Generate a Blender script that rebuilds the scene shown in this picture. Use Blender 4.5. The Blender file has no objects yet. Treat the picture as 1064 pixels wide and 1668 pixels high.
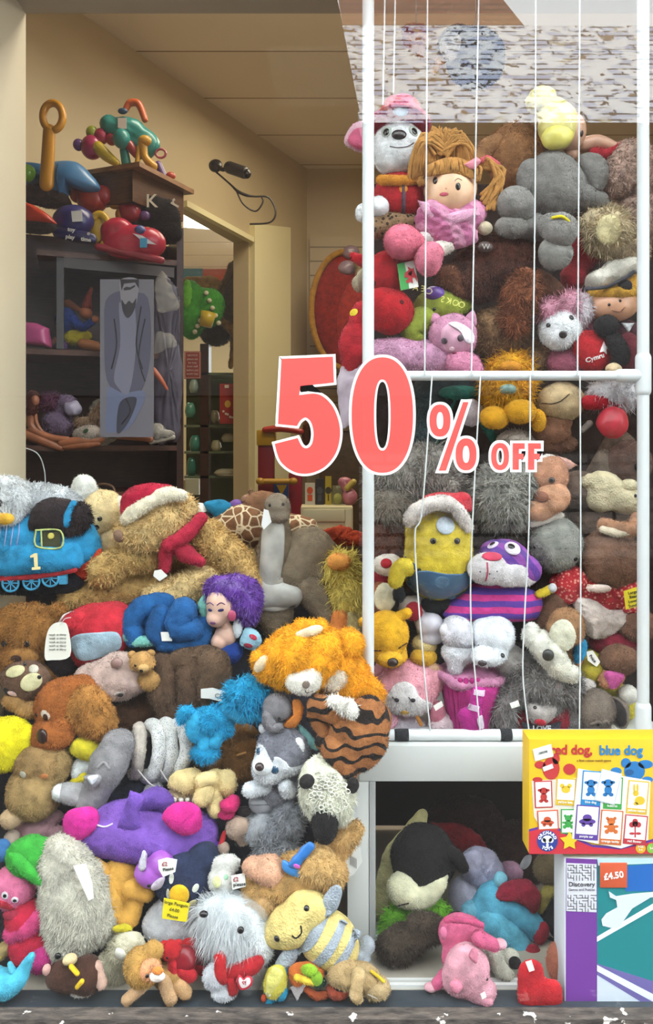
import bpy, bmesh, math, random
import numpy as np
from mathutils import Vector, Matrix
from mathutils.bvhtree import BVHTree
random.seed(7); RNG = np.random.default_rng(7)
SC = bpy.context.scene; COL = SC.collection
F, D, ZC = 1280.0, 1.6, 1.55          # focal length in pixels, camera to glass, eye height
FLOOR = 0.385

# ---------------- camera, sky, lights, exposure ----------------
cam = bpy.data.cameras.new('camera'); co = bpy.data.objects.new('camera', cam); COL.objects.link(co)
co.location = (0, -D, ZC); co.rotation_euler = (math.pi/2, 0, 0)
cam.sensor_fit = 'HORIZONTAL'; cam.sensor_width = 36; cam.lens = 36*F/1064; cam.shift_y = -(834-720)/1064
cam.clip_start = .05
SC.camera = co
SC.view_settings.view_transform = 'Standard'; SC.view_settings.look = 'None'
SC.view_settings.gamma = 1; SC.view_settings.use_curve_mapping = False
SC.view_settings.exposure = 0.36
W = bpy.data.worlds.new('sky'); SC.world = W; W.use_nodes = True
W.node_tree.nodes['Background'].inputs[0].default_value = (.93, .97, 1, 1)
W.node_tree.nodes['Background'].inputs[1].default_value = 6.4
def area(name, loc, rot, sx, sy, power, col):
    l = bpy.data.lights.new(name, 'AREA'); l.shape = 'RECTANGLE'; l.size = sx; l.size_y = sy; l.energy = power; l.color = col
    o = bpy.data.objects.new(name, l); o.location = loc; o.rotation_euler = rot; COL.objects.link(o); return o
area('shop_ceiling_light', (.35, 2.0, 3.22), (0, 0, 0), 1.2, .6, 19, (1, .86, .66))
area('shop_spot_light', (.2, .95, 3.2), (math.radians(-14), 0, 0), 1.4, .2, 19, (1, .9, .76))
area('back_room_light', (-1.0, 4.6, 3.0), (0, 0, 0), 1.2, 1.2, 80, (1, .93, .78))

# ---------------- basics ----------------
def P(u, v, Y): s = (Y+D)/F; return Vector(((u-532)*s, Y, ZC-(v-720)*s))
def hx(h):
    h = h.lstrip('#'); r = [int(h[i:i+2], 16)/255 for i in (0, 2, 4)]
    return tuple((c/12.92 if c <= .04045 else ((c+.055)/1.055)**2.4) for c in r)+(1,)
MATS = {}
def nm(m):
    nt = m.node_tree; return nt, nt.nodes, nt.links, nt.nodes['Principled BSDF']
def mat(h, kind='plush', h2=None, sc=1.0):
    """procedural materials: cloth pile, plastic, wood, stripes, patches"""
    k = (h, kind, h2, sc)
    if k in MATS: return MATS[k]
    m = bpy.data.materials.new(kind+'_'+h); m.use_nodes = True; MATS[k] = m
    nt, N, L, b = nm(m); c = hx(h)
    if kind.startswith('plastic'):
        b.inputs['Base Color'].default_value = c; b.inputs['Roughness'].default_value = .3; return m
    if kind == 'gloss':
        b.inputs['Base Color'].default_value = c; b.inputs['Roughness'].default_value = .08; return m
    if kind == 'flat':
        b.inputs['Base Color'].default_value = c; b.inputs['Roughness'].default_value = .6; return m
    if kind == 'clear':
        b.inputs['Base Color'].default_value = c; b.inputs['Roughness'].default_value = .15
        b.inputs['Alpha'].default_value = .22; return m
    tc = N.new('ShaderNodeTexCoord'); n = N.new('ShaderNodeTexNoise'); rp = N.new('ShaderNodeMix'); rp.data_type = 'RGBA'
    n.inputs['Scale'].default_value = 22; n.inputs['Detail'].default_value = 5
    L.new(tc.outputs['Object'], n.inputs['Vector'])
    b.inputs['Roughness'].default_value = .85
    dk = tuple(x*.72 for x in c[:3])+(1,); lt = tuple(min(1, x*1.18) for x in c[:3])+(1,)
    rp.inputs[6].default_value = dk; rp.inputs[7].default_value = lt
    mr = N.new('ShaderNodeMapRange'); mr.inputs[1].default_value = .3; mr.inputs[2].default_value = .7
    L.new(n.outputs[0], mr.inputs[0]); L.new(mr.outputs[0], rp.inputs[0])
    out = rp.outputs[2]
    def mixin(fac, col):
        nonlocal out
        x = N.new('ShaderNodeMix'); x.data_type = 'RGBA'; L.new(fac, x.inputs[0]); L.new(out, x.inputs[6])
        x.inputs[7].default_value = col; out = x.outputs[2]
    def ramp(src, a, bb):
        q = N.new('ShaderNodeMapRange'); q.inputs[1].default_value = a; q.inputs[2].default_value = bb
        L.new(src, q.inputs[0]); return q.outputs[0]
    if kind in ('stripe', 'tiger', 'stripe_d'):
        wv = N.new('ShaderNodeTexWave'); wv.inputs['Scale'].default_value = 9*sc
        wv.bands_direction = 'DIAGONAL' if kind == 'stripe_d' else 'Z'
        wv.inputs['Distortion'].default_value = 9 if kind == 'tiger' else 1.2; wv.inputs['Detail'].default_value = 1.5
        wv.inputs['Detail Scale'].default_value = 1.6
        L.new(tc.outputs['Object'], wv.inputs['Vector'])
        mixin(ramp(wv.outputs[1], .72 if kind == 'tiger' else .45, .82 if kind == 'tiger' else .55), hx(h2))
    if kind == 'giraffe':
        vo = N.new('ShaderNodeTexVoronoi'); vo.feature = 'DISTANCE_TO_EDGE'; vo.inputs['Scale'].default_value = 36*sc
        L.new(tc.outputs['Object'], vo.inputs['Vector']); mixin(ramp(vo.outputs[0], .09, .05), hx(h2))
    if kind in ('spots', 'floral'):
        vo = N.new('ShaderNodeTexVoronoi'); vo.inputs['Scale'].default_value = 90*sc
        L.new(tc.outputs['Object'], vo.inputs['Vector']); mixin(ramp(vo.outputs[0], .34 if kind == 'spots' else .42, .28), hx(h2))
    if kind == 'patch':
        vo = N.new('ShaderNodeTexNoise'); vo.inputs['Scale'].default_value = 9*sc; vo.inputs['Detail'].default_value = 2
        L.new(tc.outputs['Object'], vo.inputs['Vector']); mixin(ramp(vo.outputs[0], .5, .56), hx(h2))
    if kind == 'wood':
        wv = N.new('ShaderNodeTexNoise'); mp = N.new('ShaderNodeMapping'); mp.inputs['Scale'].default_value = (4, 4, 60)
        L.new(tc.outputs['Object'], mp.inputs[0]); L.new(mp.outputs[0], wv.inputs['Vector'])
        mixin(ramp(wv.outputs[0], .45, .75), hx(h2 or h)); b.inputs['Roughness'].default_value = .35
    L.new(out, b.inputs['Base Color'])
    if kind in ('satin',): b.inputs['Roughness'].default_value = .35; 
    if kind in ('paint',): b.inputs['Roughness'].default_value = .55; n.inputs['Scale'].default_value = 3; rp.inputs[6].default_value = tuple(x*.94 for x in c[:3])+(1,); rp.inputs[7].default_value = c
    if kind not in ('wood', 'satin', 'paint'):
        b.inputs['Sheen Weight'].default_value = .06; b.inputs['Specular IOR Level'].default_value = .25; b.inputs['Sheen Roughness'].default_value = .5
        f = N.new('ShaderNodeTexNoise'); f.inputs['Scale'].default_value = 420; f.inputs['Detail'].default_value = 3
        if kind == 'knit':
            f = N.new('ShaderNodeTexVoronoi'); f.inputs['Scale'].default_value = 230
        L.new(tc.outputs['Object'], f.inputs['Vector'])
        bp = N.new('ShaderNodeBump'); bp.inputs['Strength'].default_value = .55; bp.inputs['Distance'].default_value = .004
        f2 = N.new('ShaderNodeTexNoise'); f2.inputs['Scale'].default_value = 75; f2.inputs['Detail'].default_value = 4; L.new(tc.outputs['Object'], f2.inputs['Vector'])
        ad = N.new('ShaderNodeMath'); ad.operation = 'MULTIPLY_ADD'; ad.inputs[1].default_value = 2.2; L.new(f2.outputs[0], ad.inputs[0]); L.new(f.outputs[0], ad.inputs[2])
        L.new(ad.outputs[0], bp.inputs['Height']); L.new(bp.outputs[0], b.inputs['Normal'])
        n.inputs['Scale'].default_value = 38; n.inputs['Detail'].default_value = 7
    return m

# ---------------- shapes: arrays in photo pixels, (u, -w, -v), w = towards the viewer ----------------
ICO = {}
def ico(l=4):
    if l not in ICO:
        bm = bmesh.new(); bmesh.ops.create_icosphere(bm, subdivisions=l, radius=1)
        ICO[l] = (np.array([v.co[:] for v in bm.verts]), [tuple(v.index for v in f.verts) for f in bm.faces]); bm.free()
    return ICO[l]
def rotm(rot, tilt=0):
    a, t = math.radians(rot), math.radians(tilt); c, s = math.cos(a), math.sin(a); R = np.array([[c, 0, -s], [0, 1, 0], [s, 0, c]])
    c, s = math.cos(t), math.sin(t); return R @ np.array([[1, 0, 0], [0, c, -s], [0, s, c]])
def lvl(r): return 2 if r < 5 else 3 if r < 22 else 4 if r < 60 else 5
def E(u, v, ru, rv=None, w=0, rw=None, rot=0, tilt=0, sq=1.0):
    rv = rv or ru; rw = rw or min(ru, rv)*.95
    V, Fc = ico(lvl(max(ru, rv)))
    V = np.sign(V)*np.abs(V)**sq
    return (V*np.array([ru, rw, rv])) @ rotm(rot, tilt).T + np.array([u, -w, -v]), Fc
def BL(*els):
    """smooth union of ellipsoids (u,v,ru,rv,w,rw,rot) seen from the centre of the first"""
    V, Fc = ico(5 if max(e[2] for e in els) > 45 else 4); c0 = np.array([els[0][0], -(els[0][4] if len(els[0]) > 4 else 0), -els[0][1]], float)
    acc = np.zeros(len(V))
    for e in els:
        e = list(e)+[None]*(7-len(e)); w = e[4] or 0; rw = e[5] or min(e[2], e[3])*.95; R = rotm(e[6] or 0)
        c = np.array([e[0], -w, -e[1]]); iv = 1/np.array([e[2], rw, e[3]])
        o = ((c0-c) @ R)*iv; d = (V @ R)*iv
        A = (d*d).sum(1); B = (d*o).sum(1); Cc = (o*o).sum()-1; disc = B*B-A*Cc
        t = np.where(disc > 0, (-B+np.sqrt(np.maximum(disc, 0)))/A, 0); acc += np.maximum(t, 0)**9
    return V*(acc**(1/9))[:, None]+c0, Fc
def cat(pts, n, closed=False):
    P_ = np.array(pts, float); m = len(P_); out = []
    if m == 2 and not closed: return np.array([P_[0]+(P_[1]-P_[0])*t for t in np.linspace(0, 1, n)])
    segs = m if closed else m-1
    for t in np.linspace(0, segs, n, endpoint=not closed):
        i = min(int(t), segs-1); f = t-i
        if closed: a, b, c, d = P_[(i-1) % m], P_[i % m], P_[(i+1) % m], P_[(i+2) % m]
        else: a, b, c, d = P_[max(i-1, 0)], P_[i], P_[i+1], P_[min(i+2, m-1)]
        out.append(.5*((2*b)+(-a+c)*f+(2*a-5*b+4*c-d)*f*f+(-a+3*b-3*c+d)*f**3))
    return np.array(out)
def TB(*pts, flat=1.0, ns=16, seg=None, cap=True):
    """tapering limb through (u,v,r[,w]) points, rounded ends"""
    q = [(p[0], -(p[3] if len(p) > 3 else 0), -p[1], p[2]) for p in pts]
    L_ = sum(math.dist(q[i][:3], q[i+1][:3]) for i in range(len(q)-1)); rr = max(p[2] for p in pts)
    n = seg or int(min(60, max(6, L_/max(rr*.25, 1.2)))); C = cat(q, n); c = C[:, :3]; r = np.maximum(C[:, 3], .2)
    T_ = np.gradient(c, axis=0); T_ /= np.linalg.norm(T_, axis=1)[:, None]+1e-9
    cs, rs, ts = [], [], []
    if cap:
        for a in np.linspace(1.5, .25, 5): cs.append(c[0]-T_[0]*r[0]*math.sin(a)); rs.append(r[0]*math.cos(a)); ts.append(T_[0])
    for i in range(n): cs.append(c[i]); rs.append(r[i]); ts.append(T_[i])
    if cap:
        for a in np.linspace(.25, 1.5, 5): cs.append(c[-1]+T_[-1]*r[-1]*math.sin(a)); rs.append(r[-1]*math.cos(a)); ts.append(T_[-1])
    V, Fc = [], []; up = np.array([0, 1., 0])
    for cc, r_, t in zip(cs, rs, ts):
        sd = np.cross(t, up); l = np.linalg.norm(sd); sd = sd/l if l > .15 else np.array([1., 0, 0])
        up2 = np.cross(sd, t); up2 /= np.linalg.norm(up2)+1e-9
        for k in range(ns):
            a = 2*math.pi*k/ns; V.append(cc+sd*r_*math.cos(a)+up2*r_*flat*math.sin(a))
    for i in range(len(cs)-1):
        for k in range(ns):
            a, b = i*ns+k, i*ns+(k+1) % ns; Fc.append((a, b, b+ns, a+ns))
    Fc.append(tuple(range(ns))[::-1]); Fc.append(tuple(range((len(cs)-1)*ns, len(cs)*ns)))
    return np.array(V), Fc
def PF(pts, th, w=0, smooth=True, n=56, pw=2.2, c=None):
    """stuffed cushion with the given star-shaped outline"""
    o = cat(pts, n, True) if smooth else resample(pts, n); c = np.array(c if c else o.mean(0)); V = [(c[0], -(w+th), -c[1])]; Fc = []
    S_ = [.18, .36, .54, .7, .83, .92, .98, 1.0]
    for s in S_:
        y = th*(1-s**pw)**.5 if s < 1 else 0
        for p in o: q = c+(p-c)*s; V.append((q[0], -(w+y), -q[1]))
    for s in S_[-2::-1]:
        y = th*(1-s**pw)**.5
        for p in o: q = c+(p-c)*s; V.append((q[0], -(w-y), -q[1]))
    V.append((c[0], -(w-th), -c[1])); R = 2*len(S_)-1
    # orientation: make outline counter-clockwise in (u,-v)
    ar = sum(o[i][0]*-o[(i+1) % n][1]-o[(i+1) % n][0]*-o[i][1] for i in range(n)); fl = ar < 0
    for k in range(n):
        k2 = (k+1) % n; f = [(0, 1+k, 1+k2)]
        for i in range(R-1): f.append((1+i*n+k, 1+(i+1)*n+k, 1+(i+1)*n+k2, 1+i*n+k2))
        f.append((1+(R-1)*n+k, len(V)-1, 1+(R-1)*n+k2))
        Fc += [x[::-1] if fl else x for x in f]
    return np.array(V), Fc
def resample(pts, n):
    p = np.array(list(pts)+[pts[0]], float); d = np.r_[0, np.cumsum(np.linalg.norm(np.diff(p, axis=0), axis=1))]
    t = np.linspace(0, d[-1], n, endpoint=False); return np.c_[np.interp(t, d, p[:, 0]), np.interp(t, d, p[:, 1])]
def PL(pts, th=2, w=0, smooth=0):
    """flat plate of the given outline, th thick, its front face at w"""
    o = cat(pts, smooth, True) if smooth else np.array(pts, float); n = len(o)
    ar = sum(o[i][0]*-o[(i+1) % n][1]-o[(i+1) % n][0]*-o[i][1] for i in range(n))
    if ar < 0: o = o[::-1]
    V = [(p[0], -w, -p[1]) for p in o]+[(p[0], -(w-th), -p[1]) for p in o]
    Fc = [tuple(range(n)), tuple(range(2*n-1, n-1, -1))]+[(k, k+n, (k+1) % n+n, (k+1) % n) for k in range(n)]
    return np.array(V), Fc
def RING(out, inn, th, w):
    n = len(out); V = []
    for a in (out, inn):
        for y in (w, w-th): V += [(p[0], -y, -p[1]) for p in a]
    Fc = []
    for k in range(n):
        j = (k+1) % n
        Fc += [(k, j, 2*n+j, 2*n+k), (n+k, 3*n+k, 3*n+j, n+j), (k, n+k, n+j, j), (2*n+k, 2*n+j, 3*n+j, 3*n+k)]
    return np.array(V), Fc
def BX(u0, v0, u1, v1, w=0, dep=10, bev=0):
    """box: front face at w, dep deep"""
    bm = bmesh.new(); bmesh.ops.create_cube(bm, size=1)
    for q in bm.verts: q.co = ((u0+u1)/2+q.co.x*(u1-u0), -(w-dep/2)+q.co.y*dep, -(v0+v1)/2+q.co.z*(v1-v0))
    if bev: bmesh.ops.bevel(bm, geom=bm.edges[:], offset=bev, segments=2, affect='EDGES', profile=.6)
    r = np.array([q.co[:] for q in bm.verts]), [tuple(q.index for q in f.verts) for f in bm.faces]; bm.free(); return r
def LT(prof, u, v, w=0, rot=0, tilt=0, ns=28):
    """lathe about its own vertical axis; prof = [(radius, height up)]"""
    V, Fc = [], []
    for r, z in prof:
        for k in range(ns): a = 2*math.pi*k/ns; V.append((max(r, .01)*math.cos(a), max(r, .01)*math.sin(a), z))
    for i in range(len(prof)-1):
        for k in range(ns): j = (k+1) % ns; Fc.append((i*ns+k, i*ns+j, (i+1)*ns+j, (i+1)*ns+k))
    Fc.append(tuple(range(ns))[::-1]); Fc.append(tuple(range((len(prof)-1)*ns, len(prof)*ns)))
    return np.array(V) @ rotm(rot, tilt).T+np.array([u, -w, -v]), Fc
def J(*ms):
    V, Fc, n = [], [], 0
    for v, f in ms: V.append(v); Fc += [tuple(i+n for i in x) for x in f]; n += len(v)
    return np.vstack(V), Fc
def wob(V, amp, wl, seed=0):
    r = np.random.default_rng(seed+1); n = np.zeros(len(V))
    for k in range(7):
        d = r.normal(size=3); d /= np.linalg.norm(d); n += np.sin(V @ d*(2*math.pi/(wl*r.uniform(.6, 1.5)))+r.uniform(0, 6.3))
    return n/7*amp*1.8
def vnorm(V, Fc):
    N = np.zeros_like(V); tri = []
    for f in Fc:
        for i in range(1, len(f)-1): tri.append((f[0], f[i], f[i+1]))
    t = np.array(tri); fn = np.cross(V[t[:, 1]]-V[t[:, 0]], V[t[:, 2]]-V[t[:, 0]])
    for k in range(3): np.add.at(N, t[:, k], fn)
    return N/(np.linalg.norm(N, axis=1)[:, None]+1e-9), t, fn
FURS = {1: (.30, 3.2, 1.0, .5), 2: (.24, 6.5, 1.1, .7), 3: (.13, 13, 1.5, .9), 4: (.22, 5.5, 1.9, 1.5), 5: (.10, 26, 1.3, .5), 6: (.30, 2.3, .9, .7)}
def add_fur(V, Fc, kind, down=.35, k=1.0, w_skip=.45):
    dens, ln, wd, mess = FURS[kind]; dens *= k
    N, t, fn = vnorm(V, Fc); ar = np.linalg.norm(fn, axis=1)/2; nn = fn/(2*ar[:, None]+1e-9)
    ok = nn[:, 1] < w_skip; ar = ar*ok; tot = ar.sum(); n = int(min(26000, tot*dens))
    if n < 3: return V, Fc
    i = RNG.choice(len(t), n, p=ar/tot); a, b = RNG.random(n), RNG.random(n); s = a+b > 1; a[s], b[s] = 1-a[s], 1-b[s]; c = 1-a-b
    p = V[t[i, 0]]*a[:, None]+V[t[i, 1]]*b[:, None]+V[t[i, 2]]*c[:, None]
    nr = N[t[i, 0]]*a[:, None]+N[t[i, 1]]*b[:, None]+N[t[i, 2]]*c[:, None]
    # locks: neighbouring hairs share a lean
    lean = np.stack([np.sin(p[:, 0]*.13+p[:, 2]*.07+3*np.sin(p[:, 2]*.05)), np.zeros(n), np.cos(p[:, 2]*.11-p[:, 0]*.09+3*np.sin(p[:, 0]*.06))], 1)
    d = nr*.75+RNG.normal(size=(n, 3))*.35*mess+lean*.45*mess+np.array([0, 0, -down]); d /= np.linalg.norm(d, axis=1)[:, None]
    sd = np.cross(d, RNG.normal(size=(n, 3))); sd /= np.linalg.norm(sd, axis=1)[:, None]+1e-9
    l = ln*(.6+.7*RNG.random(n))[:, None]; h = sd*wd/2; p0 = p-nr*.6
    bend = RNG.normal(size=(n, 3))*.3*l*mess+np.array([0, 0, -down])*l*.4
    m = p0+d*l*.55; tip = p0+d*l+bend
    X = np.stack([p0-h, p0+h, m-h*.8, m+h*.8, tip], 1).reshape(-1, 3); o = len(V)
    ids = o+5*np.arange(n)
    F2 = np.stack([ids, ids+1, ids+3, ids+2], 1).tolist(); F3 = np.stack([ids+2, ids+3, ids+4], 1).tolist()
    return np.vstack([V, X]), list(Fc)+F2+F3
def mkmesh(name, V, Fc, m):
    me = bpy.data.meshes.new(name); me.from_pydata(V.tolist(), [], Fc); me.materials.append(m)
    me.polygons.foreach_set('use_smooth', [True]*len(me.polygons)); return me
def sharp(me, ang=.6):
    me.set_sharp_from_angle(angle=ang)
class Part: pass
ROOTS = []
def tagp(o, label=None, category=None, group=None, kind=None):
    for k, v in (('label', label), ('category', category), ('group', group), ('kind', kind)):
        if v: o[k] = v
    return o
class T:
    """one thing: an empty with part meshes under it; coordinates are photo pixels at depth Y"""
    def __init__(s, name, label, category, u, v, Y, group=None):
        s.Y, s.s = Y, (Y+D)/F; s.u, s.v = u, v; s.seed = int(u*7+v)
        s.o = bpy.data.objects.new(name, None); s.o.empty_display_size = .02; COL.objects.link(s.o); s.o.location = P(u, v, Y)
        tagp(s.o, label, category, group); ROOTS.append(s.o)
    def p(s, name, mesh, m, on=None, fur=0, lump=None, down=.35, k=1.0, label=None, kind=None, hard=False, host=None):
        V, Fc = mesh; V = np.array(V, float); q = Part(); s.seed += 1
        if not fur and not hard and isinstance(m, str) and host is None and lump != 0 and (V.max(0)-V.min(0)).max() > 26: fur = 6
        if not host:
            _, tt_, fn_ = vnorm(V, Fc)
            if ((V[tt_[:, 0]]-V.mean(0))*fn_).sum() < 0: Fc = [tuple(f)[::-1] for f in Fc]
        if isinstance(m, str): m = mat(m)
        c = V.mean(0)
        if lump is None: lump = 0 if hard else (1.0 if fur in (0, 6) else 1.2)
        rad = (V.max(0)-V.min(0)).max()/2
        if lump and rad > 6:
            N, _, _ = vnorm(V, Fc); V = V+N*(wob(V, min(lump*rad*.035, 3.5), rad*.8+8, s.seed)+wob(V, min(.5, rad*.012)*lump, 11, s.seed+5))[:, None]
        if hard: c = np.array([c[0], V[:, 1].min(), c[2]])
        q.V, q.F, q.bvh = V, Fc, None
        q.c = host.c if host is not None else c
        if fur: V, Fc = add_fur(V, Fc, fur, down, k)
        cu, wc, cv = q.c[0], -q.c[1], -q.c[2]; sw = s.s-wc*s.s/F; R = P(s.u, s.v, s.Y)
        X = (cu-532)*sw+(V[:, 0]-cu)*s.s-R.x; Yy = V[:, 1]*s.s; Z = ZC-(cv-720)*sw+(V[:, 2]+cv)*s.s-R.z
        me = mkmesh(name, np.stack([X, Yy, Z], 1), Fc, m)
        if hard: sharp(me)
        q.o = bpy.data.objects.new(name, me); COL.objects.link(q.o); q.o.parent = on.o if on else s.o
        if label: q.o['label'] = label
        if kind: q.o['kind'] = kind
        return q
    def hit(s, h, u, v):
        if h.bvh is None: h.bvh = BVHTree.FromPolygons(h.V.tolist(), h.F)
        r = h.bvh.ray_cast(Vector((u, -900, -v)), Vector((0, 1, 0)))
        if r[0] is None:
            r = h.bvh.find_nearest(Vector((u, h.c[1]-20, -v)))
            if r[0] is None: return np.array([u, h.c[1], -v]), np.array([0, -1., 0])
            return np.array([u, r[0][1], -v]), np.array(r[1])
        return np.array(r[0]), np.array(r[1])
    def on(s, h, name, u, v, ru, m, rv=None, bulge=.35, rot=0, fur=0, up=0, label=None):
        """a small button lying on the host's surface"""
        rv = rv or ru; c, n = s.hit(h, u, v); n = n/np.linalg.norm(n)
        if n[1] > -.35: n = np.array([n[0], -.35, n[2]]); n /= np.linalg.norm(n)
        V, Fc = ico(2 if ru < 3 else 3 if ru < 20 else 4); V = (V*np.array([ru, max(min(ru, rv)*bulge, .7), rv])) @ rotm(rot).T
        q = Vector((0, -1, 0)).rotation_difference(Vector(n)); R = np.array(q.to_matrix())
        return s.p(name, (V @ R.T+c+n*up, Fc), m, on=h, fur=fur, lump=0, host=h, label=label)
    def eyes(s, h, m, *pts, white=None, glint=True):
        for u, v, r in pts:
            if white: s.on(h, 'eye_white', u, v, r*1.9, white, rv=r*2.1, bulge=.25)
            e = s.on(h, 'eye', u, v, r, mat(m, 'gloss'), bulge=.6 if not white else .35, up=0 if not white else r*.5)
    def patch(s, h, name, pts, m, th=1.2, smooth=True, fur=0, label=None, n=44):
        o = cat(pts, n, True) if smooth else resample(pts, n); c = o.mean(0)
        ar = sum(o[i][0]*-o[(i+1) % n][1]-o[(i+1) % n][0]*-o[i][1] for i in range(n))
        if ar < 0: o = o[::-1]
        def pr(p, dd): x, nn = s.hit(h, p[0], p[1]); return x+np.array([0, -dd, 0])
        V = [pr(c, th)]; Fc = []; S_ = [.15, .3, .45, .6, .75, .88, .97, 1]
        for f in S_:
            for p in o: V.append(pr(c+(p-c)*f, th if f < 1 else -.8))
        for k in range(n):
            j = (k+1) % n; Fc.append((0, 1+k, 1+j))
            for i in range(len(S_)-1): Fc.append((1+i*n+k, 1+(i+1)*n+k, 1+(i+1)*n+j, 1+i*n+j))
        return s.p(name, (np.array(V), Fc), m, on=h, lump=0, fur=fur, host=h, label=label)
    def epatch(s, h, name, u, v, ru, rv, m, rot=0, **k):
        a = math.radians(rot); pts = [(u+ru*math.cos(t)*math.cos(a)+rv*math.sin(t)*math.sin(a), v-ru*math.cos(t)*math.sin(a)+rv*math.sin(t)*math.cos(a)) for t in np.linspace(0, 2*math.pi, 14)[:-1]]
        return s.patch(h, name, pts, m, **k)
    def line(s, h, name, pts, r, m, n=14, up=.3):
        o = cat(pts, n); q = []
        for p in o: x, _ = s.hit(h, p[0], p[1]); q.append((x[0], -x[2], r, -x[1]+up))
        return s.p(name, TB(*q, ns=6, seg=n), m, on=h, lump=0, host=h)
    def text(s, h, body, u, v, size, m, rot=0, w=0, bold=0, name='lettering', align='CENTER', xs=1.0, mirror=False):
        V, Fc = textmesh(body, size, bold, align); V = V*np.array([xs*(-1 if mirror else 1), 1, 1])
        if mirror: Fc = [f[::-1] for f in Fc]
        V = V @ rotm(rot).T+np.array([u, -w, -v])
        if h is not None and getattr(h, 'curved', True):
            V = np.array([[x[0], s.hit(h, x[0], -x[2])[0][1]+x[1]+w-.5, x[2]] for x in V])
        return s.p(name, (V, Fc), m, on=h, lump=0, hard=True, host=h)
def textmesh(body, size, bold=0, align='CENTER'):
    cu = bpy.data.curves.new('lettering', 'FONT'); cu.body = body; cu.size = size; cu.align_x = align; cu.align_y = 'CENTER'
    cu.extrude = .4; cu.offset = bold; cu.resolution_u = 3
    o = bpy.data.objects.new('lettering', cu); COL.objects.link(o)
    me = bpy.data.meshes.new_from_object(o.evaluated_get(bpy.context.evaluated_depsgraph_get()))
    V = np.array([v.co[:] for v in me.vertices]); Fc = [tuple(p.vertices) for p in me.polygons]
    bpy.data.objects.remove(o); bpy.data.curves.remove(cu); bpy.data.meshes.remove(me)
    V = np.stack([V[:, 0], -V[:, 2], V[:, 1]], 1); return V, Fc
def one(name, label, category, mesh, m, Y, fur=0, group=None, kind=None, hard=False, lump=None, down=.35, k=1.0):
    """a thing that is a single mesh"""
    V, Fc = mesh; c = V.mean(0); t = T(name, label, category, c[0], -c[2], Y, group)
    q = t.p(name, mesh, m, fur=fur, hard=hard, lump=lump, down=down, k=k); o = q.o; o.parent = None; o.location = t.o.location
    ROOTS.remove(t.o); bpy.data.objects.remove(t.o); o.name = name; tagp(o, label, category, group, kind); q.t = t; return q
def struct(name, V, Fc, m, kind='structure'):
    me = bpy.data.meshes.new(name); me.from_pydata([tuple(v) for v in V], [], Fc); me.materials.append(m)
    o = bpy.data.objects.new(name, me); COL.objects.link(o); o['kind'] = kind; return o
def wbox(name, x0, y0, z0, x1, y1, z1, m, kind='structure'):
    V = [(x, y, z) for x in (x0, x1) for y in (y0, y1) for z in (z0, z1)]
    return struct(name, V, [(0, 1, 3, 2), (4, 6, 7, 5), (0, 4, 5, 1), (2, 3, 7, 6), (0, 2, 6, 4), (1, 5, 7, 3)], m, kind)
def prism(name, pts, dvec, m, kind='structure'):
    """polygon of world points pushed along dvec"""
    n = len(pts); V = [Vector(p) for p in pts]+[Vector(p)+Vector(dvec) for p in pts]
    o = struct(name, V, [tuple(range(n)), tuple(range(2*n-1, n-1, -1))]+[(k, k+n, (k+1) % n+n, (k+1) % n) for k in range(n)], m, kind)
    bm = bmesh.new(); bm.from_mesh(o.data); bmesh.ops.recalc_face_normals(bm, faces=bm.faces); bm.to_mesh(o.data); bm.free(); return o
# ================= SETTING =================
cream = mat('#c0ae8a', 'paint'); white = mat('#d3d5d3', 'paint'); wall2 = mat('#b8a686', 'paint')
HC = 1.75                                        # ceiling height above the eye
def onwall(u, v):                                # left shop wall: vertical plane through two floor points
    A, B = Vector((-.926, 1.767)), Vector((-.1255, 3.43)); d = (u-532)/F
    # point on ray: x = d*(y+D)
    t = (d*(A.y+D)-A.x)/((B.x-A.x)-d*(B.y-A.y)); y = A.y+t*(B.y-A.y); return P(u, v, y)
# ceiling of mineral tiles
m = bpy.data.materials.new('ceiling_tiles'); m.use_nodes = True; nt, N, L, b = nm(m)
tc = N.new('ShaderNodeTexCoord'); br = N.new('ShaderNodeTexBrick'); br.offset = 0; br.inputs['Scale'].default_value = 1
br.inputs['Brick Width'].default_value = 12; br.inputs['Row Height'].default_value = .48; br.inputs['Mortar Size'].default_value = .006
br.inputs['Color1'].default_value = hx('#f0e4d0'); br.inputs['Color2'].default_value = hx('#eaddc6'); br.inputs['Mortar'].default_value = hx('#a08c70')
mpc = N.new('ShaderNodeMapping'); mpc.inputs['Location'].default_value = (6, 0, 0); L.new(tc.outputs['Object'], mpc.inputs[0]); L.new(mpc.outputs[0], br.inputs['Vector']); L.new(br.outputs[0], b.inputs['Base Color']); b.inputs['Roughness'].default_value = .9
wbox('ceiling', -3, .2, ZC+HC, 4, 7.5, ZC+HC+.1, m)
m = bpy.data.materials.new('shop_floor'); m.use_nodes = True; nt, N, L, b = nm(m); b.inputs['Base Color'].default_value = hx('#8b7f70'); b.inputs['Roughness'].default_value = .5
wbox('floor', -3, .0, -.08, 4, 7.5, 0, m)
# left wall pieces (with the doorway into the back room)
def wallpoly(name, pts, mt, th=.1):
    return prism(name, [onwall(*p) for p in pts], Vector((-.9, .43, 0))*th, mt)
wl = onwall
top = ZC+HC
def wv(u, z): p = onwall(u, 700); return Vector((p.x, p.y, z))
def wz(u, v): return onwall(u, v).z
prism('wall_left', [wv(-60, 0), wv(299, 0), wv(299, wz(299, 330)), wv(405, wz(405, 392)), wv(405, 0), wv(468, 0), wv(500, 0), wv(500, top), wv(-60, top)], Vector((-.09, .043, 0)), cream)
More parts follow.
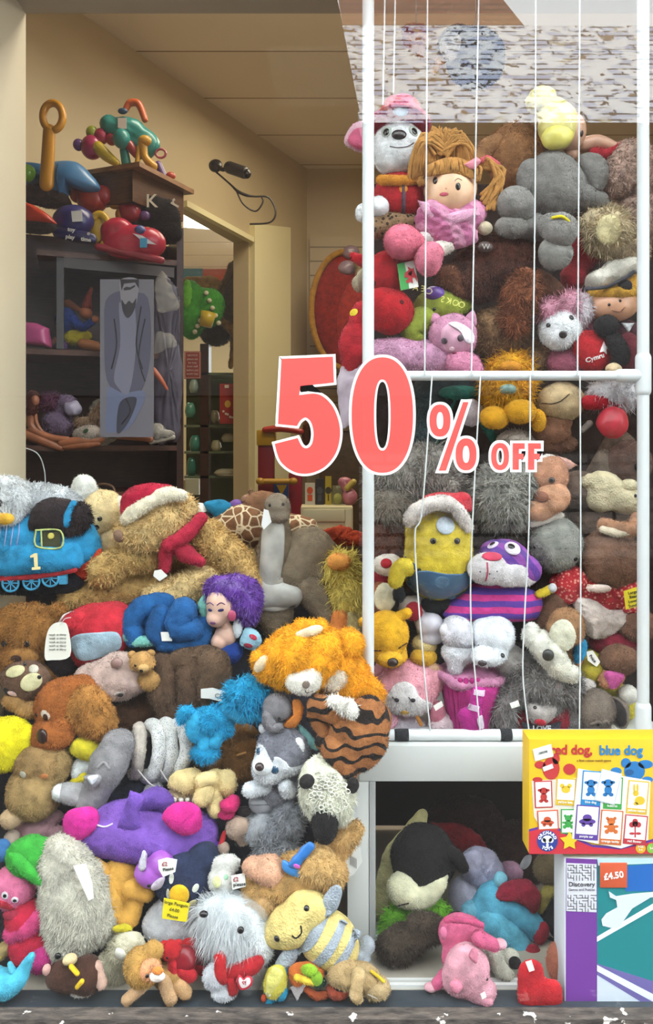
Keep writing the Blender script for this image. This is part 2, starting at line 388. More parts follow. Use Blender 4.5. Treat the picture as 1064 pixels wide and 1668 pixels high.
# the pale door post standing proud of the wall
q = [wv(407, 0), wv(466, 0), wv(466, wz(466, 372)), wv(407, wz(407, 366))]
prism('trim_1', q, Vector((.03, -.02, 0)), mat('#e6dcae', 'paint'))
q = [onwall(345, 366), onwall(405, 396), onwall(405, 386), onwall(345, 356)]
prism('trim_2', [onwall(296, 338), onwall(406, 396), onwall(406, 388), onwall(296, 328)], Vector((.03, -.02, 0)), mat('#e6dcae', 'paint'))
p0 = wv(500, 0)
prism('wall_back', [(p0.x-.1, p0.y, 0), (4, p0.y, 0), (4, p0.y, top), (p0.x-.1, p0.y, top)], (0, .1, 0), wall2)
# slatted display board on the back wall
m = bpy.data.materials.new('slat_board'); m.use_nodes = True; nt, N, L, b = nm(m)
tc = N.new('ShaderNodeTexCoord'); sp = N.new('ShaderNodeSeparateXYZ'); L.new(tc.outputs['Object'], sp.inputs[0])
mo = N.new('ShaderNodeMath'); mo.operation = 'PINGPONG'; mo.inputs[1].default_value = .045; L.new(sp.outputs[2], mo.inputs[0])
mr = N.new('ShaderNodeMapRange'); mr.inputs[1].default_value = .002; mr.inputs[2].default_value = .006; L.new(mo.outputs[0], mr.inputs[0])
mx = N.new('ShaderNodeMix'); mx.data_type = 'RGBA'; mx.inputs[6].default_value = hx('#6b5d48'); mx.inputs[7].default_value = hx('#b3a183'); L.new(mr.outputs[0], mx.inputs[0]); L.new(mx.outputs[2], b.inputs['Base Color'])
o = wbox('wall_back_slats', p0.x+.02, p0.y-.03, .6, 3.5, p0.y, P(505, 388, p0.y).z, m); o.name = 'trim_3'
wbox('wall_right', 1.9, .2, 0, 2.0, 7.5, top, wall2)
# back room beyond the doorway
wbox('wall_back_room', -3.2, 6.4, 0, .2, 6.5, top, mat('#8d7e5c', 'paint')).name = 'wall_far'
wbox('wall_far_left', -3.0, .7, 0, -2.9, 6.4, top, mat('#a08f6c', 'paint')).name = 'wall_far_left'
# window reveal on the left, soffit above the window
xr = -.87
wbox('wall_reveal', xr-.5, .0, .0, xr, .673, 3.2, mat('#c4b9a0', 'paint')).name = 'wall_window_left'
zs = P(0, 22, .673).z
wbox('soffit', -1.6, .008, zs, 2.4, .673, zs+.3, mat('#a9a090', 'paint')).name = 'trim_4'
wbox('wall_left_front', -3.0, .6, 0, xr-.02, .673, top, cream).name = 'wall_front_left'
wbox('x', 1.15, .008, 0, 3.9, .2, 3.1, cream).name = 'wall_front_right'
wbox('x', -3.0, .6, zs+.3, 4, .673, top+.1, cream).name = 'wall_front_top'
# display floor, sill, tracks
darkw = bpy.data.materials.new('weathered_sill'); darkw.use_nodes = True; nt, N, L, b = nm(darkw)
tc = N.new('ShaderNodeTexCoord'); mp = N.new('ShaderNodeMapping'); mp.inputs['Scale'].default_value = (9, 24, 24); n1 = N.new('ShaderNodeTexNoise'); n1.inputs['Scale'].default_value = 3; n1.inputs['Detail'].default_value = 8
L.new(tc.outputs['Object'], mp.inputs[0]); L.new(mp.outputs[0], n1.inputs['Vector'])
n2 = N.new('ShaderNodeTexNoise'); n2.inputs['Scale'].default_value = 28; n2.inputs['Detail'].default_value = 6; L.new(tc.outputs['Object'], n2.inputs['Vector'])
r1 = N.new('ShaderNodeValToRGB'); r1.color_ramp.elements[0].color = hx('#1d1916'); r1.color_ramp.elements[1].color = hx('#524a42'); r1.color_ramp.elements[0].position = .3; r1.color_ramp.elements[1].position = .75
L.new(n1.outputs[0], r1.inputs[0]); mr = N.new('ShaderNodeMapRange'); mr.inputs[1].default_value = .62; mr.inputs[2].default_value = .65; L.new(n2.outputs[0], mr.inputs[0])
mx = N.new('ShaderNodeMix'); mx.data_type = 'RGBA'; mx.inputs[7].default_value = hx('#cfcbc2'); L.new(r1.outputs[0], mx.inputs[6]); L.new(mr.outputs[0], mx.inputs[0]); L.new(mx.outputs[2], b.inputs['Base Color'])
b.inputs['Roughness'].default_value = .8; bp = N.new('ShaderNodeBump'); bp.inputs['Distance'].default_value = .01; L.new(n1.outputs[0], bp.inputs['Height']); L.new(bp.outputs[0], b.inputs['Normal'])
wbox('trim_5', -1.4, -.042, FLOOR-.012, 1.5, -.008, FLOOR+.020, darkw)          # outer sill
wbox('trim_6', -1.4, -.036, FLOOR-.14, 1.5, -.012, FLOOR-.013, mat('#1c1a19', 'paint'))
wbox('trim_7', -1.3, .0005, FLOOR-.03, 1.4, .068, FLOOR+.002, mat('#3a4148', 'paint'))   # dark inner track
wbox('trim_8', .115, .074, FLOOR, .44, .083, FLOOR+.008, mat('#dcdcda', 'paint'))
wbox('trim_9', .115, .092, FLOOR, .44, .099, FLOOR+.007, mat('#dcdcda', 'paint'))
wbox('floor_display', -.87, .0685, FLOOR-.1, 1.1, .95, FLOOR, mat('#a89f92', 'paint'))
wbox('wall_stall', -1.4, -.02, -.3, 1.5, .03, FLOOR-.045, mat('#3b322b', 'paint')).name = 'wall_front_bottom'

# pane of glass
g = bpy.data.materials.new('window_glass'); g.use_nodes = True; nt = g.node_tree; N = nt.nodes; L = nt.links; N.clear()
o_ = N.new('ShaderNodeOutputMaterial'); ms = N.new('ShaderNodeMixShader'); tr = N.new('ShaderNodeBsdfTransparent'); gl = N.new('ShaderNodeBsdfGlossy'); lw = N.new('ShaderNodeLayerWeight')
gl.inputs['Roughness'].default_value = .002; tr.inputs[0].default_value = (.97, .985, .98, 1)
mr = N.new('ShaderNodeMapRange'); mr.inputs[3].default_value = .052; mr.inputs[4].default_value = .5; pw = N.new('ShaderNodeMath'); pw.operation = 'POWER'; pw.inputs[1].default_value = 4
L.new(lw.outputs['Facing'], pw.inputs[0]); L.new(pw.outputs[0], mr.inputs[0]); L.new(mr.outputs[0], ms.inputs[0]); L.new(tr.outputs[0], ms.inputs[1]); L.new(gl.outputs[0], ms.inputs[2]); L.new(ms.outputs[0], o_.inputs[0])
wbox('window_1', -1.2, -.006, FLOOR-.005, 1.3, 0, 3.0, g)

# ================= STREET BEHIND THE VIEWER (seen mirrored in the pane) =================
def mir(u, v, Yv): p = P(u, v, Yv); return Vector((p.x, -p.y, p.z))
pav = mat('#1f1f1e', 'paint'); wbox('ground', -14, -12, -.12, 14, -.1, -.02, pav)
def bricks(name, c1, c2, mo_, bw, rh, ms_=.012, lichen_sheen=None, rough=.8, th=(.55, .6)):
    m = bpy.data.materials.new(name); m.use_nodes = True; nt, N, L, b = nm(m)
    tc = N.new('ShaderNodeTexCoord'); br = N.new('ShaderNodeTexBrick'); br.inputs['Scale'].default_value = 1
    br.inputs['Brick Width'].default_value = bw; br.inputs['Row Height'].default_value = rh; br.inputs['Mortar Size'].default_value = ms_
    br.inputs['Color1'].default_value = hx(c1); br.inputs['Color2'].default_value = hx(c2); br.inputs['Mortar'].default_value = hx(mo_)
    mp = N.new('ShaderNodeMapping'); mp.inputs['Rotation'].default_value = (math.pi/2, 0, 0); L.new(tc.outputs['Object'], mp.inputs[0]); L.new(mp.outputs[0], br.inputs['Vector'])
    out = br.outputs[0]
    for i, (h, sc, a, bb) in enumerate(lichen_sheen or []):
        n = N.new('ShaderNodeTexNoise'); n.inputs['Scale'].default_value = sc; n.inputs['Detail'].default_value = 4; L.new(tc.outputs['Object'], n.inputs['Vector'])
        mr = N.new('ShaderNodeMapRange'); mr.inputs[1].default_value = a; mr.inputs[2].default_value = bb; L.new(n.outputs[0], mr.inputs[0])
        x = N.new('ShaderNodeMix'); x.data_type = 'RGBA'; x.inputs[7].default_value = hx(h); L.new(out, x.inputs[6]); L.new(mr.outputs[0], x.inputs[0]); out = x.outputs[2]
    L.new(out, b.inputs['Base Color']); b.inputs['Roughness'].default_value = rough; return m
slate = bricks('slate_roof', '#e6ecfb', '#b4bddb', '#1c1b22', .8, .125, .017, [('#8a7058', 3.2, .62, .65), ('#b5a67c', 2.4, .64, .68), ('#ffffff', 5, .45, .55), ('#3c3028', 9, .62, .64)], rough=.4)  # near-white slates and white blotches paint in the sky sheen; browns are lichen
dtile = bricks('dark_tile_roof', '#6a615c', '#55504c', '#121112', .34, .13, .02)
brick = bricks('house_brick', '#38241d', '#2f1e18', '#1c1816', .25, .085, .01)
pbrick = bricks('pink_brick', '#b98470', '#a87460', '#7a6a60', .25, .085, .01)
Yv = 8.0
def rp(u, v, dy=0): return mir(u, v, Yv+dy)
prism('slate_roof', [rp(588, 200), rp(1500, 200), mir(1500, 42, 10.2), mir(545, 42, 10.2)], (0, -.05, -.15), slate)
prism('house_front', [rp(590, 200), rp(1500, 200), rp(1500, 1500), rp(590, 1500)], (0, -.3, 0), brick)
prism('tiled_canopy', [mir(585, 905, 7.0), mir(1500, 905, 7.0), mir(1500, 735, 7.6), mir(585, 735, 7.6)], (0, -.05, -.1), dtile)
prism('gable_wall', [mir(-1300, 1500, 8.2), mir(590, 1500, 8.2), mir(590, 204, 8.2), mir(538, -60, 8.2), mir(-1300, -60, 8.2)], (0, -.3, 0), bricks('dark_brick', '#33251d', '#2a1f19', '#1d1916', .25, .085, .01))
prism('far_gable', [mir(560, 60, 11.5), mir(868, 60, 11.5), mir(820, 0, 11.5), mir(800, -500, 11.5), mir(500, -500, 11.5)], (0, -.3, 0), pbrick)

# shop sign letters across the street, glow added so the pane mirrors them
sgm = bpy.data.materials.new('sign_light'); sgm.use_nodes = True; bb_ = sgm.node_tree.nodes['Principled BSDF']; bb_.inputs['Base Color'].default_value = hx('#e8dc90'); bb_.inputs['Emission Color'].default_value = hx('#e8dc90'); bb_.inputs['Emission Strength'].default_value = 4
sg = bpy.data.objects.new('shop_sign', None); COL.objects.link(sg); sg.location = mir(715, 482, 6.0); tagp(sg, 'small pale yellow sign letters across the street with added glow, mirrored in the window', 'sign')
for ch, u, v, r in (('C', 700, 475, 8), ('E', 689, 471, 8), ('A', 677, 469, 6), ('O', 752, 497, 14), ('O', 742, 494, 14), ('K', 731, 491, 12), ('S', 721, 488, 12)):
    V_, F_ = textmesh(ch, .085, 0); V_ = V_ @ rotm(r).T; V_[:, 1] *= .01; c_ = mir(u, v, 6.0)-sg.location; V_ = V_*np.array([-1, 1, 1])+np.array(c_[:])
    o = bpy.data.objects.new('letter', mkmesh('letter', V_, [f[::-1] for f in F_], sgm)); COL.objects.link(o); o.parent = sg
wbox('x', -4, -6.4, 2.0, 6, -6.0-.02, 3.3, mat('#241c18', 'paint')).name = 'sign_fascia'
# ================= THE HEAP OF SOFT TOYS, LEFT =================
def Yp(v, d=0): return .036+d if v >= 1620 else .085+(1600-v)/800*.42+d
BK = '#1b1719'; HEAP = 'soft toys heaped in the left of the window'; PT = 'soft toy'
# added dark filler: carries the heap and puts shade in its gaps
cl = mat('#2c2a33')
pts = [(-.86, .14, FLOOR), (-.86, .30, .50), (-.86, .42, .72), (-.86, .58, .94), (-.86, .68, 1.12), (-.86, .80, 1.16), (-.86, .80, FLOOR)]
o = prism('heap_filler', pts, (.88, 0, 0), cl, None); tagp(o, 'added dark riser under the heap of soft toys, darkening its gaps', 'filler stand')
bpy.context.view_layer.update()

def tag_(t, pts, m='#e8e6e0', w=20, name='care_tag', th=1.2): return t.p(name, PL(pts, th, w), mat(m, 'flat'), hard=True)

t = T('plush_bird', 'white fluffy plush bird with a yellow beak at far left, on top of the heap', PT, 40, 820, .46, HEAP)
h = t.p('head', E(8, 815, 38, 40, 14, 30), '#e0e3e6', fur=2, k=1.6); t.p('body', TB((20, 816, 32, -30), (70, 816, 28, -30), (118, 820, 18, -30)), '#d9dde2', fur=2, down=.3, k=2)
t.on(h, 'beak', 17, 842, 15, '#e8b43c', rv=11, bulge=.8); t.eyes(h, BK, (10, 817, 6.5), (9, 795, 3))
t = T('teddy_bear', 'cream teddy bear with one round paw raised behind the blue plush engine', PT, 165, 840, Yp(820, .06), HEAP)
h = t.p('head', BL((165, 835, 36, 38), (150, 850, 24, 20, 18)), '#e6d2a2', fur=1); t.p('ear', E(196, 828, 13, 20), '#ece3d2', fur=1, on=h)
a = t.p('arm', TB((152, 850, 14), (138, 815, 15)), '#e3cf9f', fur=1); t.p('paw_pad', E(137, 796, 20, 23, 10, 12), '#e9eae4', on=a, fur=1)
t.eyes(h, BK, (172, 842, 4), (145, 838, 3.5)); t.on(h, 'nose', 166, 856, 5, BK); t.p('body', E(185, 890, 34, 36), '#cfb88c', fur=1)

t = T('plush_engine', 'blue plush steam engine with black roof and white numeral one', 'plush engine', 80, 885, Yp(860, .0), HEAP)
bl = '#2c94c6'
b = t.p('boiler', PF([(-30, 858), (-10, 846), (30, 838), (90, 832), (140, 838), (162, 868), (164, 895), (148, 920), (100, 932), (40, 936), (0, 932), (-30, 925)], 38, 0), bl)
t.p('tank', PF([(8, 898), (20, 884), (60, 880), (118, 882), (132, 896), (128, 924), (60, 934), (0, 938), (-20, 930)], 26, 24, c=(60, 908)), bl, lump=.5)
c = t.p('cab_roof', PF([(50, 862), (52, 838), (62, 820), (82, 812), (112, 814), (122, 826), (118, 862), (96, 866), (62, 866)], 34, 14), '#2a2226')
t.p('cab_edge', TB((119, 822, 6, 30), (112, 838, 7, 34), (110, 854, 6, 34)), bl, on=c)
sh = t.p('scarf', BL((130, 842, 18, 24, 22), (116, 862, 18, 10, 30)), '#2a2226', fur=2)
for k, u in enumerate((10, 20, 30, 40)): t.line(b, 'piping', [(u, 842+k*-.5), (u+5, 862), (u+2, 884)], 1.2, '#8a9fd0')
w_ = t.p('window', PL([(68, 866), (98, 866), (98, 890), (70, 890)], 3, 44), mat('#3d3f28', 'flat'), hard=True)
t.p('window_trim', TB((59, 865, 1.4, 46), (60, 889, 1.4, 46), (98, 891, 1.4, 46), (97, 865, 1.4, 46), (59, 864, 1.4, 46), seg=30), '#b9c77c', on=w_, lump=0)
t.p('window_trim', TB((67, 865, 1.2, 46), (68, 889, 1.2, 46)), '#b9c77c', on=w_, lump=0)
t.p('emblem', LT([(0, 0), (5, 0), (5, 2), (3, 2)], 83, 873, 45, tilt=90), mat('#c9c060', 'flat'), on=w_, lump=0)
t.p('numeral', PL([(49, 906), (56, 902), (60, 902), (61, 923), (65, 923), (65, 927), (52, 928), (52, 924), (56, 924), (55, 908), (50, 909)], 2, 57), mat('#e9d9a0', 'flat'), hard=True)
t.line(b, 'piping', [(90, 893), (94, 925), (106, 922), (100, 893)], 1.0, '#23496e')
t.p('running_board', TB((-20, 944, 5, 26), (60, 938, 5, 30), (120, 928, 5, 30)), '#b5323a', lump=0)
t.p('buffer_beam', PF([(120, 925), (150, 905), (160, 890), (164, 905), (148, 940), (128, 942)], 12, 4), '#d8452e')
t.p('underframe', PF([(-20, 942), (60, 940), (120, 930), (135, 948), (110, 964), (40, 968), (-20, 968)], 18, 4), '#1d1b22')
for u, v in ((17, 950), (51, 947), (82, 942)):
    w_ = t.p('wheel', LT([(0, 0), (13, 0), (14, 2), (13, 4), (0, 4)], u, v, 26, tilt=90), '#1f2c3a', lump=0)
    t.p('rim', TB(*[(u+13*math.cos(a), v+13*math.sin(a), 1.8, 30) for a in np.linspace(0, 6.3, 14)], ns=8), '#4aa3cf', on=w_, lump=0)
    t.p('spokes', J(*[TB((u, v, 1, 31), (u+12*math.cos(a), v+12*math.sin(a), 1, 31), ns=6) for a in np.linspace(0, 6.28, 9)[:-1]]), '#4aa3cf', on=w_, lump=0)
t.p('coupling', BX(96, 935, 108, 952, 30, 8, 1), '#4aa3cf', hard=True)

tan = '#c7a467'
t = T('teddy_bear', 'curly tan teddy bear wearing a red and white Santa hat and red scarf', PT, 260, 890, Yp(870, .06), HEAP)
body = t.p('body', BL((320, 905, 58, 54, -14, 40), (360, 930, 46, 32, -14)), '#9c7a44', fur=4)  # body tan darkened as painted gap shade, head and limbs lightened against it
h = t.p('head', BL((262, 850, 46, 44, 40, 40), (232, 864, 38, 34, 52, 34), (290, 830, 28, 26, 36)), '#dcbd84', fur=4)
t.p('leg', TB((300, 955, 26, 6), (200, 962, 26, 18), (125, 972, 25, 22)), '#c3a064', fur=4)
a = t.p('arm', TB((258, 898, 22, 30), (205, 910, 25, 44), (170, 928, 23, 44)), '#cfae70', fur=4)
t.p('arm', TB((340, 880, 34, 10), (390, 925, 30, 14), (412, 948, 26, 18)), tan, fur=4)
t.p('leg', TB((330, 945, 24, 30), (285, 966, 26, 46), (262, 978, 26, 54)), '#dcc08a', fur=4)
t.on(h, 'nose', 205, 868, 11, '#8c6f5c', rv=10, bulge=.7)
t.p('hat', PF([(200, 836), (201, 808), (222, 793), (252, 788), (280, 792), (272, 806), (236, 820), (208, 840)], 30, 62), '#b2173a')
t.p('hat_trim', TB((208, 846, 8, 78), (222, 832, 10, 86), (246, 816, 11, 86), (272, 806, 12, 76), (290, 808, 9, 66)), '#efe6cf', fur=1)
sc_ = t.p('scarf', TB((324, 846, 10, 50), (300, 874, 12, 66), (278, 886, 11, 74)), '#b0243e')
t.p('scarf_end', TB((276, 884, 11, 66), (270, 905, 11, 62), (268, 925, 9, 58)), '#b82a44', on=sc_); t.p('scarf_end', TB((282, 882, 12, 66), (302, 900, 14, 60), (324, 914, 8, 56)), '#b82a44', on=sc_)
tag_(t, [(252, 930), (262, 928), (272, 938), (260, 946), (250, 938)], w=70)

t = T('plush_penguin', 'white and black plush bird with a teal disc, behind the Santa hat bear', PT, 330, 830, Yp(800, .14), HEAP)
h = t.p('body', BL((325, 835, 26, 16), (340, 848, 20, 14)), '#ece9e2'); t.patch(h, 'back', [(318, 840), (345, 832), (358, 850), (340, 862), (322, 858)], '#262229')
t.p('wing', PF([(332, 820), (360, 814), (378, 822), (370, 838), (352, 842)], 8, 14), '#1f7fa6'); t.p('wing', E(386, 822, 12, 9, 10), '#7d5aa0')

gi = mat('#7c5537', 'giraffe', '#dcc9a8')
t = T('plush_giraffe', 'brown patterned plush giraffe behind the long necked dinosaur', PT, 410, 840, Yp(810, .12), HEAP)
t.p('body', TB((360, 862, 22), (400, 852, 34), (425, 860, 34), (500, 862, 18)), gi); h = t.p('head', BL((430, 820, 34, 20), (452, 830, 22, 14)), '#8c6448')
t.p('ear', E(402, 812, 10, 7, rot=20), '#95705a', on=h); t.p('horn', TB((412, 812, 3.5), (408, 800, 4)), '#7a5a44', on=h); t.p('leg', TB((440, 860, 16, 10), (428, 890, 14, 14)), '#b0916a')

gb = '#82735f'
t = T('plush_dinosaur', 'grey brown long necked plush dinosaur with a pale satin chest', PT, 470, 900, Yp(880, .07), HEAP)
t.p('body', BL((480, 925, 62, 52, 0, 40), (505, 895, 40, 36, 0), (525, 930, 30, 34)), gb, lump=.6)
n_ = t.p('neck', TB((446, 1000, 32, 6), (447, 930, 28, 16), (450, 870, 24, 24), (452, 840, 20, 26)), gb)
t.patch(n_, 'chest_panel', [(432, 850), (462, 850), (464, 900), (460, 945), (490, 955), (488, 982), (460, 990), (426, 988), (422, 960), (426, 900)], mat('#b4b2ab', 'satin'), th=3)
t.p('chest', PF([(424, 945), (455, 946), (488, 958), (488, 980), (458, 990), (424, 988)], 14, 34), mat('#b4b2ab', 'satin'))
h = t.p('head', BL((452, 826, 21, 22, 28, 22), (453, 840, 18, 12, 36, 16)), '#877a6a', lump=.5); t.eyes(h, BK, (441, 822, 2.5), (462, 820, 2.5))
t.p('leg', TB((440, 985, 20, 14), (445, 1015, 20, 20), (448, 1024, 18, 22)), '#7a6a55'); t.p('leg', TB((500, 950, 28, 12), (525, 990, 22, 16), (535, 1015, 18, 18)), gb)
t.p('leg', TB((530, 900, 22, -14), (548, 945, 20, -12), (545, 965, 17, -8)), '#74654f')
tag_(t, [(430, 830), (437, 832), (442, 850), (430, 862), (426, 855)], w=56, m='#e8e8e8')

t = T('plush_duck', 'pale yellow fluffy plush duck with orange feet, beside the white post', PT, 560, 960, Yp(930, .07), HEAP)
t.p('body', BL((565, 970, 32, 40), (555, 925, 30, 30)), '#dcc766', fur=3); t.p('foot', E(552, 915, 19, 14, 26), '#e09a4a'); t.p('foot', TB((555, 1005, 14, 20), (550, 1030, 14, 24)), '#e48a44')
t.p('wing', E(570, 1010, 24, 22, 10), '#cfc08a', fur=2); t.p('arm', TB((575, 1025, 14, 16), (585, 1050, 12, 18)), '#b8b0a6')

t = T('teddy_bear', 'shaggy ginger brown teddy bear head at far left below the blue engine', PT, 45, 1035, Yp(1030, .01), HEAP)
gbn = '#9a6a34'
h = t.p('head', BL((42, 1030, 58, 46, 0, 42), (38, 1066, 30, 24, 22, 26)), gbn, fur=2); t.p('ear', E(92, 998, 16, 16, -4), gbn, fur=2, on=h); t.p('ear', E(2, 1010, 14, 18, -4), gbn, fur=2, on=h)
m_ = t.p('muzzle', E(36, 1068, 26, 18, 30, 20), '#a87840', fur=1, on=h); t.on(m_, 'nose', 34, 1068, 9, '#3a2620', rv=6); t.eyes(h, BK, (22, 1040, 6), (59, 1038, 5.5)); t.p('body', E(60, 1100, 50, 30, -16), '#8a5e2e', fur=1)
tt = T('price_tag', 'large white swing tag hanging beside the red plush cushion toy', 'tag', 93, 1045, Yp(1035, -.05))
tg = tt.p('card', PL([(85, 1018), (100, 1014), (110, 1022), (114, 1068), (84, 1075), (73, 1071), (76, 1035)], 1.2, 10, smooth=30), mat('#e4e2da', 'flat'), hard=True)
for k in range(5): tt.text(None, 'wash at thirty', 94, 1034+k*6, 5, mat('#9a9a94', 'flat'), w=10.6, name='printing')
tt.p('loop', TB((98, 1018, .6, 11), (106, 1008, .6, 12), (115, 1006, .6, 12)), '#dddddd', lump=0)

rd = '#c32c3a'
t = T('plush_cushion', 'plain red rounded cushion toy with a pale blue oval patch', PT, 165, 1035, Yp(1030, .02), HEAP)
b = t.p('body', PF([(112, 1000), (140, 986), (175, 981), (208, 985), (222, 1005), (220, 1035), (195, 1062), (160, 1078), (130, 1084), (116, 1060), (108, 1030)], 40, 0, pw=2.6), rd)
t.patch(b, 'oval_patch', [(123, 1035), (140, 1024), (175, 1020), (200, 1022), (206, 1040), (196, 1056), (165, 1066), (140, 1066), (126, 1052)], '#9fb8c8', th=3)
t.p('pocket', PF([(102, 1012), (110, 1000), (128, 996), (140, 1002), (136, 1020), (116, 1028), (103, 1024)], 12, 26), rd); t.line(b, 'stitching', [(103, 1010), (112, 998), (130, 994)], 2.2, '#e8dfe0')

bu = '#1f5c98'
t = T('plush_octopus', 'blue plush toy with curled limbs and pale green soles, under the Santa hat bear', PT, 270, 1015, Yp(1005, .01), HEAP)
t.p('body', E(275, 1010, 48, 34, 0, 30), bu); t.p('limb', TB((265, 985, 18, 8), (232, 990, 18, 14), (214, 1015, 18, 18), (222, 1035, 17, 20)), bu); t.p('limb', TB((262, 1000, 16, 24), (255, 1030, 17, 26), (275, 1045, 15, 24)), '#1d5690')
t.p('limb', TB((300, 995, 22, 24), (290, 1018, 22, 30), (312, 1025, 20, 26)), '#235f9c'); t.p('limb', TB((270, 1045, 14, 26), (320, 1045, 16, 18), (330, 1020, 18, 8)), bu); t.p('sole', TB((208, 1036, 9, 26), (224, 1044, 9, 30), (252, 1042, 7, 30)), '#7fc4bb')
tag_(t, [(262, 1030), (278, 1030), (280, 1044), (264, 1044)], w=44)

t = T('doll', 'purple haired fashion doll with white shoulder and red and blue bow', 'doll', 375, 990, Yp(985, -.02), HEAP)
sk = '#e2b9a6'
h = t.p('head', BL((360, 985, 24, 32, 10, 24), (352, 1005, 14, 14, 18, 14)), mat(sk, 'satin'), lump=0)
hr = t.p('hair', BL((382, 965, 36, 30, 0, 30), (402, 985, 24, 30, 4), (360, 955, 24, 18, 8), (410, 960, 16, 18, 0), (345, 968, 10, 22, 2)), mat('#6b3fa0', 'satin'), lump=2, fur=2, down=.5, k=1.2)
t.p('neck', TB((365, 1010, 8, 8), (368, 1025, 10, 6)), mat(sk, 'satin'), lump=0); t.p('torso', BL((368, 1034, 18, 20, 4, 14), (358, 1045, 14, 14, 6)), mat(sk, 'satin'), lump=0)
for u, v in ((345, 990), (363, 989)): t.on(h, 'eye', u, v, 5, mat('#3a3260', 'gloss'), rv=2.6, bulge=.3, rot=8); t.line(h, 'eyebrow', [(u-6, v-8), (u, v-12), (u+6, v-9)], .8, '#5a3f70', n=6)
t.on(h, 'mouth', 350, 1010, 5, mat('#8b5a86', 'satin'), rv=3); t.p('earring', E(378, 1003, 7, 9, 28, 3), mat('#b0486a', 'satin'))
t.p('collar', PF([(382, 1010), (390, 1004), (396, 1022), (386, 1040), (380, 1028)], 6, 12), '#dfe6ec'); t.p('dress', E(372, 1062, 24, 20, 0), '#1c3f8e')
bw = t.p('bow', PF([(392, 1040), (402, 1022), (420, 1030), (426, 1045), (414, 1058), (394, 1052)], 8, 14), '#9fc9dc'); t.on(bw, 'patch', 413, 1036, 7, '#c2324a', rv=4, rot=-30, bulge=.2); t.on(bw, 'patch', 405, 1050, 8, '#c2324a', rv=4.5, bulge=.2)
t.p('fin', PF([(322, 985), (332, 968), (342, 966), (340, 1000), (330, 1006)], 4, 2), '#7fc0b4')

yo = '#efa91f'
t = T('plush_fox', 'large orange yellow shaggy plush animal with white muzzle and white inner ears', PT, 515, 1075, .20, HEAP)
t.p('body', TB((540, 1080, 44, -6), (575, 1115, 40, -4), (600, 1130, 26, -4)), '#e8a01c', fur=2)
h = t.p('head', BL((490, 1072, 66, 52, 14, 48), (440, 1080, 24, 26, 10), (520, 1060, 40, 40, 14)), yo, fur=2)
t.p('ear', TB((440, 1075, 16, 22), (424, 1072, 13, 24)), yo, fur=2, on=h); t.p('ear', TB((490, 1025, 14, 16), (520, 1022, 14, 18)), yo, fur=2, on=h)
t.p('inner_ear', E(428, 1080, 18, 9, 40, 6, rot=45), '#e8d3b0', on=h); t.p('inner_ear', E(503, 1030, 24, 8, 38, 7, rot=18), '#ead6b4', on=h)
t.p('arm', BL((567, 1048, 24, 24, 10), (560, 1065, 18, 20, 6)), yo, fur=2); ch = t.p('chest', E(545, 1105, 26, 22, 26, 16, rot=20), '#d8cdbb', fur=1)
m_ = t.p('muzzle', BL((495, 1108, 28, 22, 50, 20), (505, 1095, 16, 16, 50, 14)), '#e9e4da', fur=1, on=h); t.on(m_, 'nose', 499, 1109, 6, mat('#7a6a60', 'gloss'), rv=6.5)
t.eyes(h, BK, (464, 1109, 4.5), (505, 1083, 5)); t.line(m_, 'mouth', [(497, 1116), (500, 1124), (512, 1120)], .8, '#5b4a44', n=8)

t = T('plush_tiger', 'curled brown plush tiger with black stripes and a white cheek', PT, 570, 1190, .14, HEAP)
ti = mat('#a0673c', 'tiger', '#231a17', 1.0)
t.p('body', BL((585, 1195, 50, 48, 10, 38), (570, 1225, 44, 32, 12), (600, 1170, 34, 34, 8)), ti, fur=1, k=.6); t.p('leg', TB((520, 1150, 20, 6), (548, 1160, 22, 12), (570, 1170, 22, 14)), ti, fur=1, k=.6)
t.p('leg', TB((550, 1220, 26, 20), (565, 1248, 20, 24)), ti, fur=1, k=.6); t.p('arm', TB((515, 1165, 16, 0), (530, 1190, 14, 4), (526, 1206, 13, 4)), ti, fur=1, k=.6)
t.p('cheek', BL((566, 1152, 16, 13, 44, 10), (548, 1144, 14, 9, 38, 8)), '#e6e1d9', fur=2); t.p('ear', E(572, 1158, 10, 14, 52, 7, rot=20), '#ddd8d0', fur=1)

t = T('plush_elephant', 'small grey plush elephant head with an orange lined ear and pale blue wing', PT, 462, 1165, .175, HEAP)
h = t.p('head', BL((452, 1152, 24, 22, 8, 20), (440, 1172, 12, 16, 14)), '#807c80'); e = t.p('ear', PF([(476, 1142), (488, 1140), (494, 1156), (486, 1180), (470, 1186), (462, 1180), (476, 1168), (480, 1155)], 6, 14), '#e08a3e', on=h)
t.p('trunk', TB((438, 1168, 11, 18), (444, 1184, 8, 24), (456, 1182, 6, 26)), '#807c80'); t.eyes(h, BK, (456, 1164, 2.2)); t.p('wing', PF([(485, 1180), (500, 1190), (520, 1215), (514, 1222), (496, 1208)], 5, 6), '#8fc7c6')

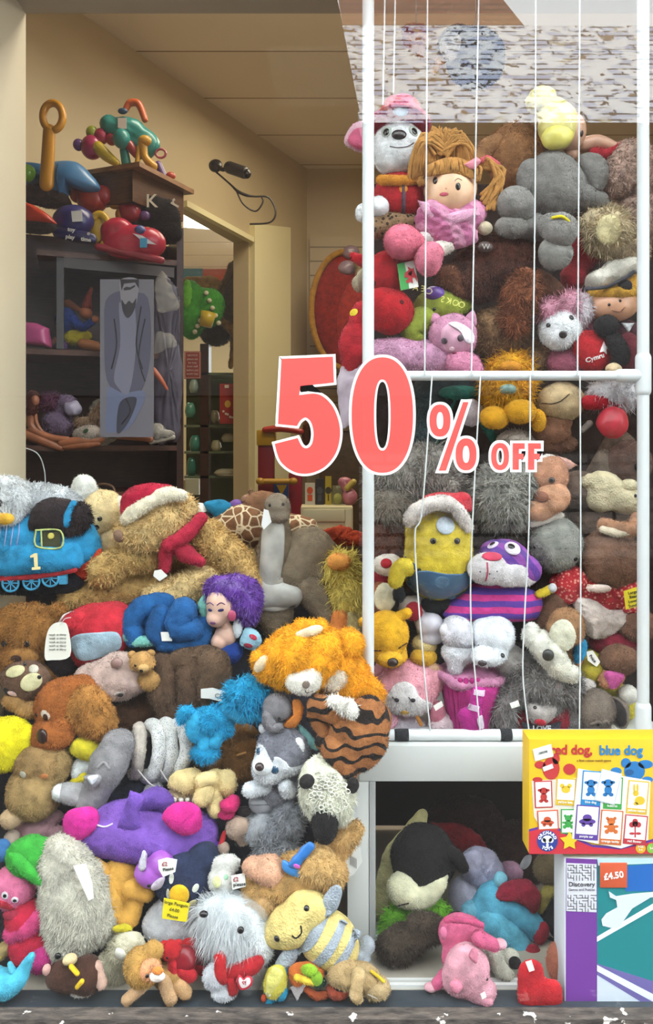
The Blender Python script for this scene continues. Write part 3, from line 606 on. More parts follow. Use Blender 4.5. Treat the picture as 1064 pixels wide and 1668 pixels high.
hg = '#7c7c86'
t = T('plush_husky', 'grey and white plush husky puppy with blue eyes', PT, 462, 1240, .19, HEAP)
h = t.p('head', BL((462, 1222, 44, 40, 12, 38), (440, 1245, 28, 24, 24, 26)), hg, fur=1)
t.patch(h, 'face', [(418, 1222), (424, 1206), (436, 1212), (446, 1228), (452, 1218), (468, 1226), (476, 1236), (496, 1236), (490, 1250), (462, 1262), (436, 1268), (416, 1256), (412, 1240)], '#e6e8ec', fur=1, th=2, smooth=True)
t.p('muzzle', E(428, 1248, 16, 14, 52, 12), '#e9ebee', on=h, lump=0); t.p('nose', E(423, 1249, 7.5, 6.5, 62, 6), mat('#3c2f2e', 'gloss'), on=h)
t.eyes(h, '#274a66', (450, 1239, 7), (424, 1218, 6)); t.on(h, 'eye_patch', 450, 1246, 8, '#9fc6e2', rv=4, bulge=.1)
e = t.p('ear', PF([(474, 1208), (488, 1196), (500, 1206), (499, 1232), (484, 1238)], 9, 26), hg, on=h, fur=1); t.p('inner_ear', PF([(480, 1208), (488, 1202), (495, 1210), (494, 1228), (484, 1232)], 5, 36), '#e8e8ea', on=h)
t.p('ear', E(430, 1186, 9, 9, 4), '#d8d8dc', on=h)
t.p('body', BL((475, 1275, 38, 26, 0, 28), (450, 1290, 28, 24, 4)), '#85858e', fur=1); t.p('leg', TB((430, 1282, 12, 20), (408, 1284, 12, 26)), '#dcdfe4', fur=1); t.p('leg', TB((470, 1290, 12, 26), (464, 1278, 11, 34)), '#dcdfe4', fur=1)

t = T('plush_sheep', 'woolly white plush sheep with black ears and hanging black face', PT, 533, 1310, .12, HEAP)
b = t.p('fleece', BL((533, 1290, 42, 48, 6, 38), (522, 1260, 30, 26, 8), (540, 1320, 30, 20, 10)), '#dcdac8', lump=2, fur=2, down=.8, k=1.2)
h = t.p('head', E(529, 1344, 21, 30, 34, 18), BK); t.p('ear', E(500, 1273, 13, 11, 38, 8, rot=20), '#211d1d', on=h); t.p('ear', E(575, 1279, 10, 13, 30, 8), '#211d1d', on=h)
rg = [TB(*[(u+4*math.cos(a), v+4*math.sin(a)+a*.4, .9, w) for a in np.linspace(0, 6.2, 8)], ns=5) for u, v, w in [(533+34*math.cos(i*2.4)*math.sqrt(i/70), 1296+38*math.sin(i*2.4)*math.sqrt(i/70), 44+RNG.uniform(-2, 6)-14*i/70) for i in range(70)]]
t.p('wool_loops', J(*rg), '#e9e7da', on=b, lump=0)

t = T('teddy_bear', 'curly brown teddy bear lying below the blue poodle', PT, 385, 1225, .29, HEAP)
t.p('head', BL((395, 1235, 34, 36, 4, 30), (375, 1200, 32, 20, 0)), '#8c6130', fur=1); t.p('body', BL((340, 1235, 34, 22, -4), (392, 1195, 30, 16, -4)), '#94662f', fur=1); t.p('stitch', TB((387, 1230, 1.5, 38), (400, 1226, 1.5, 38)), '#c08a50', lump=0)

cb = '#22a0ce'
t = T('plush_poodle', 'bright turquoise plush poodle with fluffy head and cuffs', PT, 360, 1160, .215, HEAP)
h = t.p('head', BL((404, 1133, 34, 30, 10, 28), (425, 1150, 20, 16, 12)), cb, fur=3, k=1.6); t.p('neck', TB((372, 1160, 14, 10), (395, 1162, 15, 16), (420, 1160, 12, 20)), '#3b9cc0')
b = t.p('body', TB((330, 1180, 24, 6), (355, 1175, 24, 10), (362, 1180, 18, 12)), cb, fur=2, k=1.5); t.p('rump', E(325, 1185, 22, 26, 12, 20), '#2d9fca'); t.p('tail', BL((304, 1160, 13, 11, 10), (296, 1172, 8, 8, 8)), cb, fur=2)
t.p('leg', TB((335, 1195, 14, 16), (335, 1215, 14, 18)), '#2d9fca'); t.p('cuff', BL((335, 1226, 22, 13, 18, 16)), cb, fur=2, k=1.5); t.p('leg', TB((355, 1195, 12, 18), (350, 1208, 11, 22)), '#2d9fca')

db = '#54402f'
t = T('plush_monkey', 'large dark chocolate brown floppy plush animal with long limbs', PT, 310, 1110, Yp(1105, .0), HEAP)
t.p('body', BL((335, 1095, 42, 44, 4, 32), (300, 1080, 30, 24, 0)), '#634c3a', fur=1); t.p('leg', TB((265, 1090, 24, 6), (268, 1130, 26, 14), (280, 1160, 22, 14)), '#5c4534', fur=1); t.p('leg', TB((305, 1100, 18, 20), (308, 1140, 20, 22), (300, 1165, 16, 20)), '#5f4837', fur=1); t.p('arm', TB((345, 1080, 24, 20), (352, 1100, 24, 24), (340, 1130, 22, 20)), '#67503d', fur=1)
tg = tag_(t, [(328, 1123), (346, 1121), (370, 1128), (366, 1144), (342, 1138), (328, 1137)], w=52); t.text(None, 'CE', 356, 1134, 10, mat('#777777', 'flat'), w=53, rot=-10)

t = T('plush_monkey', 'brown plush monkey with big cream eye patches, below the ginger bear', PT, 42, 1108, Yp(1105, -.02), HEAP)
h = t.p('head', E(42, 1108, 40, 32, 6, 30, rot=-8), '#6b4f3e'); e1 = t.on(h, 'eye_patch', 34, 1087, 16, '#c9c39a', rv=10, rot=10, bulge=.3); e2 = t.on(h, 'eye_patch', 61, 1103, 17, '#c9c39a', rv=14, rot=20, bulge=.3)
t.on(h, 'ear', 60, 1086, 8, '#cfc9b8', bulge=.8); t.on(h, 'mouth', 30, 1122, 8, '#e8c4c4', rv=5, rot=-20, bulge=.3); t.p('eye', E(64, 1103, 3.5, 3.5, 46, 2), mat(BK, 'gloss')); t.p('eye', E(40, 1082, 3, 3, 44, 2), mat(BK, 'gloss')); t.on(h, 'nose', 20, 1120, 6, BK, rv=8)

pg = '#c7ada4'
t = T('teddy_bear', 'pale pinkish plush animal lying on its side with grey embroidered eyes', PT, 190, 1100, Yp(1100, -.005), HEAP)
h = t.p('head', PF([(126, 1098), (145, 1082), (180, 1065), (210, 1062), (240, 1085), (250, 1110), (225, 1130), (190, 1140), (160, 1125)], 36, 0), pg, fur=1, k=.6); t.p('nose', E(190, 1080, 10, 8, 36, 5), mat('#8a6c66', 'satin'), on=h)
for u, v in ((166, 1116), (203, 1121)): t.on(h, 'eye_white', u, v, 10, '#d8cfc8', rv=6, bulge=.2); t.on(h, 'eye', u+1, v, 4.5, mat('#3a3434', 'gloss'), up=2)
t.p('ear', E(130, 1102, 8, 10, 6), '#a98a84', on=h)
t = T('teddy_bear', 'tiny tan teddy bear sitting beside the pinkish plush face', PT, 230, 1085, Yp(1085, -.05), HEAP)
h = t.p('head', E(232, 1078, 20, 17, 10, 16), '#c2965c', fur=1); m_ = t.p('muzzle', E(234, 1088, 9, 8, 22, 8), '#cda66c', on=h); t.on(m_, 'nose', 232, 1091, 3, BK); t.eyes(h, BK, (224, 1080, 2.2), (237, 1079, 2.2)); t.p('ear', E(215, 1067, 7, 7, 6), '#b88c54', on=h); t.p('ear', E(246, 1064, 7, 6, 6), '#b88c54', on=h); t.p('body', E(245, 1108, 20, 16, 0), '#bb9056', fur=1)

ob = '#a5602a'
t = T('plush_dog', 'russet plush dog with one big fluffy tan ear and a shiny dark nose', PT, 115, 1165, Yp(1160, -.02), HEAP)
h = t.p('head', BL((105, 1150, 48, 44, 4, 40), (90, 1190, 34, 26, 24, 30), (130, 1130, 30, 26, 0)), ob, fur=1); t.p('ear', BL((145, 1158, 36, 40, 30, 22, 10), (160, 1175, 26, 26, 26)), '#b27c3e', fur=2, on=h)
m_ = t.p('muzzle', BL((88, 1195, 34, 24, 34, 22), (102, 1178, 22, 14, 36)), '#a8622c', fur=1, on=h); t.on(m_, 'nose', 76, 1192, 10, mat('#2c1614', 'gloss'), rv=12, bulge=.6); t.on(h, 'eye_white', 86, 1153, 10, '#d9ccc0', rv=7, rot=-20, bulge=.3); t.eyes(h, '#3a1c14', (87, 1156, 6), (68, 1157, 3.5))
t.p('ear', BL((50, 1155, 26, 14, 4), (24, 1145, 22, 14, 0)), '#ab8350', fur=1, on=h)

t = T('plush_chick', 'bright yellow round plush toy cut off by the left edge', PT, 18, 1212, Yp(1205, -.03), HEAP)
t.p('body', BL((8, 1212, 46, 44, 6, 36), (36, 1200, 20, 22, 10)), '#dfd217', fur=1)
t = T('teddy_bear', 'tan plush bear slumped upside down at far left with orange button nose', PT, 60, 1270, Yp(1265, -.015), HEAP)
b = t.p('body', BL((55, 1290, 44, 44, 8, 38), (75, 1250, 38, 34, 0)), '#a88b5c', fur=1); h = t.p('head', BL((65, 1245, 42, 34, 6, 30)), '#9b7c50', fur=1); t.on(h, 'nose', 81, 1253, 7, '#c87e4c', rv=5); t.on(h, 'eye', 48, 1250, 6, mat('#a8a496', 'gloss'), rv=6); t.p('foot', PF([(0, 1330), (14, 1318), (34, 1322), (38, 1335), (20, 1350), (4, 1344)], 12, 24), '#cdb08c'); t.p('foot', E(20, 1370, 14, 18, 20, 12), '#b5a293')

t = T('plush_duck', 'small white plush duck with a yellow cap beside the grey donkey', PT, 140, 1235, Yp(1230, -.02), HEAP)
t.p('body', BL((130, 1258, 14, 22, 2, 14), (150, 1240, 12, 30, 2)), '#dfe2e2'); t.p('cap', BL((138, 1218, 24, 17, 8, 16), (150, 1225, 14, 14, 8)), '#d3c531'); t.p('foot', TB((118, 1276, 6, 10), (136, 1266, 8, 12)), '#dcca2a')
t = T('plush_donkey', 'grey plush donkey hanging head down with white lined ear', PT, 165, 1255, Yp(1250, -.045), HEAP)
b = t.p('body', TB((190, 1215, 26, 0), (180, 1240, 32, 6), (165, 1270, 26, 8), (148, 1300, 24, 10)), '#8b888b'); t.p('muzzle', TB((130, 1295, 18, 12), (110, 1290, 16, 14)), '#a8a6a8'); t.p('muzzle', E(98, 1291, 13, 14, 16, 12), '#d8d8d8')
t.p('ear', PF([(138, 1264), (160, 1262), (166, 1270), (152, 1284), (143, 1276)], 7, 36), '#9a979a'); t.p('inner_ear', PF([(143, 1266), (160, 1264), (150, 1278)], 5, 42), '#dde0e8'); t.line(b, 'eyelid', [(168, 1238), (178, 1230), (186, 1238)], 2.4, '#9c9a9c')

t = T('plush_caterpillar', 'white dotted soft toy of three thick padded rings', PT, 255, 1225, Yp(1220, -.01), HEAP)
sp = mat('#d5d5d2', 'spots', '#7d8494', 3.2)
for i, (u, v, r, hh) in enumerate(((222, 1225, 12, 36), (245, 1225, 15, 42), (266, 1222, 14, 42), (288, 1218, 15, 36))):
    t.p('ring', TB(*[(u+(17 if i > 0 else 8)*math.cos(a)+(v-hh*math.sin(a)-v)*-.12, v-hh*math.sin(a), r*.8, 22*math.cos(a)) for a in np.linspace(-1.6, 1.9+.5, 12)]), '#bcb2a8' if i == 0 else sp)
t.p('tail', E(250, 1290, 16, 21, 10, 13), '#b8b8bc')
for a in ((225, 1255, 268, 1290), (262, 1255, 285, 1284)): t.p('cord', TB((a[0], a[1], 1.2, 30), ((a[0]+a[2])/2, a[3]-14, 1.2, 34), (a[2], a[3], 1.2, 26)), '#c9c0c0', lump=0)

t = T('plush_bear_pair', 'small cream plush bear with a row of white claws below the curly brown bear', PT, 300, 1285, Yp(1280, -.04), HEAP)
cr = '#dbc58e'
t.p('head', BL((306, 1272, 28, 20, 8, 20), (286, 1275, 12, 12, 8)), cr, fur=1, k=.5); t.p('foot', BL((300, 1296, 30, 12, 4)), '#cdb897', fur=1)
for k in range(4): t.p('claw', E(284+k*11, 1303, 4.5, 4, 18, 4), '#e8e2d8', lump=0)
t = T('teddy_bear', 'small cream plush bear lying folded, arms forward, left of the husky', PT, 350, 1285, Yp(1280, -.05), HEAP)
t.p('body', BL((340, 1292, 22, 20, 8), (350, 1270, 18, 16, 6)), cr, fur=1, k=.5); t.p('arm', TB((335, 1290, 14, 22), (330, 1298, 15, 24)), cr); t.p('arm', TB((345, 1268, 12, 18), (330, 1270, 12, 22)), cr); t.p('leg', TB((350, 1305, 14, 12), (352, 1316, 14, 16)), cr); t.p('head', E(368, 1275, 18, 22, 6, 15), cr, fur=1, k=.5)
pu = '#7d55b0'
t = T('plush_dog_purple', 'large purple plush dog lying down with bright pink ears', PT, 232, 1350, Yp(1345, -.03), HEAP); t.o.name = 'plush_dog'
b = t.p('body', TB((150, 1365, 30, 6), (200, 1350, 46, 6), (270, 1362, 42, 6), (322, 1358, 34, 4)), pu, lump=.7)
e = t.p('ear', PF([(104, 1338), (112, 1322), (140, 1315), (158, 1322), (160, 1342), (144, 1360), (124, 1370), (108, 1358)], 14, 32), '#cf2a92'); t.p('ear', PF([(266, 1330), (280, 1312), (305, 1308), (325, 1320), (328, 1345), (318, 1356), (298, 1358), (278, 1346)], 14, 44), '#cc2a88')
t.p('tail', TB((230, 1310, 16, 10), (255, 1300, 18, 10), (270, 1308, 14, 10)), '#6a4aa0'); st = t.p('strap', PF([(212, 1288), (228, 1294), (236, 1300), (226, 1320), (228, 1345), (212, 1352), (192, 1346), (200, 1322)], 7, 44, smooth=False), '#7550ae')
t.line(b, 'seam', [(164, 1328), (180, 1329), (193, 1324)], 1.6, '#cfc0e4'); t.p('foot', TB((335, 1370, 12, 10), (350, 1380, 10, 8)), '#6a43a4')
t.p('collar', E(215, 1413, 22, 10, 10), '#c58aa0')

t = T('plush_toy_navy', 'navy blue plush lump tucked behind the purple plush dog', PT, 200, 1300, Yp(1300, .05), HEAP); t.o.name = 'plush_toy'
t.p('body', BL((190, 1298, 30, 24), (225, 1285, 30, 26), (285, 1330, 30, 34)), '#272a38')
t = T('plush_mouse', 'small beige and brown plush toy with a pink bow, right of the purple dog', PT, 385, 1340, Yp(1335, -.04), HEAP)
h = t.p('head', BL((388, 1348, 20, 19, 12, 17), (396, 1368, 10, 8, 14)), '#a58e7e'); t.p('ear', E(397, 1322, 12, 9, 8, 6), '#2a2124', on=h); t.p('bow', BL((374, 1312, 15, 12, 14), (368, 1326, 14, 8, 14), (380, 1305, 10, 10, 14)), '#c22a68'); t.on(h, 'nose', 386, 1372, 4, BK); t.p('foot', E(364, 1382, 10, 11, 16, 9), '#9c8679'); t.p('ribbon', TB((366, 1358, 4, 12), (360, 1374, 4, 16)), '#b52a30')
t = T('plush_hippo', 'small silvery grey plush head below the husky paws', PT, 428, 1310, Yp(1308, -.04), HEAP)
b = t.p('head', E(427, 1308, 22, 17, 12, 17), mat('#8f9096', 'satin')); t.line(b, 'seam', [(408, 1306), (428, 1303), (447, 1306)], .8, '#77777c'); t.p('ear', TB((402, 1330, 14, 4), (412, 1340, 14, 4)), '#a8a9ad')
t = T('teddy_bear', 'shaggy grey teddy bear hanging down under the husky puppy', PT, 455, 1350, Yp(1350, -.03), HEAP)
g2 = '#8e9198'
t.p('body', BL((470, 1330, 28, 38, 6, 24), (445, 1350, 30, 30, 2)), g2, fur=2, k=1.2); t.p('head', BL((450, 1380, 34, 28, 8, 24)), '#979aa0', fur=3, k=1.4); t.p('arm', TB((430, 1340, 16, 12), (414, 1355, 16, 14)), '#a4a7ac', fur=2)

ta = '#c49c62'
t = T('teddy_bear', 'large fluffy tan teddy bear lying face down with a shiny blue ribbon', PT, 480, 1430, .12, HEAP)
t.p('body', BL((465, 1440, 60, 36, 4, 34), (500, 1420, 50, 34, 6), (430, 1455, 34, 30, 6)), ta, fur=2); t.p('head', BL((517, 1408, 36, 30, 22, 28), (535, 1425, 28, 28, 14)), '#cfa96f', fur=2); t.p('arm', TB((545, 1380, 24, -6), (568, 1360, 20, -6), (578, 1350, 14, -6)), '#c79f66', fur=2)
t.p('leg', TB((440, 1420, 24, 18), (415, 1410, 18, 24)), '#d2a386', fur=1); t.p('leg', TB((430, 1465, 26, 16), (412, 1478, 22, 18)), '#bf9a68', fur=2)
rb = t.p('ribbon', PF([(470, 1408), (492, 1380), (505, 1372), (512, 1380), (500, 1396), (484, 1414)], 6, 40, c=(490, 1396)), mat('#2f6fb8', 'satin')); t.p('ribbon_tail', PF([(462, 1402), (486, 1412), (498, 1418), (490, 1430), (464, 1420)], 5, 36), mat('#3f86cc', 'satin'), on=rb); t.on(rb, 'bow', 484, 1408, 6, mat('#c25ab8', 'satin'), rv=4, rot=-30)
tt = T('price_tag', 'white card tag with a barcode hanging against the white panel', 'tag', 575, 1407, .17); tt.p('card', PL([(562, 1400), (577, 1378), (587, 1382), (590, 1404), (577, 1424), (566, 1430)], 1.2, 4), mat('#e9e9e6', 'flat'), hard=True)
for k in range(6): tt.p('bar', PL([(570+k*2, 1396+k*1.2-3), (571+k*2, 1396+k*1.2-3), (571+k*2, 1412+k*1.2-3), (570+k*2, 1412+k*1.2-3)], .4, 4.5), mat('#8a8a8a', 'flat'), hard=True)

# bottom rows
t = T('plush_troll', 'pink plush face with red mouth under a green cap, left edge', PT, 35, 1440, Yp(1435, -.03), HEAP)
h = t.p('head', E(22, 1445, 36, 34, 10, 30), '#d9749a', fur=1, k=.6); c_ = t.p('cap', BL((52, 1395, 42, 30, 10, 30), (70, 1415, 24, 22, 14)), '#3ba43b', lump=2); t.p('cap_brim', PF([(14, 1392), (28, 1390), (50, 1408), (72, 1436), (60, 1440), (34, 1420)], 8, 42, c=(44, 1413)), '#3fae3f', on=c_)
t.eyes(h, BK, (20, 1442, 3), (35, 1450, 3), white='#eceaf0'); t.on(h, 'mouth', 17, 1458, 16, '#b02030', rv=7, rot=-25, bulge=.3)
t = T('plush_toy', 'red and pink plush body under the pink faced toy at the left edge', PT, 45, 1520, Yp(1520, -.01), HEAP)
t.p('body', BL((50, 1540, 36, 34, 4, 26), (40, 1500, 32, 34, 0)), '#b8203c'); t.p('arm', TB((22, 1520, 16, 12), (48, 1506, 16, 16), (64, 1492, 12, 14)), '#c84478', fur=1); t.p('foot', BL((66, 1560, 22, 22, 16)), '#b02f74', fur=1); t.p('collar', E(30, 1490, 24, 10, 14), '#9c2a40')
t = T('plush_fish', 'pale turquoise plush fish tail in the bottom left corner', PT, 22, 1590, Yp(1640, -.0), HEAP)
t.p('body', TB((-10, 1600, 24, 4), (14, 1602, 22, 6), (34, 1588, 14, 6), (46, 1566, 7, 6), (52, 1556, 4, 6)), '#4fb2cd'); t.p('fin', TB((20, 1580, 6, 8), (16, 1570, 4, 8)), '#5cbcd4')
t = T('plush_toy', 'beige plush arm with a yellow stripe at the far left near the bottom', PT, 8, 1545, Yp(1560, -.0), HEAP); a = t.p('arm', TB((-12, 1560, 12), (8, 1545, 11), (16, 1536, 7)), '#a8905f'); t.on(a, 'stripe', 2, 1556, 6, '#d0c02c', rv=3, rot=50)

fw = '#bdb8ab'
t = T('plush_seal', 'big off-white long-haired plush animal with a small black eye, lying head down', PT, 120, 1460, Yp(1460, -.03), HEAP)
h = t.p('head', BL((125, 1470, 60, 76, 6, 44), (100, 1410, 42, 46, 0), (115, 1530, 34, 24, 16), (160, 1500, 30, 36, 4)), '#cdc8ba', fur=2, k=1.2); t.on(h, 'eye', 108, 1532, 5, mat(BK, 'gloss'), bulge=.7, up=4); t.on(h, 'nose', 112, 1552, 9, '#b9a88c', rv=5, bulge=.7, up=3)
tag_(t, [(120, 1412), (140, 1408), (150, 1440), (152, 1462), (144, 1466)], w=56)
t = T('plush_duckling', 'golden yellow plush animal with stubby rounded legs, below the purple dog', PT, 190, 1450, Yp(1450, -.01), HEAP)
gy = '#d9a54c'
t.p('body', BL((195, 1440, 34, 44, 0, 28)), gy); t.p('leg', TB((182, 1440, 22, 8), (186, 1475, 22, 14), (200, 1488, 20, 14)), '#dfac52'); t.p('leg', TB((225, 1455, 14, 10), (208, 1490, 20, 16)), '#dba74e'); t.p('arm', TB((152, 1408, 10, 10), (170, 1418, 12, 14)), '#cf9b46'); t.p('arm', TB((215, 1448, 16, 18), (240, 1456, 12, 18)), '#dba74e')
t = T('plush_unicorn', 'small shiny lilac plush unicorn head with handwritten price ticket', PT, 245, 1415, Yp(1412, -.06), HEAP)
h = t.p('head', BL((245, 1422, 26, 22, 10, 20), (262, 1408, 22, 20, 8)), mat('#a058b8', 'satin')); t.on(h, 'muzzle', 262, 1432, 15, '#c9bccb', rv=11, bulge=.4); t.eyes(h, BK, (247, 1432, 3)); t.p('ear', TB((232, 1405, 6, 24), (236, 1392, 4, 26)), '#b9a9c4', on=h); t.p('horn', TB((232, 1412, 6, 26), (235, 1388, 3, 28)), '#cfcbd6', on=h)
tg = tag_(t, [(258, 1402), (272, 1398), (288, 1401), (285, 1420), (266, 1428), (259, 1416)], w=46); t.text(None, '£2', 268, 1408, 9, mat('#a03040', 'flat'), w=47); t.text(None, 'Please', 274, 1416, 7, mat('#333333', 'flat'), w=47, rot=10)
nv = '#262f4a'
t = T('plush_penguin', 'big navy plush penguin upside down with yellow round nose and white belly', PT, 290, 1455, Yp(1450, -.02), HEAP)
h = t.p('head', BL((300, 1430, 50, 46, 4, 38), (330, 1400, 26, 28, 0)), nv, lump=.5); b = t.p('belly', BL((290, 1505, 58, 40, 8, 34), (300, 1480, 40, 30, 10)), '#b9b9bc', lump=.6)
t.on(h, 'nose', 299, 1436, 16, '#e0b020', rv=17, bulge=.35); t.on(h, 'spot', 286, 1412, 4, '#d8d8cc', rv=8, bulge=.2); t.on(h, 'spot', 324, 1428, 7, '#d4d4c8', rv=5, bulge=.2, rot=60); t.on(h, 'spot', 281, 1436, 3, '#d8d8cc', rv=9, bulge=.2); t.on(h, 'foot', 288, 1464, 18, '#d6cc9c', rv=9, bulge=.5); t.on(h, 'foot', 318, 1454, 9, '#c9c39a', rv=6, rot=40, bulge=.5)
tt = T('price_note', 'yellow handwritten sticky note on the navy penguin', 'note', 286, 1484, Yp(1480, -.085)); tt.p('paper', PL([(267, 1463), (309, 1472), (304, 1502), (264, 1496)], 1, 2), mat('#e6d21c', 'flat'), hard=True)
for i, s_ in enumerate(('large Penguin', '£4.00', 'Please')): tt.text(None, s_, 287-i*3, 1473+i*10, 7.5, mat('#6b6420', 'flat'), w=2.6, rot=-12, name='handwriting')

t = T('plush_dog', 'small white plush dog with pastel spots and a price ticket reading two pounds', PT, 362, 1430, Yp(1425, -.05), HEAP)
h = t.p('head', BL((362, 1432, 22, 24, 8, 20), (368, 1410, 22, 16, 4)), '#d8d6d0', fur=1); t.on(h, 'spot', 356, 1426, 7, '#d8d8a0', rv=9, bulge=.2); t.on(h, 'ear', 372, 1452, 6, '#e09aac', rv=5); t.on(h, 'ear', 370, 1420, 4, '#9cc8a8', rv=4)
tg = tag_(t, [(377, 1427), (399, 1423), (400, 1444), (379, 1449)], w=36); t.text(None, '£2', 384, 1433, 9, mat('#a02430', 'flat'), w=37, rot=4); t.text(None, 'please', 390, 1441, 8, mat('#222222', 'flat'), w=37, rot=6)
tt = T('price_tag', 'white oval card tag just above the small white spotted dog', 'tag', 377, 1402, Yp(1400, -.06)); tt.p('card', PL([(362, 1404), (366, 1396), (376, 1399), (392, 1400), (384, 1412), (370, 1418), (364, 1412)], 1, 10, smooth=24), mat('#e2e2de', 'flat'), hard=True); tt.text(None, 'yours', 376, 1407, 7, mat('#777777', 'flat'), w=10.8, rot=20)

t = T('plush_terrier', 'white long-haired plush terrier in a clear bag', PT, 385, 1510, Yp(1510, -.04), HEAP)
h = t.p('head', BL((375, 1505, 42, 44, 6, 34), (350, 1490, 28, 24, 6), (395, 1530, 26, 28, 8)), '#d3d5d8', fur=5, k=1.0, down=.7); t.p('ear', TB((405, 1495, 14, 20), (420, 1525, 20, 24), (424, 1545, 18, 22)), '#dcdee0', fur=2, on=h)
t.p('eye', E(392, 1515, 5.5, 5.5, 60, 4), mat(BK, 'gloss'), on=h); t.p('nose', E(332, 1489, 7, 5, 58, 5), mat(BK, 'gloss'), on=h); t.p('muzzle', E(380, 1548, 18, 12, 30, 12), '#c9cbcf', fur=2, on=h)
t.p('bag', PF([(318, 1470), (340, 1455), (400, 1460), (436, 1490), (440, 1545), (425, 1600), (395, 1615), (350, 1560), (325, 1520)], 40, 16), mat('#dfe6ea', 'clear'), lump=3, label='clear plastic bag')

ye, gy2 = mat('#d6c079', 'knit'), mat('#9aa2ac', 'knit')
t = T('plush_bee', 'cream and grey striped knitted plush bumblebee with a smiling face', PT, 515, 1520, .075, HEAP)
h = t.p('head', BL((475, 1505, 44, 34, 8, 34, 30), (500, 1480, 36, 30, 8), (450, 1520, 26, 20, 8)), ye, lump=.4)
ax = Vector((540-475, 1550-1500)).normalized(); 
b = t.p('body', BL((535, 1530, 52, 44, 6, 38, -40), (550, 1550, 30, 30, 4)), ye, lump=.4)
def band(a0, col):
    # band across the body at distance a0 along its axis
    cx, cy = 508+a0*.80, 1508+a0*.60; nx, ny = -.60, .80
    t.patch(b, 'stripe', [(cx+nx*s_*42-d_*.8, cy+ny*s_*42-d_*.6) for s_, d_ in ((-1.1, -6), (-.5, -7), (0, -8), (.5, -7), (1.05, -6), (1.05, 6), (.5, 7), (0, 8), (-.5, 7), (-1.1, 6))], col, th=1.4, smooth=False)
for a0 in (2, 32, 60): band(a0, gy2)
t.eyes(h, BK, (453, 1510, 5), (500, 1465, 4.5)); t.line(h, 'mouth', [(478, 1503), (484, 1507), (492, 1500), (491, 1490)], 1.3, BK, n=10)
t.p('wing', E(541, 1466, 14, 26, 16, 7, rot=-22), gy2); t.p('wing', E(466, 1564, 14, 26, 22, 8, rot=-35), gy2); t.p('foot', BL((582, 1558, 22, 20, -4), (598, 1540, 14, 14, -4)), '#9ea4ac')

t = T('plush_monkey', 'small dark brown plush monkey face down with cream paws at the bottom left', PT, 122, 1592, Yp(1630, .0), HEAP)
t.p('body', BL((110, 1590, 34, 26, 4, 20), (140, 1590, 26, 30, 2)), '#472a1e'); t.p('paw', E(114, 1563, 12, 9, 16, 8, rot=20), '#cfb88e'); t.p('paw', E(76, 1580, 7, 9, 8), '#c99a92'); t.p('paw', TB((158, 1575, 8, 4), (166, 1600, 9, 8)), '#c9a595'); t.p('muzzle', E(132, 1618, 18, 6, 10, 6), '#cfcac2'); t.p('strap', TB((116, 1575, 4, 26), (126, 1585, 4, 28)), '#cda91e'); t.p('strap', TB((126, 1608, 4, 24), (134, 1598, 4, 26)), '#cda91e')
t = T('plush_sheep', 'small shaggy cream plush animal with a round white snout, behind the lion cub', PT, 205, 1560, Yp(1570, -.0), HEAP)
t.p('body', BL((185, 1575, 26, 28, 0, 20), (205, 1545, 28, 24, 2)), '#c4bda4', fur=2, k=1.3); s_ = t.p('muzzle', BL((212, 1538, 24, 20, 14, 16)), '#cfc8b0', fur=1); t.on(s_, 'nose', 200, 1546, 11, '#dedbd0', rv=11, bulge=.5); t.p('cap', E(200, 1512, 16, 6, 8), '#c8b92a')
t = T('plush_lion', 'small tan plush lion cub sprawled on the window sill', PT, 240, 1590, Yp(1650, .0), HEAP)
h = t.p('head', BL((232, 1575, 30, 32, 8, 24), (250, 1550, 16, 14, 4)), '#b98f4c', fur=1); f = t.p('face', E(246, 1580, 18, 18, 28, 10), '#bf8a62', on=h, fur=1); m_ = t.p('muzzle', E(256, 1590, 13, 9, 36, 6), '#d8cdc4', on=h); t.eyes(f, BK, (242, 1583, 3.5)); t.on(m_, 'nose', 258, 1578, 9, '#b06a30', rv=6)
t.p('leg', TB((235, 1605, 9, 10), (208, 1626, 9, 14)), '#c09a74'); t.p('leg', TB((268, 1600, 11, 10), (278, 1625, 11, 14)), '#bb9670'); t.p('leg', TB((292, 1605, 12, 4), (302, 1615, 11, 6)), '#bd9468'); t.p('body', E(275, 1590, 30, 20, -6), '#a9814a')
for i, (u, v, lab, mk) in enumerate(((287, 1562, 'small red plush bear right of the lion cub', 1), (318, 1555, 'small red plush bear slumped behind the first red bear', 0))):
    t = T('teddy_bear', lab, PT, u, v, Yp(1620, .02+.05*i), 'small red plush bears')
    h = t.p('head', E(u-8, v-14, 17, 16, 10, 14), '#b01c22'); t.p('body', E(u+10, v+2, 24, 24, 4, 16), mat('#7c1420', 'satin')); t.p('leg', TB((u+8, v+20, 11, 12), (u+24, v+26, 10, 14)), '#b8202a'); t.p('arm', TB((u-6, v+6, 8, 14), (u-4, v+24, 8, 16)), '#b8202a'); t.p('ear', E(u-20, v-24, 6, 6, 6), '#b01c22', on=h); t.p('ear', E(u+4, v-26, 6, 6, 6), '#b01c22', on=h)
    if mk: t.eyes(h, BK, (u-12, v-10, 2))
t = T('plush_rabbit', 'small white and red plush toy with a heart shaped paper tag', PT, 372, 1590, Yp(1640, -.0), HEAP)
t.p('body', BL((355, 1590, 24, 22, 2, 18), (365, 1612, 20, 14, 6)), '#c9cad0', fur=1); t.p('scarf', TB((358, 1562, 9, 10), (360, 1585, 9, 16), (364, 1594, 7, 16)), '#b01e24'); t.p('arm', TB((372, 1585, 10, 4), (405, 1575, 14, 6), (420, 1566, 10, 6)), '#a81c24'); t.p('boot', TB((376, 1598, 8, 12), (380, 1612, 9, 12)), '#a81c24')
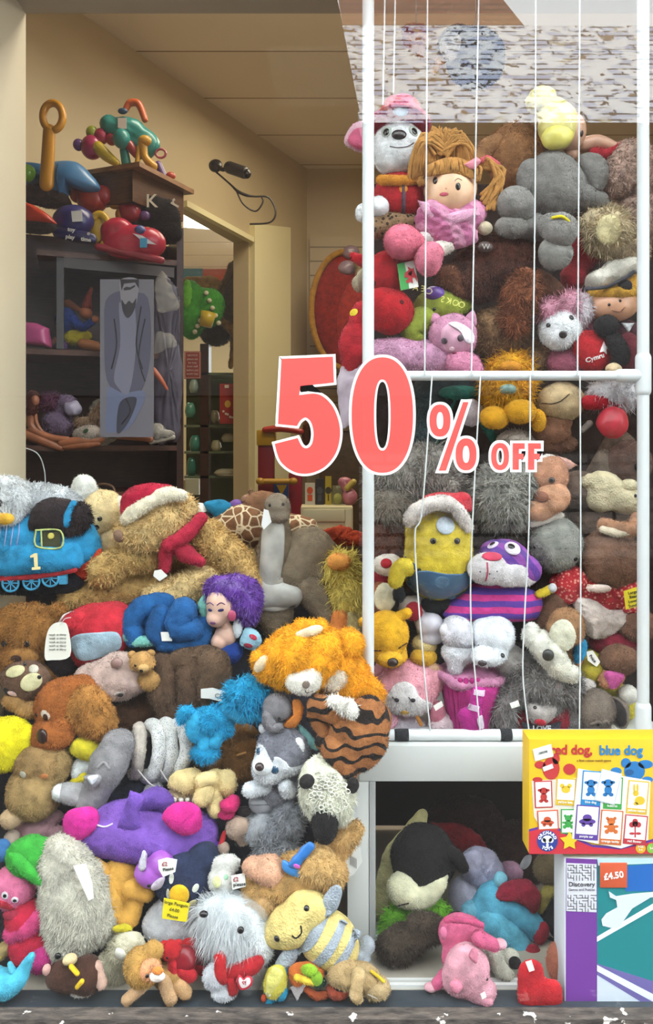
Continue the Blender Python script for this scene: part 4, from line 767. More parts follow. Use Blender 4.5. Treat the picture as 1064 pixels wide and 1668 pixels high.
ht = t.p('heart_tag', PF([(397, 1594), (390, 1588), (386, 1598), (392, 1612), (404, 1610), (411, 1602), (410, 1592), (402, 1590)], 1.6, 24), mat('#c22a3c', 'flat'), lump=0); t.p('tag_face', PF([(397, 1597), (391, 1592), (389, 1599), (394, 1609), (403, 1607), (408, 1601), (407, 1594), (402, 1593)], 1.6, 25.5), mat('#e6dada', 'flat'), on=ht, lump=0); t.text(None, 'ty', 398, 1600, 10, mat('#b02a3a', 'flat'), w=27.6, rot=20)
t = T('plush_bird', 'small yellow and blue felt bird with an orange and green wing', PT, 470, 1600, Yp(1650, .0), HEAP)
b = t.p('body', PF([(436, 1582), (452, 1572), (466, 1582), (466, 1604), (452, 1624), (436, 1622), (430, 1602)], 16, 6), '#d0c34e'); t.p('head', PF([(440, 1582), (448, 1575), (462, 1586), (452, 1608), (436, 1622), (434, 1596)], 6, 18), '#d8cf72', lump=0)
t.on(b, 'eye', 438, 1610, 5, '#e8e8d8'); t.on(b, 'eye', 450, 1594, 2.5, BK, rv=1.5); t.p('comb', BL((456, 1616, 12, 12, 4), (440, 1632, 9, 8, 2), (464, 1590, 5, 14, 2)), '#2793b8'); t.p('wing', PF([(470, 1580), (488, 1568), (512, 1570), (528, 1584), (520, 1600), (496, 1600), (478, 1604)], 14, 4), '#c96a2c'); t.p('wing_tip', E(504, 1580, 14, 10, 20, 5, rot=-10), '#8fb82e'); t.p('wing_tip', E(516, 1594, 10, 12, 18, 6), '#84b02c'); t.p('wing_band', TB((484, 1592, 5, 18), (500, 1596, 5, 20), (512, 1602, 4, 16)), '#d8b83c'); t.p('beak', E(430, 1626, 5, 6, 4), '#b8482a')
t = T('toy_insect', 'small red beaded toy with a brown spot beside the beige rabbit', 'toy', 552, 1618, Yp(1655, .0), None)
b = t.p('body', E(552, 1612, 20, 15, 4, 14), '#a64a34'); t.on(b, 'spot', 556, 1602, 12, '#3c2426', rv=6); t.p('foot', TB((500, 1612, 5, 2), (515, 1622, 6, 4), (532, 1618, 5, 4)), '#a8502c'); t.p('wing', PF([(472, 1608), (490, 1600), (498, 1606), (484, 1630)], 2, 2, smooth=False), '#d9cfd0'); t.p('face', E(520, 1600, 12, 9, 0), mat('#2f4c3a', 'spots', '#c8d8d0', 2)) 
t = T('plush_rabbit', 'beige velvety plush rabbit lying at the foot of the white panel', PT, 592, 1600, Yp(1655, .0), HEAP)
be = '#b09469'
t.p('body', BL((560, 1586, 26, 24, 6, 20), (590, 1592, 28, 22, 4)), be, fur=1, k=.5); h = t.p('head', E(612, 1608, 24, 20, 6, 17), '#b39a72', fur=1, k=.5); t.p('ear', TB((585, 1590, 12, 20), (580, 1615, 11, 22), (583, 1626, 8, 22)), '#b89e72', on=h); t.on(h, 'highlight', 606, 1612, 9, '#d9cfc0', rv=1.5, rot=-20, bulge=.3); t.p('ribbon', TB((606, 1583, 2.5, 18), (625, 1598, 2.5, 20)), '#d4b42c')
t = T('teddy_bear', 'brown teddy bear half hidden between the terrier bag and the red bears', PT, 342, 1545, Yp(1560, .03), HEAP); t.p('body', BL((342, 1545, 22, 22), (330, 1590, 14, 14)), '#8a623c', fur=1)
t = T('plush_toy', 'pale pink plush head showing between the tan slumped bear and green cap', PT, 65, 1352, Yp(1350, .03), HEAP); t.p('head', BL((60, 1350, 36, 20), (110, 1375, 30, 26), (85, 1330, 20, 12)), '#b58c94')
t = T('plush_toy', 'blue plush corner at the left edge above the pink face', PT, 5, 1390, Yp(1390, .0), HEAP); t.p('body', BL((4, 1385, 14, 18)), '#4a86c4')
t = T('plush_toy', 'dark brown plush limb behind the russet dog and the large chocolate animal', PT, 215, 1160, Yp(1150, .06), HEAP); t.p('limb', BL((215, 1165, 34, 22), (235, 1150, 20, 26), (200, 1185, 24, 16)), '#6b4a34', fur=1)
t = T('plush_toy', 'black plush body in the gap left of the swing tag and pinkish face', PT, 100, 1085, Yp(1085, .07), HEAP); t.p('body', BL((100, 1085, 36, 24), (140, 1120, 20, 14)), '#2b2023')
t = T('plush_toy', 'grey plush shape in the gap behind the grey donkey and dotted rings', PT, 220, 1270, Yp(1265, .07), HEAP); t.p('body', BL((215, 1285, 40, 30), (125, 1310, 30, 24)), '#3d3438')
# ================= PIPE CAGE ON THE RIGHT =================
wh = mat('#cdd0d2', 'flat'); YF = .23
t = T('display_unit', 'white painted shelf unit that carries the pipe cage, open cubby below', 'display unit', 800, 1260, .2)
t.p('worktop', BX(585, 1215, 1110, 1273, 0, 400, 1.5), white, hard=True)
t.p('side_panel', BX(566, 1274, 601, 1545, 0, 380, 1), white, hard=True); t.p('edge_strip', BX(601.5, 1274, 612, 1540, 1, 40, 1), mat('#a9abab', 'paint'), hard=True)
t.p('back_panel', BX(480, 1109, 1230, 1376, -392, 10), mat('#2c1f1b', 'paint'), hard=True)  # dark colour stands in for the shade inside the cubby
t = T('pipe_frame', 'white plastic pipe frame holding stacked soft toys behind elastic cords', 'frame', 820, 1197, YF)
for u in (600, 1048):
    t.p('post', TB((u, -150, 9.5), (u, 1192, 9.5), ns=20, seg=3), wh, lump=0)
t.p('rail', TB((600, 612, 8), (1048, 612, 8), ns=20, seg=3), wh, lump=0); t.p('rail', TB((610, 1197, 9), (1090, 1197, 9), ns=20, seg=3), wh, lump=0); t.p('rail', TB((600, -60, 9), (1048, -60, 9), ns=20, seg=3), wh, lump=0)
for v in (612, 1180): t.p('pipe_joint', TB((1048, v-28, 12.5), (1048, v+24, 12.5), ns=20, seg=3), wh, lump=0)
t.p('pipe_joint', TB((1010, 612, 11), (1040, 612, 11), ns=20, seg=3), wh, lump=0)
for u in (656, 824): t.p('tape_band', TB((u-6, 1197, 9.8), (u+6, 1197, 9.8), ns=20, seg=3), '#26262a', lump=0)
t.p('end_plug', TB((632, 1197, 8.6), (650, 1197, 9.3), ns=20, seg=3), '#1f1f22', lump=0)
t = T('cord_net', 'thin white elastic cords stretched up and down the pipe frame', 'cord', 780, 600, YF-.014)
for pts in (((697, -55), (692, 610)), ((781, -55), (772, 400), (768, 612)), ((873, -55), (872, 300), (868, 612)), ((945, -55), (943, 300), (941, 612)),
            ((704, 612), (688, 830), (676, 880), (690, 1080), (701, 1190)), ((783, 612), (770, 850), (767, 1000), (776, 1120), (782, 1188)), ((864, 612), (862, 850), (855, 1000), (852, 1100), (862, 1192)), ((945, 612), (946, 800), (946, 1000), (944, 1192)), ((628, -55), (624, 170)), ((645, -55), (641, 150))):
    t.p('cord', TB(*[(u, v, 1.25, 0) for u, v in pts], ns=6, seg=24), wh, lump=0)
prism('gap_sheet', [P(606, 300, .66), P(1120, 300, .66), P(1120, 1150, .66), P(606, 1150, .66)], (0, .02, 0), mat('#3a2f2b'), None)  # added dark sheet in place of the shade between the caged toys
tagp(bpy.data.objects['gap_sheet'], 'added dark brown sheet behind the caged soft toys, standing in for shade', 'cloth')
# ================= SOFT TOYS IN THE CAGE =================
CG = 'soft toys stacked in the pipe cage'; YC = .345
def C(name, label, u, v, d=0, cat_=PT): return T(name, label, cat_, u, v, YC+d, CG)
t = C('plush_penguin', 'black plush penguin with orange beak tip high in the cage behind reflections', 770, 90, .15)
h = t.p('body', BL((775, 95, 48, 50, 0, 36), (740, 70, 26, 26)), '#221f22'); t.p('beak', TB((718, 100, 9, 10), (706, 118, 4, 14)), '#c98a3c'); t.p('belly', E(735, 75, 18, 22, 22, 12), '#cfcac6'); t.p('hanging_cord', TB((775, 50, 1, 0), (775, -560, 1, 0), ns=6), '#cccccc', lump=0)
t = C('plush_fish', 'orange and red plush fish high in the cage left of the black penguin', 675, 70, .15)
b = t.p('body', PF([(655, 48), (670, 40), (692, 42), (696, 62), (690, 96), (676, 84), (658, 72)], 16), '#c9742e'); t.patch(b, 'stripe', [(656, 50), (690, 44), (694, 58), (660, 64)], '#a8342a'); t.p('hanging_cord', TB((678, 45, 1, 0), (678, -560, 1, 0), ns=6), '#cccccc', lump=0)
t = C('teddy_bear', 'tan plush bear body with raised arm behind the rag doll ponytail', 835, 260, .06)
t.p('body', BL((840, 255, 46, 56, 0, 34)), '#a8794f', fur=1); t.p('arm', TB((820, 235, 18, 6), (795, 240, 16, 8), (782, 262, 14, 8)), '#ae8056', fur=1); t.p('ear', E(880, 250, 14, 30, -4), '#7a6354')
t = C('doll', 'plush doll hanging head down with shiny yellow hair and a hair bun', 915, 210, -.01, 'doll')
ye2 = mat('#dcd080', 'satin'); h = t.p('head', E(930, 215, 24, 32, 6, 26), mat('#d8a98c', 'satin'), lump=0); t.p('hair', BL((910, 205, 32, 38, 12, 30), (900, 180, 24, 22, 8)), ye2, lump=1); t.p('fringe', BL((908, 222, 26, 20, 26, 18, 25)), mat('#e0d56c', 'satin'), lump=1); t.p('hair_bun', BL((884, 163, 23, 22, 10), (872, 168, 14, 14, 8)), ye2, lump=2.5)
t.on(h, 'eye', 941, 226, 3.2, mat(BK, 'gloss'), rv=5); t.p('arm', TB((950, 236, 12, 0), (975, 232, 12, 0), (1000, 240, 9, 0)), mat('#d3a288', 'satin'), lump=0); t.p('dress', TB((968, 250, 10, 4), (990, 252, 9, 4), (1012, 238, 8, 2)), '#a8202e'); t.p('neck', E(930, 250, 12, 14, 0), mat('#c99a80', 'satin'), lump=0)

ge = '#807d79'
t = C('plush_elephant', 'large smooth grey plush elephant with a yellow banded foot', 905, 330, -.005)
t.p('body', BL((905, 310, 54, 48, 6, 40), (900, 285, 40, 36, 6)), ge, lump=.5); t.p('ear', E(866, 292, 24, 34, 18, 12), '#86837f'); t.p('ear', PF([(945, 255), (970, 250), (990, 268), (988, 300), (970, 312), (955, 290)], 12, 26), ge)
t.p('arm', TB((950, 320, 20, 18), (975, 328, 17, 14)), '#7b7975'); t.p('foot', BL((839, 331, 29, 27, 40, 24), (850, 338, 22, 20, 34)), '#8b8884', lump=.4); t.p('foot', BL((834, 369, 26, 19, 34)), '#87847f'); t.p('leg', TB((870, 370, 22, 20), (850, 368, 18, 24)), '#827f7b')
f = t.p('foot', BL((913, 375, 27, 28, 48, 24), (900, 365, 22, 20, 34)), '#8b8884', lump=.4); t.p('band', TB((902, 354, 2.5, 66), (914, 354, 2.5, 72), (926, 360, 2.5, 68)), '#d8c51c', on=f, lump=0); t.p('foot', E(905, 412, 27, 27, 36, 22), '#8f8d88', lump=.4)
t = C('teddy_bear', 'dusty pink curly teddy bear pressed against the right hand post', 1030, 300, .0)
h = t.p('head', BL((1030, 278, 48, 46, 6, 36), (1000, 298, 26, 24, 16)), '#b79a8c', fur=4); t.eyes(h, BK, (1031, 277, 4)); t.on(h, 'nose', 1000, 294, 5, '#8f766c', rv=6); t.p('body', E(1040, 355, 46, 44, 0, 36), '#ad9284', fur=4)
t = C('teddy_bear', 'cream shaggy teddy bear foot and leg below the dusty pink bear', 990, 385, -.02)
t.p('leg', BL((990, 378, 38, 38, 6, 32), (975, 360, 28, 22, 4)), '#c9b795', fur=3); t.p('sole', E(992, 374, 20, 24, 36, 8, rot=-10), '#cfc296'); t.p('body', BL((1020, 410, 36, 30, -6)), '#b9a488', fur=2)
t = C('plush_toy', 'red plush shape right of the elephant foot', 955, 410, .02); t.p('body', BL((952, 408, 26, 36, 0, 24), (935, 450, 22, 24)), '#b02031')

t = C('plush_dog', 'white plush puppy in a pink and red hat and plain red vest with pink ears', 650, 270, -.0)
wd = '#e2e3e5'
h = t.p('head', BL((650, 242, 44, 42, 8, 36), (648, 262, 36, 28, 16)), wd, lump=.3); hat = t.p('hat', LT([(0, 48), (16, 46), (30, 34), (36, 14), (38, 8), (48, 4), (50, 0), (46, -3), (36, 2), (0, 2)], 652, 204, 10, rot=-3, tilt=-14), mat('#c9546e', 'patch', '#b3202f', 1.6)); t.p('bobble', BL((650, 166, 11, 9, 22)), '#7d2420', on=hat); t.p('hat_patch', E(653, 180, 12, 9, 46, 3), '#8fa8c4', on=hat)
for u, v in ((628, 225), (671, 224)): t.on(h, 'eye_white', u, v, 8.5, '#a8b0a6', rv=10.5, bulge=.25); t.on(h, 'eye', u, v+2, 5, mat(BK, 'gloss'), rv=6.5, up=2)
t.on(h, 'nose', 647, 233, 12, mat('#2a2626', 'gloss'), rv=8.5, bulge=.6); t.line(h, 'mouth', [(633, 251), (645, 254), (660, 252), (670, 245)], .9, '#6a6468')
e = t.p('ear', PF([(561, 232), (572, 206), (590, 198), (604, 205), (602, 245), (584, 248)], 10, 0), '#e3b6c4', on=h); t.p('inner_ear', PF([(566, 230), (576, 212), (592, 206), (600, 215), (598, 240), (582, 242)], 7, 6), '#d06484', on=e)
v_ = t.p('vest', BL((650, 318, 40, 40, 8, 34)), '#b3202a', lump=.5); t.p('collar', TB((622, 292, 7, 34), (650, 296, 8, 42), (682, 292, 7, 34)), '#cf8a2c', on=v_); t.line(v_, 'zip', [(653, 298), (654, 320), (655, 352)], 3.2, '#54404f'); t.on(v_, 'button', 654, 318, 7, '#d88b2e', bulge=.3)
t.p('arm', BL((617, 336, 17, 16, 26)), wd); t.p('arm', BL((592, 347, 13, 15, 6)), wd); t.p('leg', TB((612, 368, 20, 10), (650, 366, 20, 12), (680, 366, 16, 8)), mat('#9a7c5c', 'spots', '#3a2c22', .9), fur=1)

t = C('rag_doll', 'rag doll with ginger woollen hair, pink satin dress and pink boots', 735, 330, -.035, 'doll')
sk2 = '#ddb08c'; h = t.p('head', BL((734, 308, 43, 40, 10, 32), (728, 325, 32, 26, 16)), mat(sk2, 'satin'), lump=.2)
yc = '#b98444'
def strands(name, n, f, r=2.6, on=h, w0=30): return t.p(name, J(*[TB(*f(k/n), ns=7, seg=12) for k in range(n)]), yc, on=on, lump=0)
strands('hair', 60, lambda a: (lambda e, l: [(722+RNG.normal()*6, 246+RNG.normal()*4, 3, 34), (722-(34*l)*math.cos(e)+RNG.normal()*3, 238-20*math.sin(e)+RNG.normal()*3, 3, 44), (722-(48*l)*math.cos(e), 248-14*math.sin(e)+18*abs(math.cos(e)), 3, 34), (722-(50*l)*math.cos(e), 262+26*abs(math.cos(e))*l, 2.8, 22)])(a*math.pi, .8+.3*RNG.random()))
strands('fringe', 34, lambda a: [(700+a*74, 270-12*math.sin(a*3.1), 3, 34), (698+a*80+RNG.normal()*3, 278-8*math.sin(a*3.1)+RNG.normal()*3, 2.6, 42), (696+a*86, 286-8*math.sin(a*3.1)+a*8, 2.2, 38)])
strands('hair_bunch', 30, lambda a: [(778, 266+a*8, 3, 18), (794+10*a, 262+a*16, 3.4, 28-a*6), (812-2*a+RNG.normal()*4, 290+RNG.normal()*4, 3.4, 28-RNG.random()*12), (800+RNG.normal()*9, 328+RNG.normal()*6, 3, 20)])
strands('hair_bunch', 18, lambda a: [(698, 262+a*20, 3, 14), (688-6*a+RNG.normal()*2, 272+a*24, 3, 20), (684+RNG.normal()*5, 294+a*8, 3, 18)])
rb = t.p('ribbon', PF([(756, 268), (776, 256), (784, 262), (774, 276), (764, 274)], 4, 44, smooth=False), mat('#e08898', 'satin')); t.p('ribbon', TB((784, 262, 4, 24), (795, 258, 4, 26), (812, 268, 3.5, 22)), '#cf6068')
for u, v in ((706, 302), (741, 314)): t.on(h, 'eye', u, v, 4.2, mat('#2a2220', 'gloss'), rv=6, bulge=.5); t.line(h, 'eyebrow', [(u-5, v-9), (u, v-13), (u+6, v-10)], .6, '#8a6a50', n=6)
t.on(h, 'mouth', 719, 326, 7, '#b85060', rv=3, bulge=.4); t.on(h, 'nose', 722, 317, 1.5, '#c08a70')
dm = mat('#c98aa6', 'stripe_d', '#b5688e', 1.1)
d_ = t.p('dress', BL((728, 366, 48, 34, 10, 26), (710, 352, 30, 26, 14), (765, 350, 28, 22, 12), (740, 388, 34, 18, 14)), dm, lump=3); c_ = t.p('collar', PF([(680, 326), (700, 332), (718, 350), (702, 356), (688, 344)], 5, 34, smooth=False), '#d6a0ba', on=d_); t.p('collar', PF([(720, 352), (745, 345), (778, 338), (782, 350), (750, 362), (730, 366)], 5, 36, smooth=False), '#d6a0ba', on=d_)
t.p('leg', TB((705, 385, 12, 10), (690, 388, 12, 14)), '#e2dcd8'); t.p('boot', BL((655, 394, 29, 28, 34, 26), (672, 396, 20, 20, 28)), '#d56f84', lump=.3); t.p('leg', TB((730, 398, 12, 14), (712, 408, 13, 20)), '#dcd2c8'); t.p('boot', BL((698, 422, 22, 27, 38, 22), (706, 412, 16, 16, 34)), '#d2758a', lump=.3); t.p('hand', E(790, 372, 13, 11, 12), '#cfc0a4')

dr = '#b51a26'
t = C('plush_dragon', 'red plush dragon holding a small flag with a red dragon on green and white', 632, 475, -.01)
h = t.p('head', BL((632, 445, 36, 36, 8, 32)), dr, lump=.6); t.p('ear', TB((606, 428, 12, 16), (588, 424, 10, 14), (576, 416, 6, 10)), dr, on=h); t.p('ear', TB((660, 420, 10, 14), (680, 416, 9, 10)), dr, on=h); s_ = t.p('muzzle', BL((636, 508, 38, 36, 20, 32), (620, 490, 24, 20, 22)), '#b0151f', lump=.4)
t.on(s_, 'nostril', 607, 494, 3, '#5a0c10'); t.on(s_, 'nostril', 652, 497, 4, '#5a0c10'); t.on(h, 'eye', 608, 464, 5, '#5a0c10')
tt = T('flag', 'small green and white flag with a red dragon emblem held by the red plush dragon', 'flag', 664, 450, YC-.075)
fl = tt.p('cloth', PL([(647, 430), (675, 424), (682, 467), (653, 473)], 1.2, 2), mat('#e2e2dc', 'flat'), hard=True); tt.p('lower_half', PL([(647, 430), (659, 427.5), (667, 470), (653, 473)], .6, 2.7), mat('#3f9a4a', 'flat'), hard=True, on=fl)
tt.p('emblem', J(PL([(660, 444), (666, 440), (664, 434), (671, 438), (674, 436), (675, 441), (679, 450), (680, 460), (676, 452), (672, 452), (673, 462), (669, 458), (664, 462), (662, 458), (666, 452), (659, 452)], .5, 3.4), PL([(664, 446), (672, 440), (670, 450)], .5, 3.4)), mat('#b3202c', 'flat'), hard=True, on=fl)
t = C('plush_dragon', 'second red plush dragon left of the post with a yellow price sticker', 578, 550, -.0)
b = t.p('body', BL((580, 560, 28, 38, 4, 24), (590, 520, 22, 30, 2), (572, 590, 18, 28, 0)), '#b01a28'); t.on(b, 'sticker', 576, 511, 9, mat('#d9c01c', 'flat'), rv=6, bulge=.15)
t = C('plush_dog', 'pale plush snout peeking at the post between the two red dragons', 588, 465, .03); t.p('head', BL((586, 462, 12, 14), (592, 448, 10, 10)), '#b9ab92')

t = C('plush_frog', 'lime green plush frog lying under the red dragon', 712, 508, .0)
h = t.p('head', BL((715, 500, 40, 30, 4, 28), (745, 495, 26, 16, 0)), '#8a9434'); t.p('leg', TB((690, 520, 22, 14), (672, 540, 20, 18), (676, 548, 16, 18)), '#8f9a38'); t.eyes(h, BK, (704, 508, 3)); t.p('ribbon', BL((708, 478, 16, 12, 24)), mat('#5c3a8a', 'satin'))
pb = '#c48aa6'
t = C('plush_cat', 'lilac pink plush kitten with printed eyes, paw hanging over the middle rail', 740, 565, -.02)
t.p('body', TB((620, 575, 22, 4), (660, 580, 30, 8), (720, 585, 28, 10)), '#c593b0', fur=1); h = t.p('head', BL((738, 548, 38, 36, 22, 32)), pb, fur=1, k=.5); f = t.patch(h, 'face', [(715, 545), (728, 530), (748, 532), (766, 545), (764, 566), (745, 578), (722, 572)], mat('#cf9ab0', 'satin'), th=3); t.patch(h, 'blaze', [(726, 532), (740, 530), (766, 545), (768, 560), (754, 562), (744, 545)], '#e3d6de', th=5)
for u, v in ((721, 558), (744, 555)): t.on(h, 'eye', u, v, 5, mat('#4a3c46', 'gloss'), rv=5.5, up=4)
t.on(h, 'nose', 732, 569, 4, '#e0bcc6', up=4); t.on(h, 'mouth', 737, 575, 3, '#8f3a54', up=4); t.p('ear', PF([(757, 520), (772, 506), (776, 530)], 6, 16), pb, on=h); t.p('ear', E(708, 520, 10, 10, 14), pb, on=h); t.p('arm', TB((745, 590, 20, 30), (762, 597, 21, 40), (768, 602, 17, 42)), '#c9809e', fur=1)
t.p('skirt', PF([(548, 620), (570, 570), (620, 560), (640, 590), (600, 640), (560, 700)], 12, -10), mat('#a99aa6', 'satin'), lump=3)

bd = '#5a3124'
t = C('plush_dog', 'large dark brown shaggy plush dog under the rag doll and grey elephant', 800, 450, .0)
t.p('body', BL((805, 425, 62, 44, 0, 36), (770, 450, 40, 30, 4), (850, 420, 30, 36, 0), (780, 470, 40, 20, 0)), bd, fur=2); n_ = t.p('nose_pad', E(791, 403, 13, 9, 42, 6), mat('#3a2622', 'satin')); t.text(None, 'W', 792, 402, 12, mat('#a9a39c', 'flat'), w=49, name='emblem')
t.p('ear', BL((850, 480, 28, 44, 28, 22, -12), (840, 515, 20, 26, 24)), '#7d4526', fur=3); t.p('ear', PF([(868, 440), (895, 445), (925, 478), (920, 492), (890, 490), (872, 470)], 10, 10), '#5f3a26')
t.p('muzzle', BL((735, 455, 26, 22, 10), (745, 472, 18, 14, 12)), '#7a4a30', fur=2)
t = C('teddy_bear', 'light brown curly plush bear tucked under the dark brown dog ear', 815, 540, .02); t.p('body', BL((815, 542, 46, 44, 0, 32), (870, 585, 26, 26)), '#92704e', fur=4)
t = C('plush_puppy', 'white and pink plush puppy face with black nose, centre right of the cage', 912, 540, -.015)
h = t.p('head', BL((912, 535, 34, 32, 14, 28), (910, 546, 26, 22, 24)), '#dcdcde', fur=1); t.p('hair', BL((900, 506, 28, 18, 14), (930, 498, 24, 22, 10)), '#c48a9c', fur=3); t.p('ear', BL((948, 505, 16, 28, 14)), '#d8cfd4', fur=2, on=h); t.eyes(h, BK, (888, 533, 4), (924, 521, 4.5)); t.on(h, 'nose', 908, 549, 6.5, mat('#2a2222', 'gloss'), rv=6, up=1); t.p('body', BL((920, 590, 30, 26, 0), (960, 515, 18, 40, -8)), '#9c5468', fur=1)
t = C('pirate_doll', 'plush pirate doll with black eye patch, blond hair and knitted white cap', 1000, 480, -.01, 'doll')
h = t.p('head', BL((995, 500, 40, 26, 10, 28), (1005, 490, 36, 26, 8)), mat('#cf9a7a', 'satin'), lump=.3); t.p('hair', BL((998, 478, 42, 18, 12, 28), (1036, 470, 16, 26, 6)), '#d6a53c', fur=1); t.eyes(h, BK, (983, 501, 2.5), (1000, 495, 2.5)); t.line(h, 'mouth', [(988, 510), (1000, 512), (1008, 505)], .7, '#7d4a3a')
hat = t.p('cap', BL((985, 452, 32, 18, 16, 24, 18), (1010, 438, 34, 18, 14, 24, 20), (1035, 425, 16, 14, 8)), '#cfc9bd', lump=2.5); t.p('cap_band', TB((956, 470, 3, 38), (985, 468, 3, 42), (1015, 455, 3, 40), (1034, 442, 3, 32)), '#3c3a42', on=hat, lump=0); t.p('eye_patch', E(1018, 465, 12, 10, 36, 5), '#1e1b1e', on=h); t.p('eye_patch_cord', TB((1024, 470, 3, 34), (1040, 480, 3, 24)), '#1e1b1e', on=h); t.p('shirt', E(1015, 540, 26, 20, -4), '#4a2430'); t.p('collar', PF([(1012, 526), (1034, 526), (1024, 542)], 3, 16, smooth=False), '#c9cbd0')
t = C('plush_sheep', 'plush toy with black head in a red shirt with white lettering, on the middle rail', 975, 570, -.045)
b = t.p('shirt', BL((966, 572, 30, 34, 0, 22), (950, 560, 18, 20)), '#b01c24', lump=1); t.text(b, 'Cymru', 963, 585, 10.5, mat('#e6dcdc', 'flat'), rot=18, w=1.5, bold=.3); t.patch(b, 'emblem', [(977, 558), (980, 566), (987, 568), (981, 572), (982, 580), (976, 575), (969, 577), (972, 569)], mat('#e6dcdc', 'flat'), smooth=False)
t.p('head', E(988, 531, 20, 18, 22), '#171417'); t.p('ear', PF([(988, 548), (1005, 542), (1024, 565), (1024, 588), (1010, 594), (994, 575)], 9, 26), '#171417'); t.p('sleeve', BL((1022, 575, 20, 34, 6)), '#6a2430'); t.p('foot', E(1000, 601, 13, 10, 24), '#c9b08c')
ly = '#dfa520'
t = C('plush_lion', 'shaggy golden yellow plush lion sitting just under the middle rail', 830, 640, .0)
t.p('body', BL((825, 630, 42, 42, 0, 32), (835, 600, 36, 26, 0)), ly, fur=3, k=1.2); t.p('foot', BL((806, 680, 24, 18, 24)), '#d99f22'); t.p('foot', BL((847, 670, 26, 20, 30)), '#d99f22'); t.p('foot', BL((877, 685, 13, 18, 18)), '#d99f22'); t.p('muzzle', E(832, 597, 16, 9, 34, 10), '#cf8a24'); t.p('charm', BL((828, 634, 14, 8, 34)), mat('#7b9a94', 'satin'))
t = C('plush_monkey', 'brown plush monkey head upside down with cream stitched smile under the rail', 910, 670, .01)
h = t.p('head', BL((914, 655, 38, 32, 6, 28)), '#c4ab84'); t.line(h, 'mouth', [(880, 657), (892, 659), (905, 655), (919, 644)], .9, '#3c2c22'); t.p('ear', BL((908, 688, 24, 16, 10, 12), (900, 705, 32, 20, 4)), '#7d5640'); t.p('body', E(905, 722, 36, 18, -6), '#6a4a3a')
t = C('plush_toy', 'white fluffy plush toy with shiny red feet hanging under the rail by the right post', 995, 660, .0)
t.p('body', BL((1000, 640, 42, 24, 4, 24)), '#dad6da', fur=3); t.p('foot', TB((958, 656, 12, 14), (980, 655, 12, 14), (1010, 658, 10, 8)), '#bf2030'); t.p('bobble', BL((998, 688, 25, 26, 18)), mat('#c73a48', 'satin')); t.p('ribbon', TB((960, 690, 6, 4), (950, 700, 5, 2)), '#8a8078')
t = C('plush_bear_teal', 'dark teal plush toy with grey trim under the lilac kitten', 745, 640, .06); t.o.name = 'plush_toy'
t.p('body', BL((745, 635, 50, 34), (700, 710, 34, 34), (700, 650, 30, 50)), '#2c3a3c'); t.p('scarf', BL((748, 640, 34, 12, 28), (812, 712, 22, 14, 28), (700, 730, 20, 8, 26)), '#1f6b5c'); t.p('paw', E(768, 672, 18, 22, 30, 14), '#cbbfc4')
g1 = '#8f8981'
t = C('teddy_bear', 'shaggy mid grey plush animal left of the grey curly one, above the Santa hats', 665, 780, .02)
t.p('body', BL((650, 775, 52, 44, 0, 34), (700, 760, 44, 36), (720, 790, 34, 26)), g1, fur=3, k=1.2); t.p('head', BL((635, 815, 38, 30, 4)), '#8f8578', fur=3)
t = C('teddy_bear', 'pale grey long-haired curly plush animal in the middle of the cage', 822, 805, -.0)
t.p('head', BL((822, 805, 50, 52, 6, 40), (850, 780, 26, 28, 0)), '#98968e', fur=3, k=1.3); t.p('foot', BL((838, 718, 30, 18, 0)), '#a89c92', fur=4)
t = C('plush_puppy', 'peach coloured plush puppy with big muzzle under a white cap', 895, 790, -.01)
h = t.p('head', BL((895, 775, 30, 34, 8, 28)), '#b78468', lump=.5); m_ = t.p('muzzle', BL((900, 810, 28, 26, 22, 22), (880, 830, 24, 18, 20)), '#c49272', lump=.5); t.eyes(h, BK, (891, 781, 5)); t.on(m_, 'nose', 878, 808, 14, '#8a5a48', rv=9); t.p('ear', PF([(908, 742), (930, 750), (942, 758), (920, 766)], 5, 14, smooth=False), '#d0a294', on=h); t.p('cap', E(893, 748, 16, 8, 12), '#dcd6d2'); t.p('collar', TB((868, 852, 7, 14), (888, 846, 7, 16), (912, 840, 6, 14)), '#dcd4ca')
t = C('teddy_bear', 'smooth round grey plush head facing up with small dark eyes', 905, 885, -.005)
h = t.p('head', BL((906, 887, 42, 46, 6, 36)), '#85857e', fur=1, k=.5); t.eyes(h, BK, (868, 890, 3), (929, 907, 4)); t.on(h, 'nose', 890, 915, 6, '#6d6c66', bulge=.3)
t = C('plush_dog', 'dark brown plush dog face by the right post above the cream knit', 1025, 755, .01)
h = t.p('head', BL((1025, 755, 36, 38, 4, 28)), '#584036'); t.on(h, 'nose', 1031, 760, 8, BK); t.p('ear', E(985, 765, 18, 34, -4), '#6a5c50')
t = C('knitted_toy', 'cream cable knitted soft toy with small stitched nose, right of the cage', 990, 805, .005)
kn = mat('#c9bd9c', 'knit', None); b = t.p('body', BL((985, 800, 30, 36, 2, 24), (1015, 815, 30, 24, 6), (965, 785, 22, 14)), kn, lump=2.5); t.on(b, 'nose', 1026, 806, 3, BK); t.p('ear', E(1025, 790, 14, 10, 20), kn)
t = C('teddy_bear', 'taupe plush bear body behind the cream knitted toy', 960, 810, .05); t.p('body', BL((940, 800, 34, 34), (975, 850, 50, 28), (1010, 740, 30, 40)), '#6d5a4e')
t = C('plush_dog', 'tan and cream plush dog paw folded above the large brown bear', 1010, 860, -.02)
t.p('paw', TB((985, 855, 10, 14), (1005, 860, 11, 18), (1028, 862, 11, 14), (1040, 845, 10, 8)), '#ae8062', fur=1); t.p('paw_pad', TB((984, 862, 6, 22), (1005, 868, 6, 26), (1022, 868, 5, 24)), '#ddd0b8')

